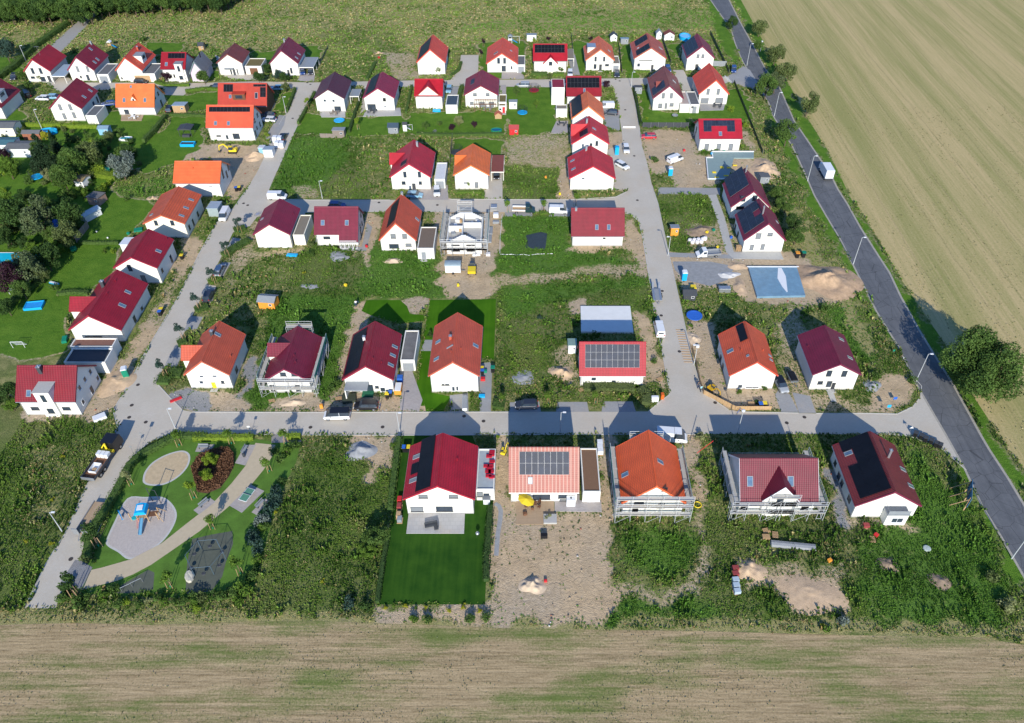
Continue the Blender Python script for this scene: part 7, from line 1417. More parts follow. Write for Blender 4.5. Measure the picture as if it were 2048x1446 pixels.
pool('half-shaded blue pool at the garden end below the pergola',3,930,1030,1.6,1.1,.8,TEAL,mat('dark_pool',(.01,.1,.18),.1)); pool('blue paddling pool on the terrace of the crimson cross gable',3,355,832,1.2,.6,.5,CYAN,rect=True); pool('blue covered pool beside the brown-roofed garden house in the back row',4,815,135,2.0,2.6,1.3,CYAN,mat('light_pool',(.2,.5,.75),.3))
pool('large rectangular turquoise swimming pool at the left edge',5,60,905,7.5,2.3,.35,CONC,mat('turquoise_pool',(.01,.45,.62),.15),True)
def tramp(label,c,x,y,r_=1.7,rim=BLUE,net=True):
    p=U(c,x,y); r=thing('trampoline',label,'trampoline',(p.x,p.y,.01),0,'trampolines'); MB().lathe([(r_,.7),(r_,.82),(r_-.35,.84),(r_-.36,.78)],26).build('padding',rim,r); MB().lathe([(r_-.37,.72),(r_-.37,.76)],26).build('mat',BLACK,r)
    for k in range(6):
        t=k*math.pi/3; MB().tube((r_*math.cos(t),r_*math.sin(t),0),(r_*math.cos(t),r_*math.sin(t),2.5 if net else .72),.03,6).build('pole',DGREY,r)
    if net:mb=MB(); [mb.tube((r_*math.cos(t),r_*math.sin(t),z),(r_*math.cos(t+.25),r_*math.sin(t+.25),z),.02,4) for t in [k*.2513 for k in range(25)] for z in (1.1,1.4,1.7,2.0,2.3,2.5)]; mb.build('safety_net',BLACK,r)
tramp('blue-rimmed trampoline on the lawn of the dark purple roofed house',2,1345,940,1.6,CYAN,False); tramp('red-rimmed netted trampoline by the back street',3,1290,650,1.6,mat('dark_red_pad',(.3,.02,.03),.6)); tramp('blue-rimmed netted trampoline in the garden corner left of the round shrub',3,1180,865,1.5,CYAN)
tramp('big blue trampoline with black mat by the right-hand street',12,905,175,1.7,BLUE,False); tramp('black netted trampoline left of the bright orange house',3,545,1250,1.6,DGREY); tramp('blue-rimmed trampoline under the allotment trees',26,550,925,1.7,CYAN); tramp('flat grey trampoline on the lawn below the brown panelled house',4,720,890,.9,GREYM,False)
def goal(label,c,x,y,rz=0,w=2.4):
    p=U(c,x,y); r=thing('football_goal',label,'goal',(p.x,p.y,.01),rz); MB().tube((-w/2,0,0),(-w/2,0,1.6),.05,6).tube((w/2,0,0),(w/2,0,1.6),.05,6).tube((-w/2,0,1.6),(w/2,0,1.6),.05,6).tube((-w/2,0,1.6),(-w/2,1,0),.03,6).tube((w/2,0,1.6),(w/2,1,0),.03,6).tube((-w/2,1,0),(w/2,1,0),.03,6).build('goal_frame',WHITEP,r)
    mb=MB(); [mb.tube((-w/2+i*w/10,0,1.6),(-w/2+i*w/10,1,0),.012,4) for i in range(11)]; [mb.tube((-w/2,k/6,1.6-k*1.6/6),(w/2,k/6,1.6-k*1.6/6),.012,4) for k in range(7)]; mb.build('net',WHITEP,r)
goal('white football goal on the big left lawn',9,185,460,.05); goal('small white football goal in the allotment corner',27,180,1370,.0,1.3)
def playtower(label,c,x,y,roofm,s=1.0,slide=CYAN,sw=0,wood=WHITEP):
    p=U(c,x,y); r=thing('play_tower',label,'play tower',(p.x,p.y,.01),0,'garden play towers'); r.scale=(s,)*3
    for a in (-.6,.6):
        for b in (0,1.2):MB().box(a-.05,b-.05,0,a+.05,b+.05,2.4).build('post',wood,r)
    MB().box(-.7,-.1,1.1,.7,1.3,1.2).build('deck',wood,r); MB().box(-.66,-.06,1.2,.66,0,1.75).build('railing',wood,r)
    MB().prism([(-.85,2.35),(.85,2.35),(0,3.0)],'Y',-.2,1.4).build('tower_roof',roofm,r); MB().bar((.6,.5,1.25),(2.6,.3,.15),.5,.06).build('slide',slide,r)
    if sw:MB().tube((.7,.6,2.3),(3.3,.6,2.3),.05,6).tube((3.3,.6,2.3),(3.3,0,0),.05,6).tube((3.3,.6,2.3),(3.3,1.2,0),.05,6).build('swing_frame',wood,r); MB().tube((1.8,.6,2.3),(1.8,.6,.5),.015,4).tube((2.2,.6,2.3),(2.2,.6,.5),.015,4).box(1.75,.5,.45,2.25,.7,.5).build('swing',BLUE,r)
playtower('white play tower with grey pointed roof and swing frame behind the vermilion house',3,1062,178,GREYM,1,CYAN,1); playtower('wooden play tower with blue slide behind the dark red back row house',1,1065,225,WHITEP,.9,CYAN,0,WOOD); playtower('small white play tower with slide frame on the lawn of the cross gable house',3,45,1015,DGREY,.7,WHITEP,1)
# parasol, garden furniture on the wooden terrace
p=U(16,1250,760,.15); r=thing('parasol','yellow tilted parasol on the wooden terrace','parasol',(p.x,p.y,.16)); MB().tube((0,0,0),(0,0,2.3),.03,6).build('pole',WHITEP,r)
mb=MB(); n=8
for k in range(n):a,b=2*math.pi*k/n,2*math.pi*(k+1)/n; mb.face([(0,0,2.55),(1.6*math.cos(a),1.1*math.sin(a),2.15),(1.6*math.cos(b),1.1*math.sin(b),2.15)])
o=mb.build('canopy',YELLOW,r,rz=-.75);
def tableset(label,c,x,y,z,m,n=4,w=1.4,l=.9,rz=0):
    p=U(c,x,y,z); t=thing('garden_table','garden table '+label,'table',(p.x,p.y,z+.01),rz,'garden tables'); MB().box(-w/2,-l/2,.7,w/2,l/2,.75).build('table_top',m,t)
    for a in (-w/2+.1,w/2-.1):
        for b in (-l/2+.1,l/2-.1):MB().box(a-.03,b-.03,0,a+.03,b+.03,.7).build('leg',m,t)
    for i in range(n):
        a=2*math.pi*i/n+.5; q=Vector((math.cos(a)*(w/2+.55),math.sin(a)*(l/2+.55),0)); o=thing('garden_chair','garden chair '+label,'chair',(p.x+q.x,p.y+q.y,z+.01),a+1.57,'garden chairs '+label)
        MB().box(-.24,-.24,.42,.24,.24,.47).build('seat',m,o); MB().box(-.24,-.26,.47,.24,-.22,.95).build('backrest',m,o)
        for u in (-.21,.21):
            for v in (-.21,.21):MB().box(u-.02,v-.02,0,u+.02,v+.02,.42).build('leg',m,o)
tableset('on the wooden terrace under the parasol',16,1310,740,.15,BROWN,6); tableset('on the terrace of the purple roofed house',2,1300,858,.1,mat('wicker',(.2,.16,.13),.9),4); tableset('on the terrace of the panelled red house',2,1660,845,.1,DGREY,4); tableset('on the terrace behind the vermilion house',4,1130,790,.06,DGREY,4); tableset('under the pergola',3,850,815,.02,GREYM,4); tableset('on the pinkish sun terrace',3,1560,965,.08,DGREY,4); tableset('on the terrace of the orange house with little gable',1,1290,900,.1,WHITEP,4)
# corner sofa on the crimson house terrace
p=U(16,375,930,.12); r=thing('garden_sofa','grey corner lounge sofa on the slab terrace of the crimson house','sofa',(p.x,p.y,.13),.25); MB().box(-1.0,-.3,.2,1.0,.3,.42).box(.45,-1.1,.2,1.0,-.301,.42).build('seat',DGREY,r,bevel=.03); MB().box(-1.0,.3,.2,1.0,.45,.75).box(1.0,-1.1,.2,1.15,.45,.75).build('backrest',DGREY,r,bevel=.03)
p=U(16,805,1022); r=thing('grill','black kettle grill on the big dark lawn','grill',(p.x,p.y,.01)); MB().lathe([(.05,.6),(.3,.75),(.33,.9),(.2,1.1),(.02,1.15)],14).build('bowl',METAL,r); [MB().tube((.1*math.cos(t),.1*math.sin(t),.65),(.3*math.cos(t),.3*math.sin(t),0),.02,5).build('leg',DGREY,r) for t in (0,2.1,4.2)]
p=U(16,1415,870,.15); r=thing('planter_bed','pale stone planter with grasses at the terrace corner','planter',(p.x+1.0,p.y,.16)); MB().box(-1.1,-.9,0,1.1,.9,.4).build('planter_box',CONC,r)
p=U(16,1660,745,.1); r=thing('heat_pump','white cabinet units in front of the salmon house','cabinet',(p.x,p.y,.11)); MB().box(-.75,-.1,0,.75,.9,1.7).build('cabinet',WHITEP,r,bevel=.03); MB().lathe([(.14,1.7),(.14,1.78)],12,c=(0,.4)).build('vent',BLACK,r)
p=U(16,1415,1025); crate('fire_basket','black box with pale sand beside the sandy yard terrace','box',16,1415,1030,1.1,.7,.7,BLACK)
p=U(29,455,662); crate('bucket_box','red bucket box beside the small sand heap','box',29,455,668,.5,.4,.4,RED)
p=U(1,1820,1045,0); r=thing('pavilion','dark grey garden pavilion over seating on the upper lawn','pavilion',(p.x,p.y-1,.01))
for a in (-1.7,1.7):
    for b in (-1.3,1.6):MB().box(a-.06,b-.06,0,a+.06,b+.06,2.3).build('post',DGREY,r)
MB().prism([(-2.0,2.3),(2.0,2.3),(2.0,2.45),(0,2.8),(-2.0,2.45)],'Y',-1.6,1.9).build('pavilion_roof',DGREY,r)
crate('lounge','dark lounge seats under the garden pavilion','seating',1,1800,1075,2.2,1.2,.6,DGREY)
for lb,c,x,y,m_ in [('upper ball',27,1335,515,WHITEP),('lower ball',27,1487,600,WHITEP)]:
    q=U(c,x,y); tag(MB().lathe([(.02,.0),(.18,.1),(.22,.25),(.16,.4),(.02,.46)],12).build('garden_ball',m_,loc=(q.x,q.y,0),smooth=True),lb+' lying on the upper left lawn','ball')
q=U(27,750,1230); o=crate('air_mattress','blue and white air mattress on the lawn edge','air mattress',27,750,1225,2.4,.6,.35,CYAN,-.35,top=WHITEP)
crate('compost_box','small turquoise box at the fence of the left lawns','box',27,1020,760,1.1,1.0,.9,TEAL); o=crate('green_tarp','green tarp heap beside the long red house','tarp',9,628,390,1.0,2.0,.5,TEAL,.3); crate('green_tarp','green tarp between cream and ruby houses','tarp',5,1335,630,2.0,1.6,.3,TEAL,.3)
crate('green_net','green netting bundle in front of the recessed porch','net',10,1620,910,2.2,1.6,.35,mat('dark_green_net',(.02,.13,.07),.9)); crate('dark_tarp','dark olive tarp laid over material behind the white people carrier','tarp',10,1440,960,2.6,2.2,.5,mat('olive_tarp',(.05,.06,.04),.7),.2); crate('blue_tarp','crumpled blue tarpaulin below the raspberry red house','tarp',6,890,875,2.6,1.0,.35,CYAN,-.1)
crate('moped','covered white scooter row in front of the orange-red house','covered load',11,625,1010,1.0,3.6,.8,WHITEP,.05,top=GREYM,bev=.2); crate('blue_sandpit','blue toy sandbox on the grey yard','toy',11,790,930,1.2,.8,.3,CYAN); crate('toy_car','red toy heap on the grey yard','toy',11,800,770,.9,.8,.5,RED); crate('toy_box','green toy box on the grey yard','toy',11,820,695,.8,.6,.5,TEAL)
for i,(c,x,y,m_,lb) in enumerate([(4,810,1215,RED,'red machine on the sandy plot'),(4,1075,1248,CYAN,'turquoise tub in front of the U-shaped solar house'),(4,1195,1225,TEAL,'green tub in front of the U-shaped solar house'),(8,1095,635,TEAL,'green bucket on the grey sand heap'),(8,1030,655,YELLOW,'yellow sack on the grey sand heap'),(8,1130,800,YELLOW,'yellow box behind the white flatbed pickup'),(8,1265,705,BLUE,'blue barrel at the wall of the lower panelled house'),
      (7,1405,125,ORANGEW,'orange cone thing in the green plot of the middle street'),(7,1540,285,YELLOW,'yellow sack by the green strip in the middle street'),(7,560,1165,YELLOW,'yellow bucket on the sand below the dumper'),(6,1605,790,RED,'dark red crate on the drive right of the veranda house'),(14,685,1000,RED,'red canister in the weeds by the balcony bay'),(2,1725,320,RED,'red toy slide hut on the far green plot'),
      (6,1405,1165,YELLOW,'yellow tepee canvas in the tall weeds'),(5,1240,668,TEAL,'small green watering thing on the left lawn'),(12,940,455,WHITEP,'white barrel in the sandy front garden'),(14,605,915,BRK,'red material pile at the balcony bay'),(16,1240,825,BROWN,'round brown stool on the wooden terrace'),(23,905,300,ORANGEW,'orange marker in the lower right weeds'),(8,1425,60,YELLOW,'yellow block at the foundation rim')][:-1]):
    crate('garden_item' if 'plot' not in lb else 'site_item',lb,'garden item',c,x,y,.65,.55,.5,m_,rz=.2*i,bev=.05)
# bicycles
def bike(label,c,x,y,rz):
    p=U(c,x,y); r=thing('bicycle',label,'bicycle',(p.x,p.y,.02),rz,'bicycles')
    for a in (-.52,.52):mb=MB(); [mb.tube((a+.33*math.cos(t),0,.33+.33*math.sin(t)),(a+.33*math.cos(t+.45),0,.33+.33*math.sin(t+.45)),.02,5) for t in [k*.4488 for k in range(14)]]; mb.build('wheel',RUBBER,r)
    MB().tube((-.52,0,.33),(-.1,0,.85),.02,5).tube((-.1,0,.85),(.38,0,.85),.02,5).tube((.38,0,.95),(.52,0,.33),.02,5).tube((-.1,0,.85),(0,0,.3),.02,5).tube((0,0,.3),(.38,0,.8),.02,5).tube((0,0,.3),(-.52,0,.33),.02,5).build('bicycle_frame',BLUE,r); MB().box(-.22,-.06,.88,.02,.06,.93).build('saddle',BLACK,r); MB().tube((.36,-.25,.98),(.36,.25,.98),.02,5).build('handlebar',DGREY,r)
bike('bicycle leaning by the left corner of the raspberry red house',6,560,490,.3); bike('bicycle at the end of the curved board fence',12,1335,1085,.8); bike('bicycle by the kerb above the weed plot',8,560,300,1.4); bike('bicycle in the grass behind the red tile house',10,1510,45,.6); bike('bicycle parked behind the black estate car',30,950,280,1.5)
# ---------------------------------------------------------------- people
SKIN=mat('skin',(.55,.33,.24),.6,.05)
def person(label,c,x,y,rz,shirt,trousers,hair=(.05,.03,.02),step=.25):
    p=U(c,x,y); root=thing('person',label,'person',(p.x,p.y,.03),rz,'people walking on the street')
    V=[(0,0,.95),(0,0,1.15),(0,0,1.38),(0,0,1.5),(0,.01,1.62),(0,.01,1.72),(.18,0,1.40),(.25,.08,1.12),(.22,.26,.92),(-.18,0,1.40),(-.26,-.06,1.12),(-.24,.05,.88),(.1,0,.9),(.11,step*.6,.5),(.11,step*.4,.07),(.11,step*.4+.16,.03),(-.1,0,.9),(-.11,-step*.3,.5),(-.11,-step,.1),(-.11,-step+.16,.03)]
    Eg=[(0,1),(1,2),(2,3),(3,4),(4,5),(2,6),(6,7),(7,8),(2,9),(9,10),(10,11),(0,12),(12,13),(13,14),(14,15),(0,16),(16,17),(17,18),(18,19)]
    Rr=[.14,.13,.15,.055,.095,.08,.06,.045,.035,.06,.045,.035,.09,.065,.045,.04,.09,.065,.045,.04]
    me=bpy.data.meshes.new('body'); me.from_pydata(V,Eg,[]); o=bpy.data.objects.new('body',me); COL.objects.link(o); o.parent=root
    md=o.modifiers.new('skin','SKIN'); sv=me.skin_vertices[0].data
    for i,r_ in enumerate(Rr):sv[i].radius=(r_,r_*.85)
    sv[0].use_root=True; ss=o.modifiers.new('ss','SUBSURF'); ss.levels=1; ss.render_levels=2
    me.materials.append(SKIN)
    MB().lathe([(.155,.93),(.165,1.1),(.20,1.36),(.15,1.45),(.07,1.49)],14,sy=.8).tube((.17,0,1.41),(.25,.07,1.14),.075,8).tube((-.17,0,1.41),(-.26,-.05,1.14),.075,8).build('shirt',shirt,root,smooth=True)
    MB().lathe([(.13,.82),(.165,.95),(.16,.98)],14,sy=.85).tube((.1,0,.9),(.11,step*.6,.5),.095,8,r2=.08).tube((.11,step*.6,.5),(.11,step*.4,.12),.08,8,r2=.06).tube((-.1,0,.9),(-.11,-step*.3,.5),.095,8,r2=.08).tube((-.11,-step*.3,.5),(-.11,-step,.14),.08,8,r2=.06).build('trousers',trousers,root,smooth=True)
    MB().lathe([(.10,1.62),(.112,1.7),(.09,1.78),(.02,1.81)],12,c=(0,-.005)).build('hair',mat('hair_brown',hair,.9),root,smooth=True); return root
person('person in light blue shirt at the upper end of the curved fence',12,970,885,.4,mat('light_blue_shirt',(.25,.55,.65),.8),DGREY); person('person in dark clothes walking just above the one in light blue',12,943,850,.2,DGREY,mat('dark_blue_trousers',(.03,.05,.1),.8)); person('person in pale top in the back garden behind the red tile house',10,1508,62,0,WHITEP,mat('dark_blue_trousers',(.03,.05,.1),.8))
def look(a,X,Y):
    xi=np.clip(np.searchsorted(GX,X)-1,0,nx-1); yi=np.clip(np.searchsorted(GY,Y)-1,0,ny-1); return a[yi,xi]
# ---------------------------------------------------------------- playground
sheet('playground_lawn',gp([(336,882),(400,874),(505,876),(545,884),(602,884),(592,925),(572,965),(548,1030),(528,1100),(505,1185),(430,1200),(165,1188),(150,1170),(165,1150),(195,1090),(212,1050),(232,990),(256,935),(285,905)]),.008,mat('playground_turf',(.085,.175,.022),.95,.3,.5)); block(gp([(336,882),(505,876),(602,884),(548,1030),(500,1165),(430,1185),(175,1175),(195,1090),(232,990),(285,905)]))  # green turf, tone varied at random
PSAND=mat('play_sand',(.52,.40,.25),.95,.16,1.5,bump=.5); PGRAV=mat('play_gravel',(.55,.48,.43),.95,.12,3,bump=.9); PATHM=mat('beige_path',(.50,.41,.28),.95,.08,1.5)
def rimmed(name,pl,c,m,z):
    p=gp(pl,c); n=len(p); cx=sum(q[0] for q in p)/n; cy=sum(q[1] for q in p)/n; o=[]
    for i in range(n):                     # smooth the outline
        for t in (0,.25,.5,.75):
            P=[Vector(p[(i+k-1)%n]) for k in range(4)]; v=.5*((2*P[1])+(-P[0]+P[2])*t+(2*P[0]-5*P[1]+4*P[2]-P[3])*t*t+(-P[0]+3*P[1]-3*P[2]+P[3])*t**3); o.append(v)
    C_=Vector((cx,cy)); big=[tuple(v + (v-C_).normalized()*.35) for v in o]; sheet('path',big,z,KM); sheet(name,[tuple(v) for v in o],z+.006,m); block(big)
rimmed('play_sand',[(1010,700),(1040,600),(1140,480),(1310,380),(1500,320),(1600,335),(1640,400),(1610,520),(1510,640),(1380,730),(1240,780),(1090,780),(1020,750)],18,PSAND,.016)
rimmed('play_gravel',[(925,612),(1050,604),(1165,604),(1230,650),(1262,715),(1250,780),(1205,860),(1140,930),(1035,1000),(935,1030),(865,980),(795,940),(785,900),(840,775)],17,PGRAV,.016)
street('footpath',[(511,886),(551,890),(545,912),(527,940),(504,968),(459,1012),(413,1051),(400,1062),(350,1097),(302,1130),(266,1149),(233,1162),(164,1180),(183,1140),(205,1135),(261,1119),(323,1087),(380,1042),(397,1029),(432,1000),(463,967),(491,932)],.034,PATHM)
for pl in ([(120,210),(360,210),(290,325),(75,315)],[(800,215),(955,215),(800,515),(650,480)],[(880,790),(1075,885),(750,1200),(570,1095)],[(50,1160),(290,980),(370,1040),(130,1225)],[(890,1190),(1080,990),(1150,1020),(960,1230)]):street('paved_pad',pl,.04,PAVEP,19)
for c,pl in ((21,[(170,640),(240,330),(500,270),(790,220),(800,400),(700,650),(650,850),(500,1050),(150,1090),(150,900)]),(20,[(520,1060),(640,960),(1060,720),(1150,760),(1130,1010),(900,1060)])):street('safety_ground',pl,.012,mat('dark_safety_mat',(.10,.11,.085),.95,.15,1),c)
# play tower with slide
p=U(17,1008,665,3.2); r=thing('playground_tower','playground climbing tower with bright blue roof and slide on pale gravel','play structure',(p.x,p.y,.02),.15); r.scale=(.85,)*3
for x,y in ((-.9,-.9),(.9,-.9),(.9,.9),(-.9,.9),(2.6,-.6),(2.6,.6),(-2.6,0)):MB().box(x-.07,y-.07,0,x+.07,y+.07,3.0 if abs(x)<1 else 2.3).build('post',WOOD,r)
MB().prism([(-1.2,2.7),(1.2,2.7),(.95,3.35),(0,3.6),(-.95,3.35)],'Y',-1.2,1.2).build('tower_roof',CYAN,r,bevel=.04); MB().box(-.55,-.6,3.56,.55,.6,3.64).build('roof_window',WHITEP,r); MB().box(-.95,-.95,1.4,.95,.95,1.5).build('deck',WOOD,r); MB().box(1.0,-.6,1.2,2.6,.6,1.3).build('bridge',BROWN,r)
MB().bar((-.1,-.95,1.5),(-.2,-4.0,.25),.6,.07).bar((-.4,-.95,1.6),(-.5,-4.0,.4),.05,.25).bar((.2,-.95,1.6),(.1,-4.0,.4),.05,.25).build('slide',mat('slide_steel',(.12,.30,.45),.3),r)
MB().lathe([(.45,1.1),(.5,1.35),(.42,1.4)],14,c=(-1.7,-.5)).build('climbing_drum',mat('turquoise_plastic',(.02,.36,.38),.5),r); mb=MB(); [mb.tube((-1+.2*i,-.95,1.5),(-1.2+.2*i,-2.2,.05),.03,5) for i in range(4)]; mb.build('climbing_rope',RED,r); MB().bar((2.6,-.6,2.2),(3.6,-1.4,.1),.1,.1).bar((2.6,.6,2.2),(3.6,1.2,.1),.1,.1).build('brace',WOOD,r)
p=U(17,868,720,.8); r=thing('seesaw','blue and white balancing beam left of the play tower','seesaw',(p.x,p.y,.02),-.9); MB().bar((-1.4,0,.5),(1.4,0,.9),.18,.1).build('beam',CYAN,r); MB().prism([(-.3,0),(.3,0),(0,.65)],'Y',-.15,.15).build('stand',WOOD,r)
sp_=thing('sail_posts','two tall dark posts holding a frame behind the play tower','posts',tuple(U(17,1165,640)),0); MB().tube((0,0,0),(0,0,3.6),.06,6).build('post',DGREY,sp_); MB().tube((-1.6,.5,0),(-1.6,.5,3.6),.06,6).build('post',DGREY,sp_); MB().tube((0,0,3.5),(-1.6,.5,3.5),.04,6).build('crossbar',DGREY,sp_)
# hexagonal climbing frame
p=U(21,425,590,1.1); r=thing('climbing_frame','blue-grey hexagonal climbing frame with round seats','climbing frame',(p.x,p.y,.02),.1); mb=MB(); BG=mat('blue_grey_tube',(.09,.15,.20),.5)
V6=[Vector((2.9*math.cos(k*math.pi/3),2.9*math.sin(k*math.pi/3),0)) for k in range(6)]
for k in range(6):
    a,b=V6[k],V6[(k+1)%6]; MB().tube(a,a+Vector((0,0,2.3)),.04,6).build('post',BG,r); MB().tube(a+Vector((0,0,2.3)),b+Vector((0,0,2.3)),.03,6).build('top_bar',BG,r)
    m_=(a+b)/2; mb=MB(); mb.tube(a+Vector((0,0,2.3)),m_+Vector((0,0,.6)),.02,4).tube(b+Vector((0,0,2.3)),m_+Vector((0,0,.6)),.02,4).lathe([(.28,.5),(.34,.58),(.28,.66)],12,c=(m_.x,m_.y)); mb.build('swing_seat',DGREY,r)
for lb,(x0,y0,x1,y1) in (('left',(650,985,800,915)),('right',(800,912,950,842))):
    a,b=U(20,x0,y0,1.1),U(20,x1,y1,1.1); r=thing('turning_bar',lb+' one of two silver turning bars by the path','turning bar',(a.x,a.y,.02)); d=b-a; MB().tube((0,0,0),(0,0,1.1),.04,6).build('post',METAL,r); MB().tube((d.x,d.y,0),(d.x,d.y,1.1),.04,6).build('post',METAL,r); MB().tube((0,0,1.08),(d.x,d.y,1.08),.035,6).build('bar',METAL,r)
# table tennis
p=U(19,822,935,.75); q=U(19,875,865,.75); a=math.atan2(q.y-p.y,q.x-p.x); r=thing('table_tennis_table','green concrete table tennis table with white border beside the beige path','table tennis table',(p.x,p.y,.045),a)
t_=MB().box(-1.37,-.76,.66,1.37,.76,.75).build('table_top',WHITEP,r); MB().box(-1.30,-.70,.751,-.03,.70,.757).box(.03,-.70,.751,1.30,.70,.757).build('playing_field',mat('table_green',(.10,.25,.17),.5),t_); MB().box(-.02,-.85,.76,.02,.85,.91).build('net_plate',METAL,t_); MB().box(-.8,-.4,0,-.5,.4,.66).build('leg',CONC,r); MB().box(.5,-.4,0,.8,.4,.66).build('leg',CONC,r)
def bench(label,c,x,y,tx,ty,w=1.8):
    p,a=spot(c,x,y,tx,ty); r=thing('park_bench',label,'bench',p,a,'park benches'); MB().box(-w/2,-.22,.42,w/2,.22,.48).build('seat',GREYM,r); MB().bar((-w/2,.27,.72),(w/2,.27,.72),.05,.32).build('backrest',GREYM,r)
    for s in (-1,1):MB().box(s*(w/2-.15)-.04,-.2,0,s*(w/2-.15)+.04,.3,.42).build('leg',DGREY,r)
bench('bench on the pad nearest the yellow-green hedge',19,200,262,300,262); bench('bench with small table on the pad at the park entrance',19,800,300,840,230); bench('bench on the pad between path and brown grasses',19,210,1075,300,1000); bench('bench half hidden by the silver-green shrubs',19,1020,1085,1090,1010)
p=U(19,785,390); r=thing('litter_bin','dark litter bin on the entrance pad of the park','litter bin',(p.x,p.y,.05)); MB().lathe([(.22,.1),(.25,.8),(.2,.85)],12).build('bin_body',DGREY,r)
p=U(20,1660,830); o=lump(1.4,2.4,.5,77).build('boulder',mat('pale_rock',(.5,.47,.38),.95,.15,3),loc=(p.x,p.y,0),rz=.4); tag(o,'pale elongated boulder beside the climbing frame','boulder')
# ---------------------------------------------------------------- foliage
LEAF=attrmat('foliage',.75,.18,spec=.15)
PAL={'dark':((.020,.050,.012),(.065,.12,.028)),'mid':((.032,.075,.014),(.115,.19,.04)),'bright':((.045,.10,.012),(.16,.26,.035)),'loose':((.05,.08,.03),(.15,.19,.085)),'silver':((.08,.11,.09),(.24,.28,.24)),
       'purple':((.018,.008,.014),(.07,.03,.045)),'yellow':((.16,.19,.01),(.48,.46,.04)),'pale':((.12,.14,.05),(.30,.32,.14)),'blue':((.02,.05,.035),(.07,.12,.09)),'brown':((.10,.045,.025),(.24,.13,.07)),'lime':((.10,.17,.012),(.26,.36,.035)),'olive':((.05,.08,.022),(.16,.20,.065)),'conifer':((.010,.028,.012),(.035,.065,.028))}
def leaves(pts,nrm,size,pal,rs,shade=None,k=4):
    """small leaf faces at pts"""
    n=len(pts); a=rs.randn(n,3); d=nrm + a*.9; d /= np.linalg.norm(d,axis=1,keepdims=True)+1e-9; u=np.cross(d,rs.randn(n,3)); u /= np.linalg.norm(u,axis=1,keepdims=True)+1e-9; v=np.cross(d,u)
    s=size*(.6+.8*rs.rand(n,1)); q=np.stack([pts-u*s*.6,pts-v*s*.35,pts+u*s*.7,pts+v*s*.35],1).reshape(-1,3); f=np.arange(n*4).reshape(n,4)
    t=rs.rand(n,1)**1.1;
    if shade is not None:t=np.clip(t*.6+shade[:,None]*.5,0,1)
    lo,hi=np.array(pal[0]),np.array(pal[1]); return q,f,(lo+(hi-lo)*t)
def crown(name,n,kind,seed,R=1.0,flat_=.8,nb=12,leaf=.12,cz=0.0,parent=None,cone=False,core=.5,open_=.25):
    rs=np.random.RandomState(seed); B=[]
    for i in range(nb):
        if cone:h=rs.rand(); a=rs.rand()*6.28; rr=(1-h)*.75*rs.rand()**.4; B.append((rr*math.cos(a),rr*math.sin(a),h*2.2-.6,.42*(1.05-h*.8)))
        else:
            d=rs.randn(3); d /= np.linalg.norm(d); r=(.86 if nb > 12 else .72)*rs.rand()**.4; B.append((d[0]*r,d[1]*r,d[2]*r*flat_+.02,rs.uniform(.16,.36) if nb > 12 else rs.uniform(.26,.44)))
    B=np.array(B); pr=B[:,3]**2; pr /= pr.sum(); bi=rs.choice(nb,n,p=pr); d=rs.randn(n,3); d /= np.linalg.norm(d,axis=1,keepdims=True); rad=1-open_*rs.rand(n,1)**1.2; lump_=1+.16*np.sin(d[:,:1]*7+bi[:,None])*np.cos(d[:,1:2]*6+bi[:,None]*2)
    p=B[bi,:3] + d*B[bi,3:4]*rad*lump_; p[:,2] += cz; sh=rs.rand(nb)[bi]; q,f,c=leaves(p*R,d+np.array([[0,0,.3]]),leaf*R,PAL[kind],rs,sh)
    return nmesh(name,q,f,c,LEAF,None,parent)
TREES={}
def treeproto(kind,seed,R0=3.5,n=4600,ht=5.2,cone=False,leaf=.085,flat_=.85):
    ht *= .82; r=thing('tree',None,None); mb=MB().tube((0,0,0),(.05,.03,ht*.55),.05*R0,8,r2=.032*R0); rs=random.Random(seed)
    mb.build('trunk',BARK,r); lb=MB()
    for i in range(6):
        a=i*1.05+rs.random(); z=ht*(.38+.05*i); lb.tube((0,0,z),(math.cos(a)*R0*.55,math.sin(a)*R0*.55,z+R0*.45),.02*R0,5,r2=.008*R0)
    lb.build('branches',BARK,r); o=crown('crown',n,kind,seed,R0,flat_,26,leaf,0,r,cone,open_=.4); o.location.z=ht - (.4*R0 if cone else 0); return r
def tree(label,kind,c,x,y,R,z=None,group=None,sq=1.0,var=0,name='tree',cat='tree'):
    k=(kind,var or (len(label)%2));
    if k not in TREES:TREES[k]=[treeproto(kind,hash((len(TREES)+3)*7)%1000,cone=(kind=='conifer')),False]
    r,used=TREES[k]; s=R/3.5; s *= 1.22 if z is None else 1; p=U(c,x,y,(4.2*s if z is None else z)); a=random.uniform(0,6.28)
    if used:return dup(r,(p.x,p.y,0),a,(s,s,s*sq),label,cat,group)
    TREES[k][1]=True; r.location=(p.x,p.y,0); r.rotation_euler.z=a; r.scale=(s,s,s*sq); return tag(r,label,cat,group)
BUSH={}
def bush(label,kind,c,x,y,R,group=None,h=1.0,cat='shrub',name='shrub',z=.4):
    if kind not in BUSH:
        r=thing('shrub',None,None); o=crown('foliage',420,kind,50+len(BUSH),1.0,.7,7,.17,.45,r); MB().tube((0,0,-.2),(0,0,.6),.06,6).build('stem',BARK,r); BUSH[kind]=[r,False]
    r,used=BUSH[kind]; p=U(c,x,y,z*R); a=random.uniform(0,6.28)
    if used:return dup(r,(p.x,p.y,0),a,(R,R,R*h),label,cat,group)
    BUSH[kind][1]=True; r.location=(p.x,p.y,0); r.scale=(R,R,R*h); return tag(r,label,cat,group)
YT={}
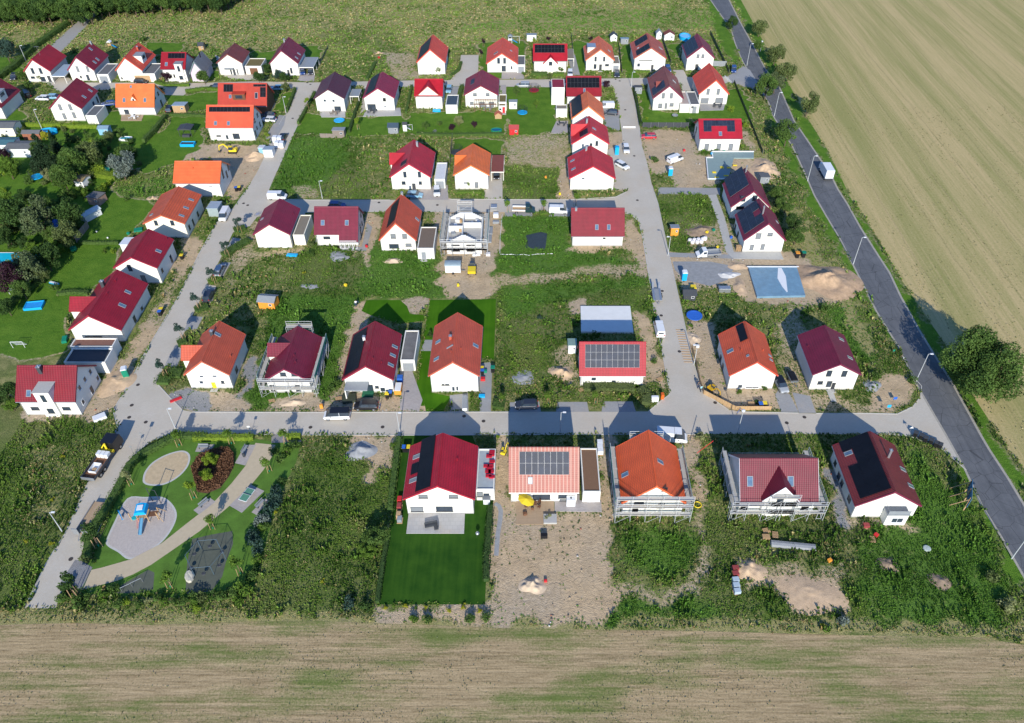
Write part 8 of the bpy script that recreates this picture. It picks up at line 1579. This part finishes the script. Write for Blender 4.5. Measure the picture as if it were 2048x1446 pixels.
def young(label,c,x,y,kind='mid',s=1.0,stakes=True,group='staked young trees'):
    if kind not in YT:
        r=thing('young_tree',None,None); MB().tube((0,0,0),(0,0,2.4),.05,6,r2=.03).build('trunk',BARK,r); o=crown('crown',620,{'mid':'bright'}.get(kind,kind),80+len(YT),1.15,1.25,9,.17,0,r); o.location.z=3.0
        for a in range(3):q=a*2.094; MB().tube((.45*math.cos(q),.45*math.sin(q),0),(.38*math.cos(q),.38*math.sin(q),1.7),.04,6).build('stake',WOOD,r)
        MB().lathe([(.08,.02),(.1,.35),(.07,.4)],8).build('trunk_guard',TEAL,r); YT[kind]=[r,False]
    r,used=YT[kind]; p=U(c,x,y)
    if used:return dup(r,(p.x,p.y,0),random.uniform(0,6),s,label,'young tree',group)
    YT[kind][1]=True; r.location=(p.x,p.y,0); r.scale=(s,)*3; return tag(r,label,'young tree',group)
def hedge(label,c,pl,w,h,kind,dens=62,leaf=.17,cat='hedge',name='hedge',kind2=None):
    P_=gp(pl,c); dens *= 1.5 if w > 1.9 else 1; rs=np.random.RandomState(len(label)); pts=[]; nr=[]
    r=thing(name,label,cat,(P_[0][0],P_[0][1],0)); o=np.array([P_[0][0],P_[0][1],0]); core=MB()
    for a,b in zip(P_,P_[1:]):
        a,b=np.array([*a,0.])-o,np.array([*b,0.])-o; L=np.linalg.norm(b-a); d=(b-a)/max(L,.01); nn=np.array([-d[1],d[0],0]); n=int(L*dens*(w+2*h)/3)
        t=rs.rand(n,1)*L; side=rs.rand(n); s_=np.where(side<w/(w+2*h),0,np.where(rs.rand(n)<.5,-1,1)); wob=1+.12*np.sin(t[:,0]*1.7+a[0])+.08*rs.randn(n)
        off=np.where(s_==0,(rs.rand(n)-.5)*w,s_*w/2)*wob; z=np.where(s_==0,h,rs.rand(n)*h)*wob; p=a+d*t+nn*off[:,None]; p[:,2]=z; pts.append(p); q=nn[None]*s_[:,None]; q[:,2]=(s_==0); nr.append(q.astype(float))
        core.bar(Vector(a)+Vector((0,0,h*.44)),Vector(b)+Vector((0,0,h*.44)),w*.74,h*.8)
    core.build('hedge_body',mat('hedge_core_'+kind,tuple((x+y)/2.4 for x,y in zip(*PAL[kind])),.95,.3,2),r)
    q,f,c_=leaves(np.concatenate(pts),np.concatenate(nr),leaf,PAL[kind],rs); nmesh('foliage',q,f,c_,LEAF,None,r)
    block([(x_,y_) for x_,y_ in P_] + [(x_+.01,y_+.4) for x_,y_ in P_[::-1]]) ; return r
# solitary oak by the main road
r=thing('large_tree','big solitary spreading tree in the stubble field beside the main road','tree',tuple(U(13,1490,1015))); MB().tube((0,0,0),(.3,-.1,3.6),.45,10,r2=.32).build('trunk',BARK,r)
lb=MB()
for i in range(9):a=i*.7; lb.tube((.3,-.1,2.6+.2*i),(4.0*math.cos(a)+.8,4.0*math.sin(a),5.4+(i%3)*.8),.17,6,r2=.05)
lb.build('branches',BARK,r); o=crown('crown',30000,'mid',9,7.9,.62,46,.042,0,r,open_=.3); o.location=U(13,1655,800,6.3) - r.location
i=0
for x,y,R,k,l in [(45,150,2.0,'dark','roadside tree left of the road where it leaves the picture'),(240,180,2.6,'olive','roadside tree standing at the field edge below the top bend'),(350,365,2.9,'olive','upper of two joined roadside trees by the tall lamp'),(420,485,3.0,'olive','lower of two joined roadside trees by the tall lamp'),(290,590,3.1,'mid','roadside tree overhanging the back street junction'),(350,560,2.6,'loose','thin roadside tree between the two crowns over the junction'),
                (575,705,3.0,'olive','solitary leaning roadside tree on the field side of the road'),(430,905,3.0,'mid','dense tree on the houses side of the road in its bend'),(225,310,1.4,'mid','low bush-like tree by the ball-topped lamp')]:tree(l,k,24,x,y,R,var=i%2); i += 1
for c,x,y,R,k,l,sq in [(26,600,560,3.7,'conifer','big dark spruce in the middle of the allotments',1.0),(26,540,690,2.4,'conifer','smaller dark spruce in front of the big one',1),(26,1040,680,3.3,'mid','round green tree in the centre of the allotments',1),(26,1270,530,3.2,'olive','olive-tinged tree under the sky-blue shed',1),(26,1725,690,3.5,'silver','silvery willow-leaved tree by the allotment lane',1),
    (26,900,900,2.9,'mid','tree in front of the green oval pool hedge',1),(26,100,730,2.8,'bright','bright green tree at the far left of the allotments',1),(26,640,300,1.2,'yellow','yellow-leaved little tree beside the turquoise pool',1),(26,700,860,1.5,'pale','pale olive small tree right of the allotment trampoline',1),(26,1170,1090,1.7,'bright','light green tree in front of the mossy shed',1),
    (26,1830,560,2.4,'dark','dark tree behind the silvery one',1),(26,800,450,2.0,'conifer','dark slim conifer right of the yellow tree',1.3),(26,1430,420,1.9,'mid','tree by the small paddling pool',1),(26,30,570,1.5,'purple','purple-leaved tree at the left edge by the white bungalow',1),(26,1360,700,1.6,'mid','small tree left of the silvery tree',1),
    (27,220,230,3.8,'dark','dark broad tree at the upper left of the birch',1),(27,530,330,4.0,'loose','tall loose grey-green birch in the allotments',1.1),(27,930,240,3.3,'dark','dark tree right of the birch behind the blue shelter',1),(27,900,540,2.9,'olive','grey-olive tree below the blue arched shelter',1),(27,770,700,2.0,'bright','yellow-green tree by the turquoise box',1),(27,620,850,2.7,'dark','dark tree right of the big swimming pool',1),
    (27,370,980,3.3,'loose','loose tree at the lower right of the swimming pool',1),(27,80,1100,3.2,'purple','big purple-black tree below the swimming pool',1),(27,50,560,2.3,'dark','dark tree above the swimming pool',1),(27,330,660,1.6,'dark','small dark tree above the pool corner',1),(27,90,420,1.7,'olive','olive tree at the left edge above the pool',1),(26,620,1330,2.6,'mid','tree below the brick-red hut roof in the allotments',1),(26,60,1230,2.2,'bright','light tree at the left edge above the dark broad one',1),(26,330,1180,1.8,'dark','dark small tree in front of the broad allotment lawn',1),(26,1560,300,1.5,'olive','small tree left of the paddling pool lawn',1),(26,520,480,1.6,'mid','tree beside the veranda house',1),(27,1000,400,1.7,'mid','small tree by the greenhouse end',1),(27,700,560,1.9,'mid','tree under the loose birch',1),(27,450,760,1.8,'bright','light tree between birch and swimming pool',1),(27,300,1300,1.9,'mid','tree by the small white goal',1),(27,560,1090,1.6,'olive','olive tree at the bottom allotment corner',1),(9,60,60,1.8,'dark','dark tree at the left edge by the football lawn',1),(9,50,900,2.0,'dark','dark tree at the left edge by the corner house',1),(9,100,1000,1.3,'bright','light tree left of the corner house',1),
    (1,40,230,3.3,'blue','bluish round tree at the left edge by the lane hedge',1),(1,205,490,1.4,'mid','small tree at the front of the antenna house',1),(1,270,585,1.3,'mid','small tree by the black van in the upper left',1),(1,390,500,1.0,'pale','pale small tree before the antenna house wall',1),(1,1600,490,1.4,'purple','brownish shrubby tree before the stair tower house',1),(1,1960,500,1.7,'mid','dark green tree in front of the pinkish annex',1),
    (2,560,500,1.8,'dark','dark tree in front of the brown garage door',1),(2,745,480,1.5,'blue','grey-green tree before the plum red back row house',1),(2,805,500,1.6,'dark','dark tree right beside the grey-green one',1),(2,635,420,1.4,'dark','dark tree at the moss-roofed garage corner',1),(2,820,595,1.3,'olive','small tree by the timber clad house hedge',1),(2,30,495,1.5,'mid','tree left of the canopied door house',1),
    (3,370,425,1.1,'mid','small dark tree before the blank white gable',1),(3,550,322,.9,'pale','slim tree on the paved yard of the bright red house',1),(3,1555,425,.8,'mid','little round tree in the front garden of the wide solar house',1),(3,1450,495,1.0,'olive','small tree on the kerb before the wide solar house',1),(3,1315,755,1.0,'bright','ball-shaped bright green tree on the trampoline lawn',1),(3,1125,630,1.2,'mid','tree at the hedge end by the silver estate',1),
    (3,245,965,1.0,'mid','round dark tree on the cross gable lawn',1),(3,500,985,.9,'purple','left purple-leaved ball tree on the upper lawns',1),(3,715,955,.85,'purple','right purple-leaved ball tree on the upper lawns',1),(3,565,915,1.4,'pale','feathery pale tree between the lawns',1),(4,62,565,1.1,'purple','purple tree at the street corner of the dark solar field house',1),
    (8,1720,250,2.0,'mid','bushy tree right of the upper panelled house',.8),(8,1800,360,2.1,'mid','bushy tree right of the pair of panelled houses',.8),(8,1860,520,2.3,'dark','bushy dark tree in the bank near the lower panelled house',.8),(8,1900,660,2.2,'mid','bushy tree at the end of the bank above the bins',.8),(28,770,300,1.9,'mid','solitary green bush tree left of the crimson house lawn',.8),(28,700,400,1.5,'bright','lower lighter bush beside the solitary one',.7),
    (19,300,420,1.2,'lime','yellow-green little tree inside the brown grasses',1),(19,240,650,1.1,'lime','second yellow-green little tree inside the brown grasses',1)]:
    if R > .2:tree(l,k,c,x,y,R,sq=sq)
rs_=random.Random(3); n_=0
for row,(ys,xs) in enumerate([(36,range(-30,186,19)),(24,range(-20,190,20)),(12,range(-25,185,21)),(0,range(-30,190,20)),(22,range(200,300,18)),(15,range(210,440,19)),(5,range(205,470,21)),(-8,range(200,520,20))]):
    for x in xs:
        tree('dense green tree in the wood along the top left edge',['dark','mid','dark','mid'][n_%4],0,x+rs_.uniform(-4,4),ys+rs_.uniform(-2,2),rs_.uniform(3.6,5.0),z=2.5,group='trees of the wood at the top left',var=0); n_ += 1
for c,x,y,k,l,s in [(6,385,650,'blue','top young street tree of the left street bays',1.1),(6,270,880,'blue','second young street tree of the left street bays',1.1),(6,145,1140,'blue','third young street tree of the left street bays',1.1),(9,1925,90,'blue','fourth young street tree of the left street bays',1.1),(9,1775,385,'blue','fifth young street tree of the left street bays',1.1),(9,1600,740,'blue','lowest young street tree of the left street bays',1.1),
    (7,1042,455,'mid','young street tree left of the green pickup',1),(7,1380,455,'mid','young street tree between pickup and white van',1),(7,1690,395,'mid','young street tree at the wide red house verge',1),(18,820,790,'pale','pale staked tree on the left of the oval sandpit',1),(18,1510,225,'mid','staked tree above the oval sandpit',1.1),(18,1725,985,'lime','lime green staked tree right of the play tower',1.1),(19,1150,600,'mid','staked tree beside the upper path bend',1),(19,605,200,'bright','staked tree in the yellow-green hedge line',1.1),
    (19,1390,200,'bright','staked tree right of the park entrance',1.1),(19,335,1425,'mid','staked tree by the lower path bend',1),(20,345,380,'dark','dark staked tree at the trailer end of the hedge',1.4),(20,1385,970,'bright','staked tree between turning bars and climbing frame',1.1),(21,905,810,'bright','staked tree right of the climbing frame',1.1),(20,20,1110,'dark','dark staked tree at the cobbled park exit',1.4),
    (11,975,1010,'mid','stake-framed tree left of the black-violet car',.8),(11,1432,1000,'mid','stake-framed tree right of the black-violet car',.8),(11,1885,990,'mid','stake-framed tree between the two right parking bays',.8),(3,805,215,'purple','slim dark-leaved tree behind the vermilion house garden',.8),(3,785,320,'purple','second slim dark-leaved tree left of the vermilion house',.8),(2,1525,1005,'lime','yellow-green young tree on the lawn of the panelled red house',.9),(2,1042,810,'lime','yellow-green young tree by the upper left street hedge',.9),(7,662,232,'mid','ball tree before the bright orange house',.6)]:
    young(l,c,x,y,k,s)
for a in [('yellow-green clipped hedge along the playground and bottom street',19,[(60,130),(480,135),(930,130)],1.3,1.1,'lime'),('short yellow-green hedge right of the park entrance',19,[(1400,120),(1610,115)],1.2,1.1,'lime'),
    ('curved dark hedge round the playground',17,[(1500,168),(1300,160),(1220,195),(1110,255),(1010,310),(940,385),(890,490),(840,580),(770,700),(700,800),(650,930),(640,1050)],1.5,1.2,'mid'),
    ('yellow-green hedge below the annex house',1,[(140,972),(600,985)],1.2,1.3,'lime'),('yellow-green hedge left of the sky-blue shed',1,[(615,992),(950,995)],1.2,1.3,'lime'),('long dark hedge along the gravel track',1,[(-60,560),(150,410),(330,235),(500,115),(660,0)],2.2,1.8,'mid'),
    ('hedge above the pavilion lawn',1,[(1630,880),(1900,885),(2024,890)],.9,1.1,'mid'),('dark hedge and fence line of the upper lane',1,[(1600,900),(1500,1030),(1390,1140)],1.2,1.6,'mid'),('hedge below the street left of the timber clad house',1,[(1790,650),(1980,625),(2150,640)],1.0,1.1,'bright'),('hedge by the house with little gable',1,[(1500,560),(1600,590),(1830,590)],1.0,1.0,'bright'),
    ('dark hedge right of the timber clad house lawn',2,[(920,630),(880,740),(840,840)],.8,1.2,'mid'),('dark hedge along the upper left street lawn',2,[(1110,665),(1040,800),(950,960)],.9,1.2,'mid'),('dark hedge between two upper lawns',2,[(1580,640),(1500,850),(1440,1040)],.8,1.1,'dark'),('hedge left of the crimson cross gable',3,[(115,600),(90,720),(60,860)],.8,1.1,'mid'),('hedge left of the pergola house',3,[(600,600),(575,700),(560,830)],1.2,1.2,'mid'),
    ('curved hedge right of the bright red back row house',3,[(590,370),(570,440),(490,500)],.9,.9,'mid'),('hedge row in front of the wide solar house',3,[(1265,480),(1420,485)],1.8,1.1,'mid'),('second hedge row in front of the wide solar house',3,[(1475,485),(1580,488)],1.6,1.0,'bright'),('dark hedge left of the brown panelled house',4,[(330,640),(360,800),(392,980)],.7,1.2,'dark'),
    ('light green broad hedge below the green oval pool',26,[(1160,840),(1420,880),(1700,930)],2.6,1.5,'lime'),('dark shrub hedge left of the crimson house lawn',16,[(85,130),(60,330),(30,560),(5,800)],1.2,1.1,'mid'),('hedge along the right side of the big dark lawn',16,[(925,760),(905,1000),(885,1250),(885,1440)],1.1,1.0,'dark'),('low dark hedge along the left side of the big dark lawn',28,[(880,330),(840,560),(800,850)],.8,.9,'dark'),
    ('green hedge along the white van side of back row gardens',4,[(330,455),(480,460)],.9,.8,'bright'),('hedge band between the lawns and wild plot',3,[(160,1060),(480,1070),(1000,1060)],1.4,.9,'mid'),('hedge between the left lawns',5,[(760,760),(960,765),(1150,762)],.8,.9,'mid'),('shrub border below the second left lawn',5,[(560,1255),(700,1240),(860,1250)],1.2,1.0,'mid'),('shrub hedge at the bottom left allotment edge',5,[(60,1400),(180,1280),(330,1170),(400,1130)],1.8,1.3,'mid'),
    ('dark hedge by the red slide hut plot',2,[(1690,370),(1610,540)],1.2,1.0,'mid'),('hedge in front of the bright orange house',7,[(550,270),(800,270),(800,320)],1.0,.6,'bright'),('green bed between the upper left street bays',6,[(330,640),(440,610)],2.6,.7,'mid'),('green bed in the middle of the left street bays',6,[(230,880),(350,800),(480,730)],2.6,.8,'mid'),('green bed between the lower left street bays',6,[(90,1140),(200,1090)],2.2,.7,'bright'),
    ('green bed beside the yellow door house gable',9,[(1880,110),(2010,70)],2.2,.7,'mid'),('green bed between fourth and fifth bay',9,[(1715,430),(1800,400)],2.0,.7,'mid'),('green corner bed at the left street bend',9,[(1570,820),(1620,720),(1760,720)],3.2,.8,'mid'),('green bed between green pickup and white van',7,[(1345,470),(1410,460)],1.8,.6,'bright'),('reed-like tall growth before the low solar house',12,[(-160,860),(60,850),(330,870)],2.2,1.1,'olive'),('reedy growth at the junction corner',12,[(380,870),(450,930),(440,1020)],2.2,1.1,'olive'),
    ('tall green growth left of black-violet car',11,[(900,1010),(1010,1020)],3.0,.9,'mid')]:hedge(*a)
# brown ornamental grasses
bp_=[(60,700),(20,560),(100,420),(250,320),(400,280),(560,270),(640,360),(640,520),(560,680),(440,840),(250,920),(110,900)]
sheet('mulch_bed',gp(bp_,19),.038,mat('bark_mulch',(.11,.06,.045),.95,.3,4)); rs=np.random.RandomState(4); P_=gp(bp_,19); xs=[q[0] for q in P_]; ys=[q[1] for q in P_]
X=rs.uniform(min(xs),max(xs),16000); Y=rs.uniform(min(ys),max(ys),16000); k_=inside(P_,X,Y); X,Y=X[k_],Y[k_]; pts=np.stack([X,Y,.15+.75*rs.rand(len(X))*(.6+.4*vnoise(X,Y,1.3,9))],1)
q,f,c_=leaves(pts,np.tile([[0,0,.4]],(len(X),1)),.22,PAL['brown'],rs); g=nmesh('ornamental_grass',q,f,c_,LEAF,'stuff')
BP=[(20,170,1130,1.0,'mid'),(20,420,1120,1.2,'bright'),(20,560,1000,1.2,'mid'),(20,640,1230,1.1,'mid'),(20,740,1180,.9,'lime'),(20,910,1210,.9,'mid'),(20,1060,1170,.8,'pale'),(20,1200,1140,1.0,'mid'),(20,1300,1200,1.0,'bright'),(20,1430,1190,.9,'mid'),(20,1580,1190,1.0,'mid'),(20,1720,1200,1.1,'bright'),(20,60,1250,1.2,'mid'),(20,1760,1290,.8,'lime'),
      (21,250,1130,1.2,'mid'),(21,400,1110,1.3,'olive'),(21,530,1100,1.1,'dark'),(21,650,1130,1.3,'mid'),(21,800,1080,1.4,'mid'),(21,950,1000,1.9,'bright'),(21,870,1170,1.2,'bright'),(21,1060,850,1.3,'mid'),(21,1080,760,1.2,'dark'),(21,1150,620,1.3,'bright'),(21,1120,500,1.3,'blue'),(21,1090,380,1.6,'blue'),(21,1060,270,1.4,'blue'),(21,1180,180,1.2,'bright'),(21,1160,80,1.6,'silver'),(21,1250,160,1.1,'mid'),
      (19,1150,1120,1.8,'blue'),(19,1250,1000,1.6,'blue'),(19,1050,1300,1.7,'silver'),(19,1330,720,1.2,'dark'),(19,1230,870,1.3,'blue'),(19,1320,430,1.3,'mid'),(19,1400,320,1.4,'bright'),(19,1500,220,1.4,'mid'),(19,1200,310,1.2,'mid'),(19,1240,1180,.5,'yellow'),(17,480,1250,1.6,'dark'),(17,450,1330,1.3,'mid'),(17,560,1340,1.2,'mid'),(17,640,880,1.4,'mid'),(17,610,1020,1.3,'olive')]
for i,(c,x,y,R,k) in enumerate(BP):
    bush({'mid':'green','bright':'light green','lime':'yellow-green','pale':'pale green','olive':'olive','dark':'dark green','blue':'grey-green','silver':'silvery','yellow':'yellow-flowering'}[k]+(' shrub in the planting belt along the lower edge of the playground' if c in (20,17) else ' shrub in the planting belt on the right side of the playground'),k,c,x,y,R,'playground boundary shrubs')
for c,x,y,R,k,l in [(28,860,880,.5,'yellow','leftmost yellow-flowering'),(28,935,860,.45,'bright','light green'),(28,1025,870,.6,'yellow','second yellow-flowering'),(28,1115,880,.4,'bright','small light green'),(28,1190,880,.5,'yellow','faint yellow-flowering'),(28,1385,900,.55,'yellow','third yellow-flowering'),(28,1505,875,.6,'yellow','fourth yellow-flowering'),(28,1630,905,.6,'yellow','rightmost yellow-flowering')]:bush(l+' shrub in the row at the foot of the big dark lawn',k,c,x,y,R,'shrubs at the foot of the lawn')
for c,x,y,R,k,l in [(28,1090,970,1.0,'bright','wide light green shrub below the foot of the big lawn'),(28,1200,980,1.0,'mid','green shrub below the foot of the big lawn'),(28,1560,980,1.1,'mid','green shrub at the lower right end of the big lawn'),(28,1680,950,1.0,'mid','second green shrub at the lower right end of the big lawn'),(28,350,665,.5,'yellow','yellow-flowering clump in the dark weed plot'),(28,570,860,1.3,'blue','grey-green shrub at the bottom of the dark weed plot'),(28,700,860,1.4,'dark','dark shrub at the bottom corner of the dark weed plot'),
    (16,1455,850,.9,'pale','pale shrub in the stone planter'),(16,40,200,1.1,'bright','light green bush at the street side of the crimson house hedge'),(16,990,110,.5,'lime','small lime shrub at the corner of the zinc annex'),(15,920,110,1.3,'pale','pale shrub left of the raspberry roof scaffold'),(11,290,330,1.0,'dark','dark shrub left of the plain orange-red house'),(11,1350,170,.7,'blue','grey-green clump in the wild green plot'),(12,525,585,.9,'mid','round green bush at the left kerb of the right-hand street'),
    (12,870,245,.8,'bright','bright bush below the big blue trampoline'),(12,1340,890,.8,'bright','bright shrub in the vermilion house front garden'),(12,1580,850,.8,'mid','shrub at the right corner of the vermilion house'),(12,1510,980,.8,'dark','dark shrub by the bins inside the curved fence'),(6,1060,770,1.2,'olive','tall olive shrub between raspberry house annex and veranda house'),(6,1060,860,1.3,'mid','green shrub in the wild plot by the veranda house'),
    (6,1000,1040,.6,'yellow','yellow-flowering shrub in the wild middle plot'),(13,1020,950,1.2,'mid','green shrub on the verge by the junction lamp'),(13,680,910,1.2,'mid','green shrub by the pale gravel heap'),(13,230,290,1.6,'mid','green shrub below the large ploughed heap'),(3,195,830,1.4,'pale','pale round shrub at the terrace of the crimson cross gable'),(3,1300,150,1.3,'lime','yellow-green shrub in front of the white flat shed'),(3,1430,130,1.1,'purple','dark purple shrub right of the yellow-green one'),
    (3,1840,130,1.1,'purple','dark purple shrub behind the silver dormer house'),(3,380,950,1.2,'mid','green shrub in the middle of the cross gable lawn'),(3,335,1025,.9,'silver','silvery shrub on the cross gable lawn'),(3,1190,470,1.0,'bright','light green shrub right of the grey garage'),(4,520,1300,1.5,'mid','green shrub group at the entrance of the sandy plot'),(4,1260,810,1.3,'lime','yellow-green shrub below the vermilion house wall'),(4,450,900,.6,'lime','small lime shrub on the brown panelled house lawn'),(4,1400,970,1.2,'lime','yellow-green shrub at the mesh fence'),
    (4,70,455,.9,'bright','bright shrub in the silver dormer house front garden'),(1,520,680,.6,'pale','pale round bed shrub by the upper left drive'),(1,720,245,1.6,'dark','dark shrub between antenna house and dark red house'),(1,1380,140,1.6,'mid','green shrub behind the big white dormer'),(1,540,985,.8,'yellow','yellow shrub behind the turquoise pool'),(1,1080,800,1.2,'mid','green shrub right of the white flat annex'),(2,650,1060,1.0,'lime','flowering lime shrub bed at the solar strip house'),(2,680,940,.7,'bright','round bright shrub by the white car'),
    (5,520,1180,1.3,'mid','green shrub by the air mattress'),(5,1010,830,1.0,'bright','light green shrub on the second left lawn'),(5,1090,835,.9,'lime','lime shrub beside the white steel container'),(5,560,1250,.6,'pale','pale flowering shrub at the border of the football lawn'),(5,1230,320,1.2,'mid','green shrub above the upper left lawn'),(10,1320,800,1.2,'mid','green shrub between the plum and red tile houses'),(10,1270,860,1.1,'mid','lower green shrub between the plum and red tile houses'),(23,1840,380,1.6,'olive','brownish bush at the right end of the lower meadow'),
    (23,1950,560,1.8,'pale','grey dry bush by the right picture edge'),(23,870,680,.6,'yellow','yellow-flowering clump by the lower field edge'),(23,990,650,1.3,'silver','grey thistle bush by the lower field edge'),(17,380,610,.5,'yellow','yellow-flowering clump in the left meadow'),(17,190,910,.5,'yellow','lower yellow-flowering clump in the left meadow'),(17,370,930,.6,'yellow','orange-yellow flowering clump beside the street end'),(17,450,300,.6,'yellow','yellow-flowering clump near the black truck')]:
    if R > .2:bush(l,k,c,x,y,R)
al_=gp([(0,255),(150,250),(235,262),(300,300),(290,340),(215,385),(160,470),(110,520),(60,600),(0,640)]); rs=np.random.RandomState(8); n_=0
while n_ < 120:
    x_,y_=rs.uniform(-165,-70),rs.uniform(135,222)
    if not inside(al_,np.array([x_]),np.array([y_]))[0] or look(EXC,np.array([x_]),np.array([y_]))[0]:continue
    n_ += 1; k_=['mid','dark','bright','olive','mid','lime','dark','mid'][n_%8]; r_=rs.uniform(.9,2.1); b_=bush({'mid':'green','dark':'dark green','bright':'light green','olive':'olive','lime':'yellow-green'}[k_]+' shrub growing among the allotment trees at the left',k_,0,10,10,r_,'allotment shrubs',h=rs.uniform(.8,1.4)); b_.location=(x_,y_,0)
# ---------------------------------------------------------------- weeds, grasses and stubble tufts
def tufts(name,xr,y0,y1,dens,blades,size,hgt,seed,tall=0):
    rs=np.random.RandomState(seed); N=int((y1-y0)*(xr[1]-xr[0])*dens); X=rs.uniform(xr[0],xr[1],N); Y=rs.uniform(y0,y1,N); vis=np.abs(X) < (np.hypot(Y,109))*.72+4
    X,Y=X[vis],Y[vis]; w_=look(Wt,X,Y); e=look(EXC,X,Y); g_,b_=w_[:,0],w_[:,1]; cl=vnoise(X,Y,2.6,21); cl2=vnoise(X,Y,7.,22); cl3=vnoise(X,Y,1.1,23)
    p=np.clip(g_*.9+b_*.3,0,1)*np.clip(.35+1.3*cl,0,1.2)+.012; p=np.where(w_[:,2]>.5,.0,p); p=np.where(w_[:,3]>.5,.05,p); p=np.where((vnoise(X,Y,3.4,71)*.6+vnoise(X,Y,1.3,72)*.4 > .59)&(w_[:,0]>.5),p,0) if tall else p; keep=(~e)&(rs.rand(len(X))<p)
    X,Y,b_,cl,cl2,cl3,g_=X[keep],Y[keep],b_[keep],cl[keep],cl2[keep],cl3[keep],g_[keep]; n=len(X); k=blades
    hs=hgt*(.45+1.0*cl3+.5*rs.rand(n)*1.0)*np.where(g_<.5,.5,1); s=size*(.6+.8*rs.rand(n)); a=rs.rand(n,k)*6.283; lean=s[:,None]*(.25+1.0*rs.rand(n,k));
    bx=X[:,None]+np.cos(a)*s[:,None]*.2; by=Y[:,None]+np.sin(a)*s[:,None]*.2; tx=X[:,None]+np.cos(a)*lean; ty=Y[:,None]+np.sin(a)*lean; tz=hs[:,None]*(.55+.6*rs.rand(n,k)); wd=s[:,None]*(.22+.2*rs.rand(n,k))
    px,py=-np.sin(a)*wd,np.cos(a)*wd; mz=tz*.75; V=np.stack([np.stack([bx,by,np.zeros_like(bx)],-1),np.stack([(bx+tx)/2+px,(by+ty)/2+py,mz],-1),np.stack([tx,ty,tz],-1),np.stack([(bx+tx)/2-px,(by+ty)/2-py,mz],-1)],2).reshape(-1,3)
    pal=np.array([[.062,.125,.020],[.10,.185,.028],[.155,.245,.042],[.19,.225,.075],[.27,.29,.135],[.42,.36,.16],[.32,.23,.10]]); t=np.clip(cl2*1.15-.1+ (rs.rand(n)-.5)*.5,0,1); ix=np.clip((t*3.6).astype(int),0,3); dr=rs.rand(n) < np.clip((b_-.12)*.8*(.1+1.5*vnoise(X,Y,4.5,24)),0,.8); ix=np.where(dr,3+(rs.rand(n)*3.4).astype(int).clip(0,3),ix)
    c_=pal[ix]; L_u=look(LUM,X,Y)[:,None]*.75; c_=c_*(1-L_u)+np.array([[.07,.165,.022]])*(.7+.8*cl2[:,None])*L_u; c_=c_[:,None,:]*(.82+.36*rs.rand(n,k,1))*(1.25 if y0 == 250 else 1.2 if tall else 1.08); c_=c_.reshape(-1,3); f=np.arange(n*k*4).reshape(-1,4); print('TUFTS',name,n*k); return nmesh(name,V,f,c_,WEEDM,'stuff')
WEEDM=attrmat('weed_leaves',.85,.15,spec=.1)
tufts('weeds',(-95,95),44,126,13.0,7,.17,.2,31); tufts('weeds',(-130,130),126,190,6,6,.24,.22,32); tufts('weeds',(-175,175),190,250,3.4,6,.32,.26,33); tufts('meadow_grass',(-225,225),250,348,2.0,6,.46,.28,34)
tufts('tall_weeds',(-95,95),44,126,3.0,10,.26,.5,35,1); tufts('tall_weeds',(-140,140),126,250,1.0,8,.42,.55,36,1)
rs=np.random.RandomState(77); N=60000; X=rs.uniform(-130,100,N); Y=rs.uniform(46,240,N); w_=look(Wt,X,Y); k_=(~look(EXC,X,Y))&(w_[:,0]<.35)&(w_[:,2]<.3)&(rs.rand(N)<.05+.5*(vnoise(X,Y,4,81)>.72)); X,Y=X[k_],Y[k_]; n=len(X); s_=.05+.16*rs.rand(n)**2; a=rs.rand(n)*6.28
q=[(-1,-.7,0),(1,-.7,0),(1,.7,0),(-1,.7,0),(-.7,-.5,1),(.8,-.6,.9),(.7,.5,1.1),(-.8,.5,.9)]; V=np.stack([np.stack([X+s_*(np.cos(a)*u-np.sin(a)*v),Y+s_*(np.sin(a)*u+np.cos(a)*v),s_*w*.9],-1) for u,v,w in q],1).reshape(-1,3)
F=(np.arange(n)[:,None,None]*8+np.array([[4,5,6,7],[0,1,5,4],[1,2,6,5],[2,3,7,6],[3,0,4,7]])[None]).reshape(-1,4); pc=np.array([[.42,.33,.23],[.30,.23,.16],[.5,.48,.44],[.20,.16,.12],[.38,.14,.09],[.6,.58,.54]])[rs.choice(6,n,p=[.34,.26,.12,.16,.05,.07])]; nmesh('rubble',V,F,np.repeat(pc,5,0),WEEDM,'stuff')
def rows(name,poly,axis,dens,y0,y1,seed):
    rs=np.random.RandomState(seed); xs=(-75,75) if axis == 'X' else (60,225); N=int((xs[1]-xs[0])*(y1-y0)*dens); X=rs.uniform(*xs,N); Y=rs.uniform(y0,y1,N)
    v=vnoise(X*(.12 if axis=='X' else 1),Y*(1 if axis=='X' else .12),2.2,41)*.6+vnoise(X,Y,9,42)*.5; k_=inside(poly,X,Y)&(rs.rand(N)<np.clip(v*1.6-.55,0,1)); X,Y=X[k_],Y[k_]
    if axis == 'X':Y=np.round(Y/.33)*.33+rs.randn(len(Y))*.04
    else:X=np.round(X/.5)*.5+rs.randn(len(X))*.05
    P_=np.stack([X,Y,.05+.08*rs.rand(len(X))],1); q,f,c_=leaves(P_,np.tile([[0,0,.5]],(len(X),1)),.16 if axis=='X' else .26,((.09,.11,.03),(.36,.31,.17)),rs); return nmesh(name,q,f,c_,WEEDM,'stuff')
rows('stubble',fb,'X',5.0,40,76,51); rows('stubble',FR,'Y',1.3,60,235,52)
